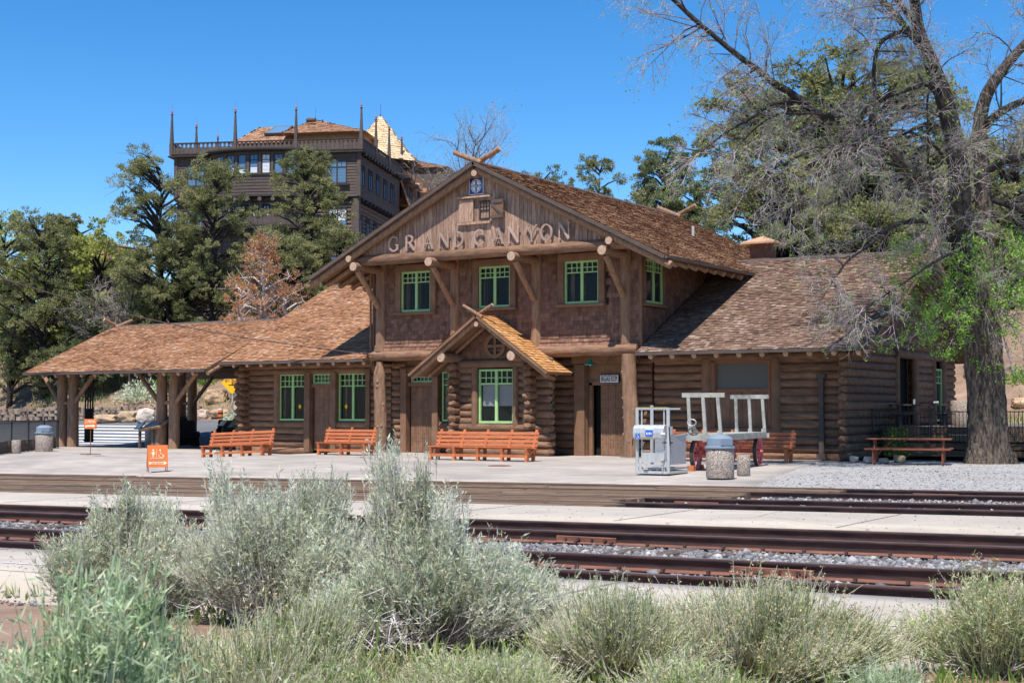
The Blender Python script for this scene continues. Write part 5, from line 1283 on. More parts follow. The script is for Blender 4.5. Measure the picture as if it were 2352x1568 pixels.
# cable
a=Vector((-33.35,43.75,3.72)); b=W(-60,619,62); pts=[a.lerp(b,t)+Vector((0,0,-.5*math.sin(PI*t)*1.0)) for t in np.linspace(0,1,30)]
mb=MB(); mb.tube(pts,.022,n=5); mb.tube([a+Vector((.55,.1,-.06)),a],.012,n=5); mb.tube([a,a+Vector((-.05,-.05,-.25)),a+Vector((.05,-.1,-.5)),a+Vector((.15,-.05,-.45)),a+Vector((.2,0,-.3))],.014,n=5)
mb.box(a+(b-a).normalized()*.35,(.22,.08,.06)); tag(mb.build('power_cable',M['rail']),'black overhead cable sloping down to the left knotty post','cable')
# manhole
c=G(1147,1069.5); mb=MB(); mb.cyl((0,0,.004),(0,0,.012),.34,n=28,smooth=False); mb.cyl((0,0,.013),(0,0,.02),.27,n=28,smooth=False); o=mb.build('manhole_cover',M['railbase']); o.location=(c.x,c.y,gzf(c.x,c.y)); tag(o,'rusty round manhole cover in the pale paving','manhole cover')
# ---------------- iron fences
def fence(label,A,B,h,n,posts,z=None,panel=None):
    A=Vector(A);B=Vector(B); z0=lambda p:(gzf(p.x,p.y) if z is None else z)
    r=thing('iron_fence',label,'fence',(A.x,A.y,z0(A)))
    mb=MB()
    for k in range(n+1):
        p=A.lerp(B,k/n); zz=z0(p); mb.cyl((p.x,p.y,zz+.05),(p.x,p.y,zz+h),.012,n=5)
    o=mb.build('picket_panel',M['iron'],r)
    for zz in (.1,h-.03):
        mb=MB(); mb.beam((A.x,A.y,z0(A)+zz),(B.x,B.y,z0(B)+zz),.03,.03); mb.build('fence_rail',M['iron'],r)
    for k in range(posts+1):
        p=A.lerp(B,k/posts); mb=MB(); mb.cyl((p.x,p.y,z0(p)),(p.x,p.y,z0(p)+h+.08),.028,n=8); mb.build('fence_post',M['iron'],r)
    return r
fa=G(-40,1048);fb=G(c8x:=246,1027)
fence('black iron picket fence at far left by the road',(-43.2,34.2,0),(-49.4,42.5,0),1.2,80,4)
fence('black iron picket fence behind the red picnic table',(-15.0,46.9,0),(-5.5,47.4,0),1.15,78,5,z=.45)
# raised timber deck at the right end
dk=thing('timber_deck','raised grey timber deck against the right end of the depot','deck',(-11,51,0))
mb=MB()
for k in range(26): mb.box((-10.2,47.95+.3*k,1.02),(9.4,.285,.06))
mb.build('deck_boards',M['tie'],dk)
mb=MB()
for z in (.2,.45,.7,.92): mb.box((-10.2,47.75,z),(9.4,.12,.2))
mb.build('deck_skirt',M['plank'],dk)
def picnic(label,p,rot,m,legm,L=1.85,group='picnic tables'):
    r=thing('picnic_table',label,'picnic table',p,rot,group,local=True)
    mb=MB()
    for k in range(5): mb.box((0,-.3+.15*k,.75),(L,.142,.045))
    mb.build('table_top',m,r,bevel=.005)
    for s in (-1,1): 
        mb=MB(); mb.box((0,s*.68-.07,.45),(L,.13,.045)); mb.box((0,s*.68+.07,.45),(L,.13,.045)); mb.build('seat',m,r,bevel=.005)
        mb=MB(); x=s*(L/2-.25); mb.tube([(x,-.25,.72),(x,-.25,.03),(x,-.32,.0)],.025,n=6);mb.tube([(x,.25,.72),(x,.25,.03)],.025,n=6); mb.tube([(x,-.75,.42),(x,-.72,.02)],.025,n=6); mb.tube([(x,.75,.42),(x,.72,.02)],.025,n=6); mb.beam((x,-.75,.41),(x,.75,.41),.04,.04); mb.beam((x,0,.2),(x-s*.5,0,.7),.04,.03); mb.build('leg_frame',legm,r)
    return r
redwood=mat('red_brown_table_paint',(.26,.085,.045),(.17,.055,.03),scale=7,stretch=(.5,3,3),rough=.6,rv=.1)
p=G(2075,1066); picnic('red-brown wooden picnic table on the gravel beside the big tree',(p.x,p.y+.6,0),math.radians(12),redwood,redwood,L=2.5)
p=PX(2100,975,-11.9); pt=Vector((-14.1,49.4,1.05)); picnic('dark picnic table on the raised timber deck',pt,math.radians(22),M['hotel'],M['hotel'],L=2.0)
cupm=mat('pale_green_paper_cup',(.55,.68,.58),(.5,.62,.54),rough=.6)
mb=MB(); mb.lathe((0,0,0),[(.035,0),(.05,.17),(.052,.175)],n=14); o=mb.build('paper_cup',cupm); o.location=(-14.3,49.3,1.825); tag(o,'upright pale paper cup on the dark deck table','paper cup','paper cups')
c2=o.copy(); COL.objects.link(c2); c2.location=(-13.7,49.5,1.88); c2.rotation_euler=(0,PI/2,.3); c2['label']='tipped-over pale paper cup on the dark deck table'
mb=MB(); mb.lathe((0,0,0),[(.42,0),(.44,.05),(.44,.85),(.4,.9)],n=24); o=mb.build('concrete_planter',M['aggregate']); p=PX(2243,980,-9.9); o.location=(-13.7,53.4,1.08); tag(o,'round grey concrete planter on the deck, left of the big trunk','planter')
# dark timber settles inside the portico
def settle(label,x0,x1,y,rot=0):
    r=thing('settle_bench',label,'bench',((x0+x1)/2,y,gzf((x0+x1)/2,y)),rot,'dark high-backed benches',local=True); L=x1-x0
    mb=MB(); mb.box((0,0,.62),(L,.06,1.1)); mb.build('bench_back',M['hotel2'],r)
    mb=MB(); mb.box((0,-.3,.45),(L,.5,.06)); mb.build('bench_seat',M['hotel2'],r)
    for s in (-1,1):
        mb=MB(); mb.prism([(s*L/2,.05,0),(s*L/2,-.55,0),(s*L/2,-.58,.15),(s*L/2,-.48,.35),(s*L/2,-.6,.55),(s*L/2,-.55,.68),(s*L/2,-.3,.7),(s*L/2,-.12,.9),(s*L/2,-.14,1.1),(s*L/2,-.05,1.2),(s*L/2,.08,1.2)],(s*.07,0,0)); mb.build('bench_end',M['hotel2'],r)
    for x in (-L*.25,L*.2):
        mb=MB(); mb.prism([(x-.28,-.03,1.17),(x+.28,-.03,1.17),(x+.2,-.03,1.22),(x+.16,-.03,1.3),(x+.06,-.03,1.34),(x-.06,-.03,1.34),(x-.16,-.03,1.3),(x-.2,-.03,1.22)],(0,.06,0)); mb.build('crest',M['hotel2'],r)
settle('long dark high-backed bench in the portico beside the left wing',-45.3,-41.3,48.2)
settle('dark high-backed bench seen end-on beside the middle portico posts',-46.9,-45.4,46.3,rot=PI/2*.85)
mb=MB(); mb.lathe((0,0,0),[(.2,0),(.2,.85)],n=20); o=mb.build('ash_urn',M['aggregate']); p=G(343,1027); o.location=(p.x,p.y,0); tag(o,'tall speckled concrete cylinder in the portico shade','ash urn')
# road things
p=ground_at(533,956); ys=thing('warning_sign','yellow diamond warning sign with black arrow on a grey pole beyond the road','road sign',(p.x,p.y,gzf(p.x,p.y)),math.radians(28),local=True)
dz=W(531,879,(p-CAM).dot(FW)).z-gzf(p.x,p.y)
mb=MB(); mb.box((0,.02,dz/2+.2),(.07,.05,dz+.6)); mb.build('pole',M['steel'],ys); s_=.66; mb=MB(); mb.prism([(0,-.02,dz-s_),(s_,-.02,dz),(0,-.02,dz+s_),(-s_,-.02,dz)],(0,.015,0)); b_=mb.build('sign_face',M['yellow'],ys)
mb=MB(); mb.box((0,-.026,dz-.12),(.42,.006,.05)); mb.prism([(-.03,-.024,dz-.12),(-.03,-.024,dz+.2),(.03,-.024,dz+.2),(.03,-.024,dz-.12)],(0,-.006,0)); mb.build('arrow_print',M['signblack'],b_)
p=ground_at(506,966); ob=thing('traffic_barrel','orange and black striped traffic channelizer post beside the road','traffic post',(p.x,p.y,gzf(p.x,p.y)),0,local=True)
for i,(z,h_,m_) in enumerate(((0,.12,'orange'),(.12,.1,'signblack'),(.22,.14,'orange'),(.36,.1,'signblack'),(.46,.14,'orange'),(.6,.08,'signwhite'))): mb=MB(); mb.lathe((0,0,z+.0),[(.14,0),(.14,h_-.002)],n=16); mb.build('band',M[m_],ob)
# boulders
def boulder(label,px,py,w,h,seed,dark=.5,group='sandstone boulders along the road'):
    q=ground_at(px,py); k=(q-CAM).dot(FW)/F_; wm=w*k;hm=h*k; r=random.Random(seed)
    import bmesh
    bm=bmesh.new(); bmesh.ops.create_icosphere(bm,subdivisions=3,radius=1.)
    off=Vector((seed*3.1,seed*1.7,0))
    for v in bm.verts:
        c=v.co.copy(); m=max(abs(c.x),abs(c.y),abs(c.z)); c=c*(1-.55)+c/m*.55*.9
        c*=1+.22*noise.noise(c*1.3+off)+.08*noise.noise(c*4+off); v.co=Vector((c.x*wm*.54,c.y*wm*.42,c.z*hm*.56+hm*.40))
    me=bpy.data.meshes.new('boulder'); bm.to_mesh(me); bm.free(); me.materials.append(M['boulder'])
    a=me.attributes.new('rnd','FLOAT','FACE'); a.data.foreach_set('value',[dark]*len(me.polygons))
    o=link('boulder',me); o.location=(q.x,q.y,gzf(q.x,q.y)); o.rotation_euler=(0,0,YAW+r.uniform(-.3,.3)); tag(o,label,'boulder',group)
bl=[('small white boulder at the left end of the roadside row',367,969,15,14,.95),('long low golden boulder second in the roadside row',428,971,56,22,.5),('square ochre boulder seen between the portico posts',500,0,0,0,.5)]
for i,(lb,x,y,w_,h_,dk_) in enumerate([
 ('small white boulder at the left end of the roadside row',365,969,15,14,1.),
 ('low golden boulder beside the small white one',427,971,0,0,.4)]): pass
B=[('small white boulder, first in the roadside row',367,968,14,13,1.),('low golden boulder right of the small white one',424*0+ 400,970,0,0,.4)]
BL=[(366,968,14,13,1.,'small white boulder, leftmost of the row left of the middle posts'),(0,0,0,0,0,'')]
rows=[(366,968,14,14,1.,'small white boulder at the left end of the roadside row'),
 (421-0,0,0,0,0,'')]
def bb(i,x,y,w,h,dk,lb): boulder(lb,x,y,w,h,i+3,dk)
# pixels in the 2352-wide picture: centre x, base y, width, height
for i,t in enumerate([(367,967,14,14,1.,'small white boulder just right of the MENS sign post'),
 (404,969,56,20,.35,'low golden boulder right of the small white one'),
 (452-8,969,46,32,.2,'blocky ochre boulder with dark streaks in the roadside row')][:0]): pass
vals=[(366,968,13,13,1.,'small white boulder at the left end of the roadside row'),
(245,0,0,0,0,'')]
list_=[(212,967,14,13,1.,'small white boulder just right of the MENS sign board'),
(246,969,56,19,.3,'long low golden boulder beside the small white one'),
(294,968,45,27,.2,'blocky ochre boulder in the middle of the roadside row'),
(336,968,41,32,.9,'grey white rounded boulder left of the middle portico posts'),
(371,966,24,32,.6,'grey boulder half hidden by the middle portico posts'),
(462,962,36,24,.75,'pale boulder right of the dark portico posts, lower tier'),
(506,958,48,20,.45,'flat golden boulder in the lower tier behind the portico'),
(556,955,42,28,.3,'bright ochre boulder beside the left wing, lower tier'),
(497,925,50,34,.2,'broad brown boulder in the upper tier left of the sign pole'),
(551,922,38,28,.55,'upper tier boulder right of the yellow sign pole'),
(575,965,24,26,.4,'small ochre boulder against the left wing corner'),
(2250,955,46,24,.5,'flat sandstone block right of the depot, left of the big trunk'),
(2345,935,40,22,.4,'sandstone block on the slope right of the big trunk')]
for i,t in enumerate(list_): boulder(t[5],t[0],t[1],t[2],t[3],i+2,t[4])
# loose rocks near the picnic table, and along the foot of the left fence
for i,(x,y,w_,h_,dk_,lb) in enumerate([(1962,1060,20,14,.9,'grey rock at the foot of the depot corner logs'),(1998,1061,28,14,.9,'grey rock under the left end of the red picnic table'),(2066,1060,26,16,.3,'orange rock under the red picnic table'),(2030,1062,22,12,.8,'grey rock under the middle of the red picnic table')]):
    boulder(lb,x,y,w_,h_,40+i,dk_,'rocks beside the red picnic table')
def stonewall(label,pts,h,seed,cat='stone wall',th=.5):
    r=thing('stone_wall',label,cat,tuple(pts[0][:2])+(0,)); mb=MB(); rr=random.Random(seed)
    for a,b in zip(pts,pts[1:]):
        a=Vector((a[0],a[1],0));b=Vector((b[0],b[1],0)); L=(b-a).length; z=0
        while z<h:
            hh=rr.uniform(.16,.26); t=0
            while t<L:
                w=rr.uniform(.25,.6); p=a.lerp(b,min(1,(t+w/2)/L)); R=Matrix.Rotation(math.atan2(b.y-a.y,b.x-a.x)+rr.uniform(-.1,.1),3,'Z')@Matrix.Rotation(rr.uniform(-.06,.06),3,'X')
                zz=gzf(p.x,p.y)+z+hh/2; s=rr.random()
                # rounded block
                c=Vector((p.x+rr.uniform(-.04,.04),p.y+rr.uniform(-.06,.06),zz)); x_,y_,z_=w*.48,th*.5,hh*.5
                vs=[];
                for sz in (-1,1):
                    for sx,sy in ((-1,-.6),(-.6,-1),(.6,-1),(1,-.6),(1,.6),(.6,1),(-.6,1),(-1,.6)):
                        vs.append(c+R@Vector((sx*x_*rr.uniform(.85,1),sy*y_*rr.uniform(.9,1),sz*z_*rr.uniform(.85,1))))
                mb.add(vs,[tuple(range(7,-1,-1)),tuple(range(8,16))]+[(i,(i+1)%8,(i+1)%8+8,i+8) for i in range(8)],s)
                t+=w
            z+=hh
    mb.build('stone_course',M['graystone'],r); return r
stonewall('low stacked stone wall across the road at far left',[(-83,55.),(-60,62.1)],.55,5)
stonewall('rough stone kerb along the foot of the left iron fence',[(-43.7,34.4),(-49.8,42.5)],.3,6,th=.35)
stonewall('stacked stone edging on the slope right of the depot',[(-17,66.5),(2,66.5)],.5,8)
# ================================================================== hotel on the hill
psi=YAW-math.radians(9.5); HO=Vector((-70.2,91.2,0))
he1=Vector((math.cos(psi),math.sin(psi),0)); he2=Vector((-math.sin(psi),math.cos(psi),0))
ho=thing('hotel','large dark brown timber hotel with spired roof terrace on the hill','hotel',tuple(HO),psi,local=True)
hb=thing  # noqa
UR=-.7; ULFT=-16.3; ZS0,ZS1=18.8,22.35; ZL0=6.0
def hx(*a): return Vector(a)
def siding(mb,a,b,z0,z1,n,p=.24):
    """lapped boards from a to b (2D u,v), outward n"""
    a=Vector((a[0],a[1],0));b=Vector((b[0],b[1],0));n=Vector((n[0],n[1],0)); z=z0
    while z<z1-.01:
        h=min(p,z1-z); mb.add([a+n*.05+Z1*z,b+n*.05+Z1*z,b+n*.015+Z1*(z+h),a+n*.015+Z1*(z+h),a+Z1*z,b+Z1*z],[(0,1,2,3),(4,5,1,0)]); z+=p
def hlogs(mb,a,b,z0,z1,p=.33):
    z=z0
    while z+p/2<z1:
        mb.cyl((a[0],a[1],z+p/2),(b[0],b[1],z+p/2),p*.55,n=8,jit=.01,step=3.,caps=True); z+=p
def wallbox(mb,a,b,z0,z1,n,t=.1):
    a=Vector((a[0],a[1],z0));b=Vector((b[0],b[1],z0)); n=Vector((n[0],n[1],0)); mb.prism([a,b,b+Z1*(z1-z0),a+Z1*(z1-z0)],-n*t)
VB=13.3
mb=MB(); siding(mb,(ULFT,0),(UR,0),ZS0,ZS1-.0,(0,-1)); wallbox(mb,(ULFT,0),(UR,0),ZS0,ZS1,(0,-1)); mb.build('siding_wall',M['hotel'],ho)
mb=MB(); siding(mb,(UR,0),(UR,VB),ZS0,ZS1,(1,0)); wallbox(mb,(UR,0),(UR,VB),ZS0,ZS1,(1,0)); mb.build('siding_wall',M['hotel'],ho)
mb=MB(); wallbox(mb,(ULFT,VB),(ULFT,0),ZS0,ZS1,(-1,0)); siding(mb,(ULFT,VB),(ULFT,0),ZS0,ZS1,(-1,0)); wallbox(mb,(ULFT,VB),(ULFT,.5),ZL0,ZS0,(-1,0)); mb.build('siding_wall',M['hotel'],ho)
mb=MB(); mb.box(((UR+ULFT)/2,VB/2,ZS0-.05),(UR-ULFT-.05,VB,.1)); mb.box(((UR+ULFT)/2,VB/2,ZS1+.02),(UR-ULFT+.9,VB+.9,.12)); mb.build('floor_band',M['hotel2'],ho)
mb=MB(); hlogs(mb,(ULFT+.2,.5),(UR-.3,.5),ZL0,ZS0-.15); wallbox(mb,(ULFT+.2,.6),(UR-.4,.6),ZL0,ZS0,(0,-1)); mb.build('log_wall',M['hlog'],ho)
mb=MB(); hlogs(mb,(UR-.5,.3),(UR-.5,VB),ZL0,ZS0-.15); wallbox(mb,(UR-.6,.3),(UR-.6,VB),ZL0,ZS0,(1,0)); mb.build('log_wall',M['hlog'],ho)
mb=MB(); mb.box((UR-.25,.3,(ZL0+ZS0)/2),(.5,.5,ZS0-ZL0)); mb.box((UR+.02,0,(ZS0+ZS1)/2),(.3,.26,ZS1-ZS0)); mb.box((ULFT+.1,0,(ZS0+ZS1)/2),(.3,.2,ZS1-ZS0)); mb.build('corner_post',M['hotel'],ho)
# brackets under the eaves and under the overhang on the right face
mb=MB()
for k in range(14): mb.box((UR+.25,.5+k*.93,ZS1-.16),(.55,.14,.2))
for k in range(11): mb.box((UR-.1,.7+k*1.15,ZS0-.22),(.7,.2,.26))
mb.build('eave_bracket',M['hotel2'],ho)
def hwin(O,e,n,w,h,two=True,top=.28,glass='blueglass',blind=None):
    f=window(ho,O,e,n,w,h,two=two,topfrac=top,cols=2,rows=1,glass='blueglass',fm='hotel2',fr=.06,depth=.05)
    if blind:
        e=Vector(e);n=Vector(n);O=Vector(O); mb=MB(); R=Matrix((e,n,Z1)).transposed(); k=int((blind[1]-blind[0])*h/.11)
        for i in range(k):
            for (a,b) in (((.08,w/2-.05),(w/2+.05,w-.08)) if two else ((.08,w-.08),)): mb.box(O+e*((a+b)/2)+Z1*(h*blind[0]+.11*i+.06)+n*.012,(b-a,.01,.085),R)
        mb.build('shutter_slats',M['blind'],f)
    return f
# right face windows
for k in range(5): 
    hwin((UR+.06,.35+2.42*k,19.7),Vector((0,1,0)),Vector((1,0,0)),1.15,1.75)
for k in range(5):
    hwin((UR-.32,1.0+2.42*k,15.95),Vector((0,1,0)),Vector((1,0,0)),1.15,1.6); hwin((UR-.32,1.0+2.42*k,12.2),Vector((0,1,0)),Vector((1,0,0)),1.15,1.6)
# front windows
E1=Vector((1,0,0));EN=Vector((0,-1,0))
hwin((-3.3,-.06,19.85),E1,EN,1.6,1.85,blind=None); hwin((-15.2,-.06,19.9),E1,EN,1.5,1.8)
hwin((-3.3,.28,16.2),E1,EN,1.55,1.7,blind=(.4,.98)); hwin((-15.3,.28,16.2),E1,EN,1.5,1.7); hwin((-3.3,.28,12.4),E1,EN,1.55,1.7)
mb=MB(); 
for (u,z,w,v) in ((-2.5,19.75,2.1,-.1),(-2.5,16.05,2.,.25),(-14.5,19.8,2.,-.1)): mb.box((u,v-.05,z),(w,.25,.14))
mb.build('window_sill',M['hotel2'],ho)
# curved bay
bc=-8.9; bw=4.5; nb=9
def arcp(z,k,out=0.,n=nb,w=bw,d=1.75):
    t=-1+2*k/n; return Vector((bc+t*(w+out),-(d+out)*(1-t*t)**.5-.0 if abs(t)<1 else 0.,z))
def arcring(mb,z0,z1,out,thick=.2,w=bw,d=1.75):
    for k in range(nb):
        a=arcp(z0,k,out,w=w,d=d);b=arcp(z0,k+1,out,w=w,d=d); a2=Vector((a.x,a.y+thick,z0)); b2=Vector((b.x,b.y+thick,z0)); h=Z1*(z1-z0)
        mb.add([a,b,b2,a2,a+h,b+h,b2+h,a2+h],[(3,2,1,0),(4,5,6,7),(0,1,5,4),(1,2,6,5),(2,3,7,6),(3,0,4,7)])
mb=MB(); arcring(mb,18.85,20.45,0); arcring(mb,22.1,22.32,0); 
for z in (19.1,19.35,19.6,19.85,20.1): arcring(mb,z,z+.03,.03)
mb.build('bay_wall',M['hotel'],ho)
mb=MB(); arcring(mb,22.32,22.42,.45,2.2); arcring(mb,22.42,22.55,.55,2.3); arcring(mb,18.7,18.86,.15,1.6); arcring(mb,20.42,20.52,.1); mb.build('bay_cornice',M['hotel2'],ho)
mb=MB(); 
for k in range(nb+1):
    p=arcp(20.5,k); mb.box((p.x,p.y+.05,21.3),(.22,.22,1.65))
mb.build('bay_mullion',M['hotel'],ho)
for k in range(1,nb-1):
    a=arcp(20.52,k);b=arcp(20.52,k+1); e=(b-a); L=e.length; e.normalize(); n=Vector((e.y,-e.x,0)); 
    if k in (3,): continue
    hwin(a+e*.14,e,n,L-.28,1.6,two=False,top=.3,blind=(.05,.95) if k in (5,) else (.05,.35) if k in(2,4) else None)
a=arcp(20.52,3);b=arcp(20.52,4); e=(b-a);L=e.length;e.normalize(); hwin(a+e*.14,e,Vector((e.y,-e.x,0)),L-.28,1.6,two=False,top=.01,blind=(.03,.3))
# lower storey of the bay with balcony
mb=MB(); z=14.2
while z<16.1: arcring(mb,z,z+.3,-.5); z+=.33
arcring(mb,18.15,18.3,-.5); arcring(mb,18.35,18.68,-.5); mb.build('bay_log_wall',M['hlog'],ho)
mb=MB()
for k in range(nb+1): p=arcp(16,k,-.5); mb.cyl((p.x,p.y,14.2),(p.x,p.y,18.6),.17,n=8)
for k in range(1,nb): p=arcp(18.5,k,-.3); d_=Vector((p.x-bc,p.y*2,0)).normalized(); mb.cyl(p-d_*.3,p+d_*.45,.17,n=10)
mb.build('bay_post',M['hlog'],ho)
for k in range(1,nb-1):
    a=arcp(16.5,k,-.5);b=arcp(16.5,k+1,-.5); e=(b-a); L=e.length; e.normalize(); n=Vector((e.y,-e.x,0)); hwin(a+e*.2,e,n,L-.4,1.6,two=True,blind=(.45,.95) if k in (4,5,2) else None)
def balustrade(parent,pts,z,h=.85,m='hotel',bump_gap=.36):
    for (a,b) in zip(pts,pts[1:]):
        a=Vector((a[0],a[1],0));b=Vector((b[0],b[1],0)); d=b-a; L=d.length; d.normalize(); n=max(1,int(L/bump_gap)); mb=MB(); t=L/n
        nrm=Vector((d.y,-d.x,0))
        for k in range(n):
            # boards with cut-outs between their tops
            s=a+d*(t*k+.012); w=t-.024
            P=[(0,0),(w,0),(w,.60*h),(w*.82,.66*h),(w*.66,.78*h),(w*.8,.88*h),(w*.8,h),(w*.2,h),(w*.2,.88*h),(w*.34,.78*h),(w*.18,.66*h),(0,.60*h)]
            mb.prism([s+d*x+Z1*(z+y) for x,y in P],nrm*.05)
        mb.build('balustrade_panel',M[m],parent)
        mb=MB(); mb.beam(a+Z1*(z+h+.04),b+Z1*(z+h+.04),.16,.1); mb.beam(a+Z1*(z+.0),b+Z1*(z+.0),.14,.08); mb.build('handrail',M['hotel2'],parent)
balustrade(ho,[(ULFT-.2,-.25),(UR+.25,-.25)],22.55)
balustrade(ho,[(UR+.25,-.25),(UR+.25,VB)],22.55)
balustrade(ho,[(ULFT-.2,VB),(ULFT-.2,-.25)],22.55)
lp=[arcp(16.3,k,.55) for k in range(nb+1)]; balustrade(ho,[(p.x,p.y) for p in lp],16.35,h=.95)
mb=MB(); arcring(mb,16.1,16.3,.7,1.8); arcring(mb,15.7,16.1,.2,1.2); mb.build('balcony_floor',M['hotel2'],ho)
def spire(u,v,z,h,s=.75):
    r=[(u,v)]
    mb=MB(); mb.prism([(u-.2*s,v-.2*s,z-.9),(u+.2*s,v-.2*s,z-.9),(u+.2*s,v+.2*s,z-.9),(u-.2*s,v+.2*s,z-.9)],(0,0,.9)); 
    b=.18*s;t=.07*s
    mb.add([(u-b,v-b,z),(u+b,v-b,z),(u+b,v+b,z),(u-b,v+b,z),(u-t,v-t,z+h),(u+t,v-t,z+h),(u+t,v+t,z+h),(u-t,v+t,z+h)],[(0,1,5,4),(1,2,6,5),(2,3,7,6),(3,0,4,7),(4,5,6,7)])
    o=mb.build('spire',M['hotel'],ho); mb=MB(); mb.lathe((u,v,z+h-.06),[(.08*s,0),(.17*s,.05),(.17*s,.09),(.05*s,.14),(.11*s,.2),(.11*s,.26),(.02*s,.33),(.015*s,.9)],n=10); mb.build('finial',mat('red_spire_finial',(.32,.10,.08),(.25,.08,.07),rough=.5) if 'fin' not in M else M['fin'],o)
M['fin']=mat('red_spire_finial',(.32,.10,.08),(.25,.08,.07),rough=.5)
for u in (ULFT-.2,-11.05,-5.9,UR+.25): spire(u,-.25,23.4,2.5)
for v in (4.3,8.7,VB-.1): spire(UR+.25,v,23.4,2.45)
for v in (5.,10.,15.): spire(ULFT-.2,v,23.4,2.45)
# roofs above
def hip(name,pts_low,pts_high,m,z0,z1,thick=None,name2=None):
    mb=MB(); n=len(pts_low); lo=[Vector((p[0],p[1],z0)) for p in pts_low]; hi=[Vector((p[0],p[1],z1)) for p in pts_high]
    for i in range(n):
        a,b,c,d=lo[i],lo[(i+1)%n],hi[(i+1)%n],hi[i]
        U=(b-a); LU=U.length; U.normalize(); mid=(c+d)/2-(a+b)/2; V=mid-U*mid.dot(U); LV=V.length; V.normalize()
        dl=(d-a).dot(U); cr=LU-(c-a).dot(U)
        shingles(mb,a,U,V,LU,LV,ex=.22,wd=(.18,.34),th=.03,keep=lambda u,v,dl=dl,cr=cr,LU=LU,LV=LV:u>dl*v/LV-.08 and u<LU-cr*v/LV+.08)
        mb.add([a,b,c,d],[(0,1,2,3)])
    mb.add(lo,[tuple(range(n-1,-1,-1))])
    return mb.build(name,m,ho)
# skylight block
r_=hip('roof',[(-15.0,9.),(-9.6,9.),(-9.2,16),(-15.,16)],[(-13.2,12.),(-9.4,12.),(-9.4,14),(-13.2,14)],M['roof_hotel'],25.1,27.1)
mb=MB(); mb.prism([(-12.2,10.1,25.95),(-10.2,10.1,25.95),(-10.0,11.5,26.85),(-11.6,11.5,26.85)],(0,-.1,.2)); sk_=mb.build('skylight',M['hotel'],r_); mb=MB(); mb.prism([(-12.05,10.08,26.15),(-10.35,10.08,26.15),(-10.15,11.3,26.95),(-11.5,11.3,26.95)],(0,-.02,.04)); mb.build('pane',M['blueglass'],sk_)
mb=MB(); mb.box((-11.9,12.8,24.0),(4.6,6.,2.9)); mb.build('penthouse_wall',M['roof_hotel'],ho)
mb=MB(); mb.box((-6.2,13.,24.4),(6.2,6.,2.9)); mb.build('penthouse_wall',M['roof_hotel'],ho)
hip('roof',[(-10.2,8.6),(-2.6,8.6),(-2.6,17),(-10.2,17)],[(-8.4,12.5),(-8.2,12.5),(-8.2,13.),(-8.4,13.)],M['roof_hotel'],25.8,27.7)
mb=MB(); mb.cyl((-8.6,11.,27.4),(-7.8,11.,27.4),.2,n=12); mb.cyl((-7.3,11.5,26.8),(-7.3,11.5,27.5),.08,n=8); mb.cyl((-8.3,12.7,27.6),(-8.3,12.7,28.9),.015,n=5); mb.build('roof_vent',M['hotel'],ho)
# turret
tc_=(0.4,20.)
TC=W(886,330,131); tl=inv_=Matrix.Rotation(-psi,3,'Z')@(TC-HO); tu,tv=tl.x,tl.y
zt0=W(900,357,131).z; zt1=W(867,268,131).z; tu=( Matrix.Rotation(-psi,3,'Z')@(W(874,300,131)-HO)).x; tv=(Matrix.Rotation(-psi,3,'Z')@(W(874,300,131)-HO)).y
mb=MB(); n=8
prof=[(3.9,zt0-.9),(2.5,zt0+.5),(1.55,zt0+1.7),(.12,zt1)]
for (r0,z0),(r1,z1) in zip(prof,prof[1:]):
    for k in range(n):
        a0=2*PI*(k+.5)/n;a1=2*PI*(k+1.5)/n
        A=Vector((tu+math.cos(a0)*r0,tv+math.sin(a0)*r0,z0));B=Vector((tu+math.cos(a1)*r0,tv+math.sin(a1)*r0,z0));C_=Vector((tu+math.cos(a1)*r1,tv+math.sin(a1)*r1,z1));D_=Vector((tu+math.cos(a0)*r1,tv+math.sin(a0)*r1,z1))
        U=(B-A);LU=U.length;U.normalize();V=((C_+D_)/2-(A+B)/2);LV=V.length;V.normalize(); dl=(LU-(C_-D_).length)/2
        shingles(mb,A,U,V,LU,LV,ex=.26,wd=(.2,.34),th=.04,keep=lambda u,v,dl=dl,LU=LU,LV=LV:u>dl*v/LV-.05 and u<LU-dl*v/LV+.05); mb.add([A,B,C_,D_],[(0,1,2,3)])
mb.build('turret_roof',M['roof_tur'],ho)
mb=MB(); mb.lathe((tu,tv,zt0-4),[(2.2,0),(2.2,3.2),(3.7,3.12),(3.7,3.2)],n=8,smooth=False); mb.build('turret_wall',M['hotel2'],ho)
mb=MB(); mb.lathe((tu,tv,zt1-.4),[(.3,0),(.02,.6),(.015,1.6)],n=8); mb.build('turret_finial',M['hotel2'],ho)
# rear wing with steep dormered roof
v0,v1=VB,34.; ur=UR+.5
mb=MB(); wallbox(mb,(ur-.6,v0),(ur-.6,v1),ZL0,19.6,(1,0)); siding(mb,(ur-.6,v0),(ur-.6,v1),15.,19.6,(1,0)); mb.build('siding_wall',M['hotel'],ho)
A=Vector((ur+.5,v0+.3,19.3)); V=Vector((-1.6,0,4.6)).normalized(); mb=MB(); shingles(mb,A,Vector((0,1,0)),V,v1-v0,4.9,ex=.24,wd=(.2,.36),th=.035); mb.add([A,A+Vector((0,v1-v0,0)),A+Vector((0,v1-v0,0))+V*4.9,A+V*4.9],[(0,1,2,3)]); mb.build('steep_roof',M['roof_hotel'],ho)
mb=MB(); mb.box((ur-6.5,(v0+v1)/2,21.8),(9.5,v1-v0,4.2)); mb.build('rear_block',M['hotel'],ho)
mb=MB()
for k in range(13): mb.box((ur+.2,v0+.8+k*1.6,19.15),(.7,.18,.22))
mb.build('eave_bracket',M['hotel2'],ho)
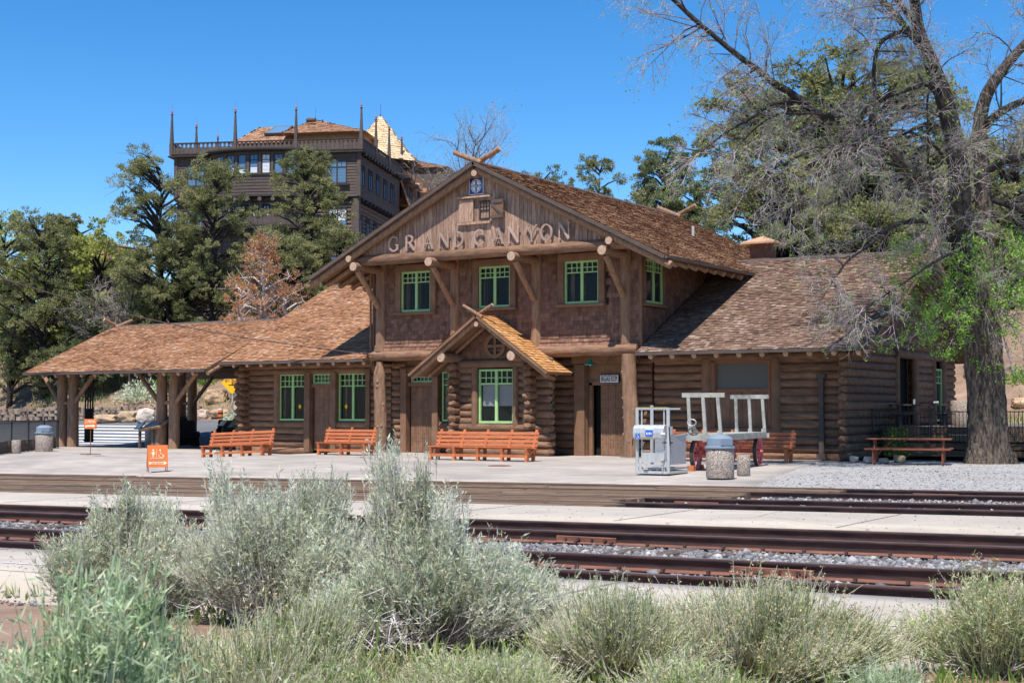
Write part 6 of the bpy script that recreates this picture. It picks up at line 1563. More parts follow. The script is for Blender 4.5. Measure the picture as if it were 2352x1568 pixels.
for k in range(5):
    v=15.6+3.1*k; dm=MB(); dm.box((ur-.75,v,21.2),(1.5,1.6,2.0)); d_=dm.build('dormer',M['roof_hotel'],ho)
    mb=MB(); mb.add([(ur+.25,v-1.1,22.15),(ur+.25,v+1.1,22.15),(ur+.1,v,22.75),(ur-1.6,v-1.1,22.25),(ur-1.6,v+1.1,22.25),(ur-1.6,v,22.8)],[(0,1,2),(0,2,5,3),(1,4,5,2),(3,5,4)]); mb.build('dormer_roof',M['roof_hotel'],d_)
    window(d_,(ur+.02,v-.55,20.4),Vector((0,1,0)),Vector((1,0,0)),1.1,1.55,two=True,topfrac=.3,cols=2,rows=1,glass='blueglass',fm='hotel2',fr=.06)
for k in range(4): hwin((ur-.55,v0+2.+3.*k,17.0),Vector((0,1,0)),Vector((1,0,0)),1.1,1.7)
# second turret roof far behind
mb=MB(); 
TB=W(980,385,140); l2=Matrix.Rotation(-psi,3,'Z')@(TB-HO); hip('far_roof',[(l2.x-6,l2.y),(l2.x+2.2,l2.y),(l2.x+2.2,l2.y+8),(l2.x-6,l2.y+8)],[(l2.x-2.5,l2.y+4),(l2.x-2,l2.y+4),(l2.x-2,l2.y+4.5),(l2.x-2.5,l2.y+4.5)],M['roof_hotel'],TB.z,TB.z+1.4)
mb=MB(); mb.box((l2.x-2,l2.y+4,TB.z-3),(7.6,7.4,6)); mb.build('far_wall',M['hotel'],ho)
# terrace floor
mb=MB(); mb.box(((UR+ULFT)/2,VB/2,ZS1+.12),(UR-ULFT+.5,VB+.4,.06)); mb.build('roof_terrace',M['hotel2'],ho)
# another lodge roof peeking out above the trees at left
A=W(262,565,118);B=W(190,548,118)
lr=thing('lodge','red-brown lodge roof showing between the trees left of the hotel','building',(A.x,A.y,gzf(A.x,A.y)))
mb=MB(); a=W(188,547,120);b=W(300,566,112); U=(b-a);LU=U.length;U.normalize(); dn=Vector((he2.x*-1.,he2.y*-1.,-.55)).normalized()
mb.prism([a,b,b+dn*5,a+dn*5],(0,0,-.2)); mb.build('roof',M['roof_hotel'],lr)
mb=MB(); g=b+dn*4.2; c=a+dn*4.2; mb.prism([c,g,g-Z1*(g.z-gzf(g.x,g.y)),c-Z1*(c.z-gzf(c.x,c.y))],he2*.2); mb.build('wall',M['hotel'],lr)
# ================================================================== vegetation
def segmesh(name,S,m,parent=None,n=3):
    """S rows: p0(3) p1(3) r0 r1 rnd -> thin prisms"""
    S=np.array(S,float)
    if m.name.startswith('pale'): S[:,8]=np.clip(S[:,8]*.55+.55-S[:,6]*28,0,1)
    p0=S[:,:3];p1=S[:,3:6]; d=p1-p0; L=np.linalg.norm(d,axis=1,keepdims=True)+1e-9; d=d/L
    a=np.where(np.abs(d[:,2:3])<.9,np.array([[0,0,1.]]),np.array([[1.,0,0]])); u=np.cross(a,d); u/=np.linalg.norm(u,axis=1,keepdims=True); w=np.cross(d,u)
    V=[]
    for (p,r) in ((p0,S[:,6]),(p1,S[:,7])):
        for k in range(n):
            t=2*PI*k/n; V.append(p+(u*math.cos(t)+w*math.sin(t))*r[:,None])
    V=np.stack(V,1).reshape(-1,3); N_=len(S); b=(np.arange(N_)*2*n)[:,None,None]
    q=np.array([[k,(k+1)%n,(k+1)%n+n,k+n] for k in range(n)])[None]+b
    me=npmesh(name,V,q.reshape(-1,4),np.full(N_*n,4),np.repeat(S[:,8],n),m,smooth=(n>3)); return link(name,me,parent)
def leafarr(P,D,Nn,L,Wd,R):
    """rhombic leaves: base P, direction D, side Nn"""
    s=np.cross(D,Nn); s/=np.linalg.norm(s,axis=1,keepdims=True)+1e-9
    L=L[:,None];Wd=Wd[:,None]
    V=np.stack([P,P+D*L*.45+s*Wd*.5,P+D*L,P+D*L*.45-s*Wd*.5],1).reshape(-1,3); return V,np.repeat(R,1)
def leafmesh(name,P,D,L,Wd,R,m,parent=None,r=None):
    r=r or np.random.default_rng(1); Nn=r.normal(size=P.shape); V,R=leafarr(P,D,Nn,L,Wd,R); n=len(P)
    Q=(np.arange(n)*4)[:,None]+np.arange(4)[None]; me=npmesh(name,V,Q,np.full(n,4),R,m); return link(name,me,parent)
def unit(v): return v/(np.linalg.norm(v,axis=-1,keepdims=True)+1e-9)

# ---------------- evergreen / leafy tree built in local coordinates
def tree_mesh(seed,h,w,kind,nclump,per,leaf=(.16,.075),trunk_r=.22,lean=0.,base=.12,topw=.5,openness=.0,limbs=True):
    r=np.random.default_rng(seed); S=[]
    # trunk(s)
    k=14; tz=np.linspace(0,h*.9,k); wob=np.cumsum(r.normal(0,.05,(k,2)),0)*h/10; wob-=wob[0]
    tr=np.stack([wob[:,0]+lean*tz,wob[:,1],tz],1)
    rad=np.interp(tz,[0,h*.9],[trunk_r,.03])
    for i in range(k-1): S.append([*tr[i],*tr[i+1],rad[i],rad[i+1],r.random()])
    C=[];CR=[]
    for c in range(nclump):
        t=base+(1-base)*r.random()**.85
        if kind=='cone': prof=(1-t)**.75*.95+.07
        elif kind=='dome': prof=(1-abs(2*(t-.12)/1.0-1)**2.2)**.5 if 0<=(t-.12)<=1 else .3
        else: prof=np.interp(t,[0,.15,.45,.75,1],[.5,.85,1.,.88,topw])
        ang=r.uniform(0,2*PI); lob=1+.28*math.sin(ang*3+seed+t*5)+.18*math.sin(ang*5+t*9+seed)
        rr=w/2*prof*lob*r.uniform(.35,1)**.45
        p=np.array([math.cos(ang)*rr+np.interp(t*h,tz,tr[:,0]),math.sin(ang)*rr+np.interp(t*h,tz,tr[:,1]),t*h+r.normal(0,.15)])
        C.append(p); CR.append(r.uniform(.45,.95)*min(1.,.45+.12*w))
        # limb to the clump
        z0=max(0.1*h,p[2]-rr*r.uniform(.3,.9)); q=np.array([np.interp(z0,tz,tr[:,0]),np.interp(z0,tz,tr[:,1]),z0]); mid=(p+q)/2+np.array([0,0,rr*.12])+r.normal(0,.12,3)
        if limbs:
            r0=.05+.02*rr; S.append([*q,*mid,r0,r0*.65,r.random()]); S.append([*mid,*p,r0*.65,.015,r.random()])
            for _ in range(5):
                e=p+r.normal(0,1,3)*CR[-1]*.6; S.append([*(p*.75+mid*.25),*e,.014,.004,r.random()])
    C=np.array(C);CR=np.array(CR); n=len(C)
    # leaf sprays on small lumpy shells around every clump centre
    idx=np.repeat(np.arange(n),per); N_=len(idx); d=unit(r.normal(size=(N_,3))); d[:,2]*=.75
    # sub-tufts
    nt=9; T=unit(r.normal(size=(n,nt,3)))*r.uniform(.45,1.,(n,nt,1)); T[:,:,2]*=.7
    ti=r.integers(0,nt,N_); cen=C[idx]+T[idx,ti]*CR[idx][:,None]
    tr_=.26*CR[idx]; P=cen+d*(tr_*r.uniform(.2,1.15,N_))[:,None]
    D=unit(d*.8+unit(cen-C[idx])*.5+np.array([0,0,.35])+r.normal(0,.45,(N_,3)))
    L=leaf[0]*r.lognormal(0,.3,N_);Wd=leaf[1]*r.lognormal(0,.25,N_)
    tuft=r.random((n,nt)); R=np.clip(.18+.45*tuft[idx,ti]+.25*r.random(N_)+.12*np.repeat(r.normal(0,1,n),per),0,1)
    return S,P,D,L,Wd,R,r
def maketree(nm,label,cat,x,y,Z,hpx,wpx,kind,mat_,nclump=70,per=330,seed=1,leaf=(.16,.075),group=None,basez=None,fmat='barkd',**k):
    """x = centre pixel, y = top pixel, Z = distance, hpx = crown+trunk height in m, wpx width in m"""
    top=W(x,y,Z); gzv=gzf(top.x,top.y); h=top.z-gzv
    S,P,D,L,Wd,R,r=tree_mesh(seed,h,wpx,kind,nclump,per,leaf,**k)
    t=thing(nm,label,cat,(top.x,top.y,gzv-.1),0,group,local=True)
    segmesh('trunk',S,M[fmat],t,n=5); leafmesh('crown',P,D,L,Wd,R,M[mat_],t,r); return t
px2m=lambda px,Z:px*Z/F_
T_=[
 ('juniper_tree','tall dark juniper at the far left edge behind the portico roof',105,492,96,6.6,'full','juniper',120,11),
 ('juniper_tree','low dark juniper at the left frame edge under the tall one',25,640,96,4.4,'full','juniper',45,12),
 ('juniper_tree','dark juniper just left of the portico ridge logs',205,690,94,3.6,'full','pine',55,13),
 ('juniper_tree','broad juniper reaching over the left corner of the hotel',368,360,95,7.2,'full','juniper',125,14),
 ('juniper_tree','juniper with a high rounded top before the hotel bay',485,378,92,4.9,'full','juniper',95,15),
 ('juniper_tree','lower spreading juniper between the two tall ones left of the hotel',400,560,93,7.6,'full','juniper',120,16),
 ('juniper_tree','round-topped juniper before the right side of the hotel front',712,354,97,5.4,'full','juniper',105,17),
 ('juniper_tree','leaning juniper whose branches cross the hotel corner beside the gable',770,520,92,3.8,'full','juniper',45,18),
 ('juniper_tree','juniper behind the dead orange tree',650,540,90,6.8,'full','juniper',110,19),
 ('juniper_tree','small rounded juniper top just above the depot ridge',1258,388,100,3.2,'dome','pine',34,20),
 ('juniper_tree','open juniper above the middle of the depot ridge',1375,368,98,3.9,'full','juniper',38,21),
 ('juniper_tree','tall dark juniper left of the bare branches at right',1525,326,92,4.4,'full','pine',80,22),
 ('juniper_tree','dark juniper behind the far crossed logs of the depot',1600,420,88,3.9,'full','pine',55,23),
]
for nm,lb,x,y,Z,w_,kd,mt,nc,sd in T_: maketree(nm,lb,'tree',x,y,Z,0,w_,kd,mt,nclump=nc,per=480,seed=sd,leaf=(.125,.062),group='junipers on the slope behind the depot')
# big spreading juniper at right
maketree('juniper_tree','huge rounded juniper filling the space behind the bare tree','tree',1930,165,78,0,14,'dome','juniper',nclump=340,per=260,seed=31,leaf=(.2,.09),group='junipers on the slope behind the depot')
maketree('juniper_tree','broad juniper low behind the chimney','tree',1790,390,74,0,8.5,'full','juniper',nclump=140,per=300,seed=32,group='junipers on the slope behind the depot')
maketree('juniper_tree','dark juniper behind the trunk of the bare tree','tree',2140,330,82,0,9.,'full','juniper',nclump=150,per=300,seed=33,group='junipers on the slope behind the depot')
maketree('juniper_tree','juniper at the right frame edge behind the bare tree','tree',2320,300,84,0,8.5,'full','juniper',nclump=140,per=300,seed=34,group='junipers on the slope behind the depot')
maketree('juniper_tree','low juniper between the chimney and the big trunk, above the right roof','tree',2000,470,70,0,8.,'full','juniper',nclump=120,per=300,seed=36,group='junipers on the slope behind the depot')
maketree('juniper_tree','low juniper right of the big trunk on the slope','tree',2345,560,76,0,4.,'full','pine',nclump=50,per=300,seed=35,group='junipers on the slope behind the depot')
# yellow green broadleaf trees
for lb,x,y,Z,w_,nc,sd in (('pale yellow-green spring tree at the top left edge',12,480,112,5.,55,41),('yellow-green tree behind the tall left juniper',185,515,106,6.5,90,42),('bright yellow-green tree left of the hotel, above the portico',240,560,98,7.5,130,43),('yellow-green tree low at the far left',60,600,104,5.,60,44)):
    maketree('oak_tree',lb,'tree',x,y,Z,0,w_,'dome','oak',nclump=nc,per=260,seed=sd,leaf=(.17,.12),group='yellow-green trees behind the junipers')
maketree('dead_juniper','dead orange-brown juniper between the green ones above the depot roof','tree',605,555,84,0,3.9,'full','dead',nclump=75,per=230,seed=51,leaf=(.13,.05),fmat='twigs',topw=.2)
maketree('dead_juniper','low grey dead shrub at the foot of the orange dead juniper','tree',655,655,85,0,3.4,'dome','dead',nclump=40,per=120,seed=52,leaf=(.12,.04),fmat='twigs')
maketree('dead_juniper','small dry shrub left of the orange dead juniper','tree',548,625,86,0,2.6,'dome','dead',nclump=36,per=170,seed=53,leaf=(.12,.04),fmat='twigs')

# ---------------- bare trees: recursive twigs
def grow(S,LV,r,p,d,L,rad,lvl,maxl,droop,leafp,tip=.35,nb=(5,7,6)):
    k=5 if lvl<2 else (4 if lvl==2 else 2); q=p.copy(); dd=d.copy(); pts=[q.copy()]
    for i in range(k):
        dd=unit(dd+r.normal(0,.17,3)+np.array([0,0,droop*(.5+i/k)])); q2=q+dd*L/k
        r0=rad*(1-.75*i/k); r1=rad*(1-.75*(i+1)/k); S.append([*q,*q2,r0,r1,r.random()]); q=q2; pts.append(q.copy())
    if lvl<maxl:
        for j in range(nb[lvl]):
            t=r.uniform(.15,1.); i=min(k-1,int(t*k)); b=pts[i]+(pts[i+1]-pts[i])*(t*k-i)
            ax=unit(pts[min(i+1,k)]-pts[i]); side=unit(np.cross(ax,r.normal(size=3))); nd=unit(ax*.75+side*r.uniform(.5,1.)+np.array([0,0,.05]))
            grow(S,LV,r,b,nd,L*r.uniform(.35,.6)*(1.15-.4*t),max(rad*.42,.0045),lvl+1,maxl,droop,leafp,nb=nb)
    elif r.random()<leafp:
        for _ in range(r.integers(1,4)): LV.append([*(q+r.normal(0,.03,3)),*unit(r.normal(size=3)+np.array([0,0,.4]))])
def smooth_poly(P,n=6):
    P=[np.array(p,float) for p in P]; Q=[P[0]*2-P[1]]+P+[P[-1]*2-P[-2]]; out=[]
    for i in range(1,len(Q)-2):
        for t in np.linspace(0,1,n,endpoint=False):
            a,b,c,d=Q[i-1:i+3]; out.append(.5*((2*b)+(-a+c)*t+(2*a-5*b+4*c-d)*t*t+(-a+3*b-3*c+d)*t**3))
    out.append(P[-1]); return np.array(out)
cw=thing('bare_tree','large leafless grey tree with thick furrowed trunk at right, green shoots low down','tree',tuple(G(2262,1062)),0,None)
ZT=G(2262,1062); ZT=(ZT-CAM).dot(FW)
rb=np.random.default_rng(77)
def limbpts(L): return smooth_poly([tuple(W(x,y,ZT+dz)) for x,y,dz in L],5)
trunkmb=MB(); 
# main trunk
base=[(2268,1064,0),(2266,1000,0),(2264,920,0),(2258,820,0),(2248,700,0),(2240,610,0)]
tp=limbpts(base); n=28; vs=[];k=len(tp)
for i,p in enumerate(tp):
    t=i/(k-1); rr=.56-.05*t; fl=.27*math.exp(-t*11)
    for j in range(n):
        a=2*PI*j/n; q=1+.09*math.sin(5*a+t*3)+.05*math.sin(11*a+t*7)+rb.uniform(-.045,.045); R_=rr*q*(1+.12*t*math.cos(2*a))+fl*(1+.5*math.sin(3*a+1))
        vs.append((p[0]+math.cos(a)*R_,p[1]+math.sin(a)*R_*.9,p[2]-(.15 if i==0 else 0)))
trunkmb.add(vs,[(i*n+j,i*n+(j+1)%n,(i+1)*n+(j+1)%n,(i+1)*n+j) for i in range(k-1) for j in range(n)],None,True)
trunkmb.build('trunk',M['bark'],cw)
LIMBS=[ # points (x,y,depth offset), r0, r1, secondaries, length
 ([(2225,690,-.1),(2208,559,-.2),(2204,455,-.2),(2200,373,-.3),(2185,290,-.4),(2165,215,-.5),(2144,160,-.6),(2123,110,-.7),(2107,62,-.8),(2096,-20,-1.)],.40,.15,15,2.4,'barkd'),
 ([(2123,116,-.7),(2085,70,-1.),(2057,33,-1.2),(2015,-10,-1.5)],.13,.08,9,2.2,'barkd'),
 ([(2268,690,.3),(2262,567,.5),(2260,476,.6),(2256,393,.6),(2250,300,.5),(2262,232,.4),(2290,180,.3),(2325,135,.2),(2375,80,0)],.32,.13,13,2.3,'bark'),
 ([(2252,300,.5),(2285,268,.2),(2320,245,0),(2390,215,-.3)],.15,.10,9,2.,'barkd'),
 ([(2206,540,-.2),(2182,500,-.6),(2150,435,-1.2),(2120,410,-1.6),(2074,378,-2.1),(2041,335,-2.5),(2022,290,-2.7),(1985,250,-3.)],.22,.10,16,2.3,'bark'),
 ([(2016,285,-2.7),(1950,278,-3.),(1900,268,-3.2),(1867,253,-3.3),(1835,235,-3.4),(1813,213,-3.5),(1775,190,-3.6),(1738,161,-3.7),(1693,128,-3.8),(1643,87,-3.9),(1589,41,-4.),(1535,-10,-4.1)],.085,.055,0,2.,'barkd'),
 ([(1867,253,-3.3),(1813,213,-3.5),(1775,190,-3.6),(1738,161,-3.7),(1693,128,-3.8),(1643,87,-3.9),(1589,41,-4.),(1535,-10,-4.1)],.12,.05,26,2.1,'barkd'),
 ([(1830,232,-3.4),(1790,236,-3.6),(1763,246,-3.7),(1730,270,-3.9),(1668,306,-4.1),(1610,352,-4.4)],.075,.02,13,1.5,'barkd'),
 ([(1950,278,-3.),(1891,262,-3.3),(1830,262,-3.5),(1792,263,-3.6),(1742,292,-3.9),(1700,335,-4.1)],.06,.018,11,1.4,'barkd'),
 ([(2190,300,-.4),(2140,203,-.8),(2098,203,-1.2),(2057,219,-1.6),(2012,226,-2.)],.08,.03,9,1.7,'barkd'),
 ([(2012,226,-2.),(2006,170,-2.2),(2018,105,-2.2),(2055,78,-2.),(2087,72,-1.6),(2112,80,-.8)],.06,.07,9,1.7,'barkd'),
 ([(2194,560,-.2),(2175,528,-.7),(2144,513,-1.2),(2103,509,-1.7),(2049,520,-2.4),(1999,559,-3.),(1949,596,-3.5),(1915,640,-3.8)],.12,.025,16,1.7,'barkd'),
 ([(2041,335,-2.5),(1960,330,-2.9),(1875,340,-3.2),(1825,364,-3.5),(1771,393,-3.8),(1735,416,-4.)],.07,.02,13,1.7,'barkd'),
 ([(2262,400,.6),(2300,372,.3),(2390,355,0)],.15,.11,8,2.,'barkd'),
 ([(2130,420,-1.3),(2132,300,-1.4),(2130,240,-1.3),(2138,170,-1.2)],.04,.03,7,1.3,'barkd'),
 ([(2080,385,-2.),(2010,372,-2.6),(1950,385,-3.),(1890,410,-3.4),(1830,450,-3.8)],.06,.02,13,1.8,'barkd'),
 ([(2240,600,.2),(2200,580,-1.6),(2150,600,-2.6),(2090,640,-3.2),(2030,680,-3.6),(1990,700,-3.8)],.06,.015,13,1.4,'barkd'),
 ([(2200,400,-.3),(2140,330,-2.),(2070,300,-3.),(2000,310,-3.6),(1930,340,-4.2)],.06,.02,13,1.9,'barkd'),
 ([(2096,-20,-1.),(2085,-120,-2.),(2040,-230,-3.),(1960,-330,-4.)],.15,.05,26,2.6,'barkd'),
 ([(2015,-10,-1.5),(1950,-90,-3.),(1870,-160,-4.5),(1780,-220,-6.)],.08,.03,24,2.5,'barkd'),
 ([(2098,-10,-1.),(2120,-130,-3.),(2100,-240,-5.),(2050,-330,-7.)],.12,.04,24,2.5,'barkd'),
 ([(2375,80,0),(2400,-80,-1.5),(2380,-230,-3.)],.15,.05,18,2.5,'barkd'),
 ([(2107,62,-.8),(2040,-20,-3.),(1960,-60,-5.),(1880,-100,-6.5)],.09,.03,20,2.3,'barkd'),
 ([(2260,450,.6),(2310,470,.3),(2390,500,.0)],.12,.08,9,1.6,'barkd'),
]
S=[];LV=[]; byp={'bark':MB(),'barkd':MB()}
for pts,r0,r1,ns,ln,mt in LIMBS:
    P=limbpts(pts); P=P+np.cumsum(rb.normal(0,.008,P.shape),0)*.4; byp[mt].tube([Vector(p) for p in P],[r0+(r1-r0)*i/(len(P)-1) for i in range(len(P))],n=9)
    for j in range(int(ns*1.0)):
        t=rb.uniform(.12,1.) ; f=t*(len(P)-1); i=min(int(f),len(P)-2); b=P[i]+(P[i+1]-P[i])*(f-i); ax=unit(P[i+1]-P[i]); side=unit(np.cross(ax,rb.normal(size=3)))
        d=unit(ax*.55+side*.9+np.array([0,0,rb.uniform(-.25,.3)])); L=ln*rb.uniform(.55,1.25); grow(S,LV,rb,b,d,L,.030*rb.uniform(.6,1.2),0,2,-.07,.25,nb=(7,8,0))
    # tip fan
    ax=unit(P[-1]-P[-2])
    if r1<.06:
        for j in range(4): grow(S,LV,rb,P[-1],unit(ax+rb.normal(0,.35,3)),ln*.9,.022,0,2,-.08,.3,nb=(7,7,0))
for mt,mb in byp.items(): mb.build('limbs' if mt=='bark' else 'branches',M[mt],cw)
print('twig segs',len(S))
segmesh('twigs',S,M['palebark'],cw,n=3)
LV=np.array(LV); nl=len(LV); leafmesh('sparse_leaves',LV[:,:3],LV[:,3:],rb.uniform(.05,.10,nl),rb.uniform(.025,.045,nl),rb.random(nl),M['fresh'],cw,rb)
# green shoots around the lower trunk
S=[];LV=[]
for k in range(150):
    x=rb.uniform(2085,2375); y=rb.uniform(585,780) if rb.random()<.8 else rb.uniform(560,840); 
    if y>700 and x<2150 and rb.random()<.3: continue
    p=np.array(W(x,y,ZT+rb.uniform(-1.7,.9))); q=np.array(W(2250,rb.uniform(640,820),ZT)); 
    S.append([*(q*.45+p*.55),*p,.02,.008,rb.random()])
    d=unit(p-q+rb.normal(0,.4,3)); grow(S,LV,rb,p,d,.8*rb.uniform(.6,1.2),.010,1,2,-.05,1.,nb=(5,8,0))
segmesh('shoots',S,M['palebark'],cw,n=3)
LV=np.array(LV); LV=np.repeat(LV,5,0); LV[:,:3]+=rb.normal(0,.06,(len(LV),3)); D=unit(LV[:,3:]+rb.normal(0,.6,(len(LV),3))); nl=len(LV); print('shoot leaves',nl)
leafmesh('green_leaves',LV[:,:3],D,rb.uniform(.06,.11,nl),rb.uniform(.035,.06,nl),rb.random(nl)*.8+.2*rb.random(nl),M['fresh'],cw,rb)
# hanging dead twigs on the trunk
S=[];LV=[]
for (x,y,x2,y2) in ((2290,720,2330,862),(2300,700,2350,800),(2255,700,2300,800)):
    a=np.array(W(x,y,ZT-1.));b=np.array(W(x2,y2,ZT-1.2)); 
    for i in range(4): S.append([*(a+(b-a)*i/4),*(a+(b-a)*(i+1)/4),.028-.004*i,.024-.004*i,.95])
    for _ in range(6): grow(S,LV,rb,a+(b-a)*rb.uniform(.2,.9),unit(b-a+rb.normal(0,.6,3)),.6,.009,1,2,-.1,0,nb=(4,4,0))
segmesh('hanging_dead_branches',S,M['palebark'],cw,n=4)
# bare tree behind the gable, and grey bare ones at left
def baretree(label,x,y,Z,w_,seed,nl=9,leafp=.5,group='small bare trees behind',mat_='palebark',lmat='oak'):
    top=W(x,y,Z); g=gzf(top.x,top.y); h=top.z-g; r=np.random.default_rng(seed); S=[];LV=[]; t=thing('bare_tree',label,'tree',(top.x,top.y,g),0,group,local=True)
    S.append([0,0,0,0,0,h*.4,.11,.09,.0])
    for k in range(nl):
        a=2*PI*k/nl+r.normal(0,.3); z0=h*r.uniform(.25,.5); d=unit(np.array([math.cos(a)*w_*.5,math.sin(a)*w_*.5,h-z0])); grow(S,LV,r,np.array([0,0,z0]),d,(h-z0)*r.uniform(.8,1.15)*.95,.09,0,3,.01,leafp,nb=(7,6,4))
    segmesh('branches',S,M[mat_],t,n=3)
    if LV:
        LV=np.array(LV); n=len(LV); leafmesh('sparse_leaves',LV[:,:3],LV[:,3:],r.uniform(.08,.16,n),r.uniform(.05,.09,n),r.random(n),M[lmat],t,r)
baretree('leafless pale tree standing behind the main gable peak',1097,296,112,7.5,61,11,.35)
baretree('grey leafless tree left of the portico roof ridge',238,665,94,4.,62,8,.05)
baretree('grey leafless tree low behind the portico ridge logs',300,690,92,3.,63,7,.05)
# low bushes and cactus on the slope behind the portico
def bushlet(nm,label,px,py,w_,h_,mt,seed,n=900,leaf=(.13,.06),group='low bushes on the slope'):
    q=ground_at(px,py); r=np.random.default_rng(seed); t=thing(nm,label,'bush',(q.x,q.y,gzf(q.x,q.y)-.05),0,group,local=True)
    d=unit(r.normal(size=(n,3))); d[:,2]=np.abs(d[:,2]); P=d*np.array([w_/2,w_/2,h_])*r.uniform(.35,1,(n,1))*(1+.25*np.sin(d[:,:1]*7+seed)); D=unit(d+r.normal(0,.5,(n,3)))
    leafmesh('foliage',P,D,leaf[0]*r.lognormal(0,.3,n),leaf[1]*r.lognormal(0,.2,n),r.random(n),M[mt],t,r)
    S=[]; 
    for k in range(14): e=P[r.integers(0,n)]*.8; S.append([0,0,0,*e,.012,.005,r.random()])
    segmesh('stems',S,M['twigs'],t)
bushlet('desert_bush','grey-green spiky shrub on the slope seen through the left portico bay',330,920,3.4,1.2,'rabbit',71,1500,(.2,.1))
bushlet('desert_bush','pale blue-green shrub beside the traffic post',580-38,967,1.6,.55,'rabbit',72,900)
bushlet('desert_bush','green bush on the slope left of the middle posts',378,905,1.6,1.5,'fresh',73,900)
bushlet('desert_bush','green bush on the slope above the upper boulders',478,880,1.6,1.3,'fresh',74,900)
bushlet('desert_bush','green bush on the slope beside the left wing corner',556,868,1.3,1.,'fresh',75,700)
bushlet('desert_bush','dark green shrub on the slope at the far left',60,880,3.,1.6,'juniper',76,1400)
bushlet('desert_bush','small bush on the slope left of the portico',118,905,1.8,1.,'juniper',77,900)
bushlet('desert_bush','small bush on the slope right of the big trunk',2342,880,1.2,.7,'fresh',78,500)
for i,(x,y,lb) in enumerate(((2040,1040,'leafy green shrub growing behind the middle of the red picnic table'),(2095,1050,'leafy green shrub behind the right end of the red picnic table'),(2060,985,'small leafy shrub against the timber deck skirt'))):
    q=G(x,y); r=np.random.default_rng(90+i); t=thing('green_shrub',lb,'bush',(q.x,min(q.y,47.4),.02),0,'green shrubs by the deck',local=True); n=900; h_=(1.3,1.,1.5)[i]
    P=np.stack([r.normal(0,.22,n),r.normal(0,.15,n),r.uniform(0.05,h_,n)],1); D=unit(r.normal(size=(n,3))+np.array([0,0,.5])); leafmesh('foliage',P,D,r.uniform(.05,.1,n),r.uniform(.03,.06,n),r.random(n),M['fresh'],t,r)
    segmesh('stems',[[0,0,0,r.normal(0,.1),0,h_,.01,.005,.5] for _ in range(6)],M['twigs'],t)
# grass on slopes and at the foot of the brush
def grass(name,label,boxes,hgt,seed,dens):
    r=np.random.default_rng(seed); Ps=[];Ls=[]
    for (x0,x1,y0,y1,n,dz) in boxes:
        X=r.uniform(x0,x1,n);Y=r.uniform(y0,y1,n)
        k=np.array([noise.noise(Vector((a*.35,b*.35,seed)))>-.05 for a,b in zip(X,Y)]); X=X[k];Y=Y[k]; Ps.append(np.stack([X,Y,gz(X,Y)+dz],1)); Ls.append(np.full(len(X),1.))
    P=np.concatenate(Ps); n=len(P); D=unit(np.stack([r.normal(0,.35,n),r.normal(0,.35,n),np.ones(n)],1)); L=hgt*r.lognormal(0,.35,n)
    o=leafmesh(name,P,D,L,np.full(n,hgt*.09)+0.004,r.random(n),M['grass'],None,r); tag(o,label,'grass',kind='stuff')
grass('slope_grass','patchy green grass on the slopes behind the road',[(-110,-25,62.5,80,26000,.0),(-14,12,58,75,7000,0),(-12,4,47,60,3000,0)],.42,5,1)
grass('foreground_grass','thin green and straw grass at the foot of the brush',[(-9,-.5,6.,9.4,9000,-.14),(-16,-9,8.,9.4,1500,-.14)],.13,6,1)

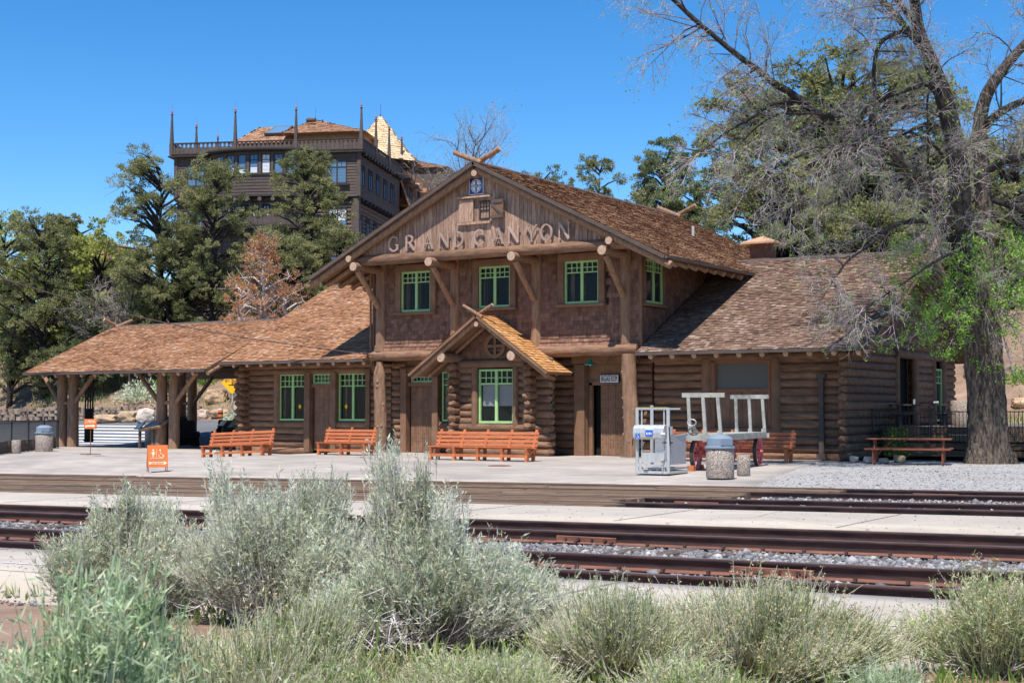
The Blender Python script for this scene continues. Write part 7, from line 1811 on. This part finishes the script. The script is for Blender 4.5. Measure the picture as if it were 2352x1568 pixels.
# ---------------- foreground brush (rabbitbrush)
def brush(label,bx,by,Rm,H,nst,kind,seed,leaf=(.046,.0095),lean=(0,0),spread=1.,nleaf=30,seedp=.25,Z=None,zb=-.13,group=None,sr=.0022,sprigs=()):
    base=np.array(G(bx,by,zb)) if Z is None else np.array(W(bx,by,Z)); base[2]=gzf(base[0],base[1])+zb
    r=np.random.default_rng(seed); S=[];LP=[];LD=[];LR=[];SP=[]
    t=thing('rabbitbrush',label,'shrub',tuple(base),0,group or 'rabbitbrush shrubs in the foreground',local=True)
    crown=[]  # a few sub-crowns make the outline uneven
    nsub=max(7,int(Rm*20))
    subs=[(r.uniform(-1,1)*Rm*.88,r.uniform(-1,1)*Rm*.6,r.uniform(.55,1.)*H) for _ in range(nsub)]
    subt=[r.normal(0,.13) for _ in range(nsub+len(sprigs))]; ns0=len(subs)
    for sx,sy,sh in sprigs: subs+=[(sx,sy,sh)]
    for i in range(nst):
        si=r.integers(0,len(subs)); cx,cy,ch=subs[si]; hsc=(1-.55*(abs(cx)/Rm)**2) if si<ns0 else 1.; ks=.85 if si<ns0 else .42
        end=np.array([cx+r.normal(0,.15)*ks*spread+lean[0]*r.random(),cy+r.normal(0,.14)*ks*spread+lean[1]*r.random(),ch*hsc*r.uniform(.55,1.04)])
        st=np.array([cx*.18+r.normal(0,.05),cy*.18+r.normal(0,.05),0.])
        ctrl=st*.4+end*.6; ctrl[2]=end[2]*.35; ctrl[:2]=st[:2]+(end[:2]-st[:2])*.75
        k=6; pts=[]
        for j in range(k+1):
            u=j/k; pts.append((1-u)**2*st+2*u*(1-u)*ctrl+u*u*end+(r.normal(0,.008,3) if 0<j<k else 0))
        rn=np.clip(r.random()*.8+.1+subt[si]*1.6,0,1)
        for j in range(k): S.append([*pts[j],*pts[j+1],sr*(1.9-1.2*j/k),sr*(1.9-1.2*(j+1)/k),np.clip(rn+.1*r.normal(),0,1)])
        # side shoots with leaves
        for sft in range(3 if kind=='broom' else 4):
            u=r.uniform(.5,.98); j=min(k-1,int(u*k)); b=pts[j]+(pts[j+1]-pts[j])*(u*k-j); ax=unit(pts[j+1]-pts[j]); d=unit(ax+r.normal(0,.30,3)+np.array([0,0,.25])); l=r.uniform(.07,.2); e=b+d*l
            S.append([*b,*e,sr*.8,sr*.4,np.clip(rn+.15*r.normal(),0,1)])
            nlf=nleaf//4; uu=r.uniform(.05,1,nlf)
            P_=b+(e-b)*uu[:,None]; D_=unit(d+r.normal(0,.62,(nlf,3))); LP.append(P_);LD.append(D_);LR.append(np.clip(rn*.5+.5*r.random(nlf),0,1))
            if r.random()<seedp*.35: SP.append(e)
        nlf=nleaf//3; uu=r.uniform(.45,1,nlf)*k; jj=np.minimum(uu.astype(int),k-1); pp=np.array(pts); P_=pp[jj]+(pp[jj+1]-pp[jj])*(uu-jj)[:,None]; D_=unit(unit(pp[jj+1]-pp[jj])+r.normal(0,.6,(nlf,3))); LP.append(P_);LD.append(D_);LR.append(np.clip(rn*.5+.5*r.random(nlf),0,1))
    if kind=='broom': pass
    sm={'grey':'twigs','broom':'straw','aloe':'aloe'}[kind]; lm={'grey':'rabbit','broom':'broom','aloe':'aloe'}[kind]
    segmesh('stems',S,M[sm],t,n=3)
    P_=np.concatenate(LP);D_=np.concatenate(LD);R_=np.concatenate(LR); n=len(P_)
    leafmesh('leaves',P_,D_,leaf[0]*r.lognormal(0,.3,n),leaf[1]*r.lognormal(0,.2,n),R_,M[lm],t,r)
    if kind=='broom':
        g=r.random(n)<.22; nn=int(g.sum()); leafmesh('green_tips',P_[g]+r.normal(0,.01,(nn,3)),D_[g],leaf[0]*1.1*r.lognormal(0,.3,nn),leaf[1]*1.2*r.lognormal(0,.2,nn),R_[g],M['fresh'],t,r)
    if SP:
        SP=np.repeat(np.array(SP),7,0); n=len(SP); leafmesh('seed_heads',SP+r.normal(0,.010,(n,3)),unit(r.normal(size=(n,3))+np.array([0,0,.5])),r.uniform(.008,.02,n),r.uniform(.005,.01,n),r.random(n),M['seed'],t,r)
    # dead lower twigs
    S=[];LV=[]
    for k in range(int(10+Rm*20)): 
        a=r.uniform(0,2*PI); grow(S,LV,r,np.array([0,0,0.]),unit(np.array([math.cos(a),math.sin(a),r.uniform(.15,.8)])),Rm*r.uniform(.5,1.),.006,1,2,.0,0,nb=(4,6,0))
    segmesh('dry_twigs',S,M['twigs'],t,n=3); return t
brush('largest grey-green rabbitbrush in the centre, wide and dense',650,1440,.80,1.16,2300,'grey',101,sprigs=[(-.72,0,1.30),(.5,.0,1.2),(.25,0,1.17)],seedp=.5)
brush('grey-green rabbitbrush left of the large one, with tan seed heads',285,1415,.64,1.0,1450,'grey',102,sprigs=[(.05,0,1.08),(-.3,0,.95)],seedp=1.)
brush('grey-green rabbitbrush right of centre with tall upright sprigs',975,1500,.74,.98,2000,'grey',103,sprigs=[(-.45,.1,1.45),(-.42,.0,1.40),(-.15,.1,1.32),(.15,0,1.1)],seedp=.6,lean=(.12,0))
brush('small grey-green rabbitbrush tuft at the right tip of the middle group',1140,1490,.36,.82,650,'grey',104)
brush('close blurred blue-green brush filling the lower left corner',120,0,.62,1.06,1000,'aloe',105,Z=4.4,leaf=(.055,.006),nleaf=30,sr=.003,zb=-.14,sprigs=[(.2,0,1.2),(-.25,0,1.1)],seedp=.8) if 0 else None
def brushZ(label,px,ypx,Z,*a,**k):
    p=W(px,ypx,Z); b=Vector((p.x,p.y,0)); 
    x,y,_=CX_+F_*((b-CAM).dot(RT))/((b-CAM).dot(FW)),0,0
    # base placed on the ground straight below the point
    q=Vector((p.x,p.y,-.13)); zz=(q-CAM).dot(FW); bx=CX_+F_*((q-CAM).dot(RT))/zz; by=CY_-F_*((q-CAM).dot(UPV))/zz
    return brush(label,bx,by,*a,**k)
brushZ('close blurred blue-green brush filling the lower left corner',95,1400,4.7,.44,1.04,1250,'aloe',105,leaf=(.06,.0085),nleaf=26,sr=.0028,seedp=.8,sprigs=[(.18,0,1.1)])
brushZ('close blue-green brush standing right of the corner one',310,1400,5.0,.30,1.06,900,'aloe',106,leaf=(.06,.0085),nleaf=26,sr=.0028,seedp=.8,sprigs=[(.0,0,1.1)])
brushZ('pale yellow-green stemmy brush in front of the large grey one',545,1450,7.4,.54,.84,2000,'broom',107,leaf=(.032,.0048),nleaf=10,lean=(.2,0),sr=.0034)
brushZ('wide yellow-green stemmy brush at lower right, left half',1430,1450,8.9,.58,.60,1900,'broom',108,leaf=(.032,.0048),nleaf=10,sr=.0034,seedp=.4)
brushZ('wide yellow-green stemmy brush at lower right, right half with seed heads',1740,1450,8.9,.62,.66,2100,'broom',109,leaf=(.032,.0048),nleaf=10,lean=(.1,0),sr=.0034,seedp=.9)
brushZ('yellow-green brush with tan tips at the lower right corner',2285,1450,8.8,.40,.66,1500,'broom',110,leaf=(.036,.0055),nleaf=18,sr=.0024,seedp=1.2)
brushZ('low thin yellow-green brush between the middle and right groups',1120,1550,8.0,.34,.38,600,'broom',111,leaf=(.036,.0055),nleaf=14,sr=.0024)
brushZ('low straw-green brush at the bottom edge below the large grey one',810,1540,7.2,.42,.42,850,'broom',112,leaf=(.036,.0055),nleaf=14,sr=.0024)
brushZ('low brush at the bottom edge in front of the right group',1570,1600,7.8,.40,.30,500,'broom',114,leaf=(.036,.0055),nleaf=14,sr=.0024)
brushZ('small blue-green sprig between the right-hand brushes at the bottom edge',2040,1600,8.0,.14,.22,90,'aloe',113,leaf=(.04,.004),nleaf=18)
# dead grey tuft
q=G(880,1500,-.13); t=thing('dead_brush','fan of dead grey branches at the foot of the middle brush','dead brush',(q.x,q.y,-.13),0,None,local=True); S=[];LV=[]; r=np.random.default_rng(5)
for k in range(46):
    a=r.uniform(-2.9,-.3)+YAW; grow(S,LV,r,np.array([0,0,.05]),unit(np.array([math.cos(a),math.sin(a)*.6,r.uniform(.0,.7)])),.6*r.uniform(.6,1.1),.008,1,2,-.12,0,nb=(4,7,0))
S=np.array(S); S[:,8]=.6+.4*S[:,8]; segmesh('dead_branches',S,M['twigs'],t,n=4)

# unseen junipers added behind the viewpoint to give the depot windows something to mirror
src=[o for o in COL.objects if o.type=='EMPTY' and o.name.startswith('juniper_tree')][:6]
for i,(x,y,sc,lb) in enumerate(((-44,-22,1.25,'unseen juniper added for window reflections, opposite the left wing'),(-30,-30,1.5,'unseen juniper added for window reflections, opposite the knotty left post'),(-16,-26,1.35,'unseen juniper added for window reflections, opposite the bay window'),(4,-24,1.4,'unseen juniper added for window reflections, behind the viewpoint'),(18,-18,1.2,'unseen juniper added for window reflections, opposite the baggage room'),(34,-14,1.3,'unseen juniper added for window reflections, opposite the right wing'))):
    r_=copytree(src[i],(x,y,gzf(x,y)-.3),i*1.1,lb,(sc,sc,sc)); r_['group']='unseen junipers added for window reflections'
# ------------------------------------------------------------------ camera, sun, sky
cam=bpy.data.cameras.new('camera'); co=bpy.data.objects.new('camera',cam); COL.objects.link(co)
co.location=CAM; co.rotation_euler=(PI/2+PT,0,YAW); cam.lens=F_/2352*36; cam.sensor_width=36; cam.clip_start=.1; cam.clip_end=4000
cam.dof.use_dof=True; cam.dof.focus_distance=38; cam.dof.aperture_fstop=9
scene.camera=co
SA,SB=-.15,.50   # horizontal travel of the light per metre of drop (x, y)
d=Vector((SA,SB,-1)).normalized(); tosun=-d
sun=bpy.data.lights.new('sun','SUN'); so=bpy.data.objects.new('sun',sun); COL.objects.link(so)
so.rotation_euler=tosun.to_track_quat('Z','Y').to_euler(); sun.energy=5.0; sun.angle=math.radians(.53); sun.color=(1,.955,.89); so.location=(10,-10,60)
w=bpy.data.worlds.new('World'); scene.world=w; w.use_nodes=True
nt=w.node_tree; bg=nt.nodes['Background']; sk=nt.nodes.new('ShaderNodeTexSky'); sk.sky_type='NISHITA'; sk.sun_disc=False
sk.sun_elevation=math.asin(tosun.z); sk.sun_rotation=math.atan2(tosun.x,tosun.y); sk.altitude=2100; sk.air_density=1.; sk.dust_density=.6; sk.ozone_density=2.5
hs=nt.nodes.new('ShaderNodeHueSaturation'); hs.inputs['Saturation'].default_value=1.36; hs.inputs['Value'].default_value=1.3
nt.links.new(sk.outputs[0],hs.inputs['Color']); nt.links.new(hs.outputs[0],bg.inputs['Color']); bg.inputs['Strength'].default_value=.108
vs_=scene.view_settings; scene.display_settings.display_device='sRGB'; vs_.view_transform='Standard'; vs_.look='None'; vs_.gamma=1; vs_.exposure=.42
scene.cycles.max_bounces=6; scene.cycles.transparent_max_bounces=8; scene.cycles.use_denoising=True
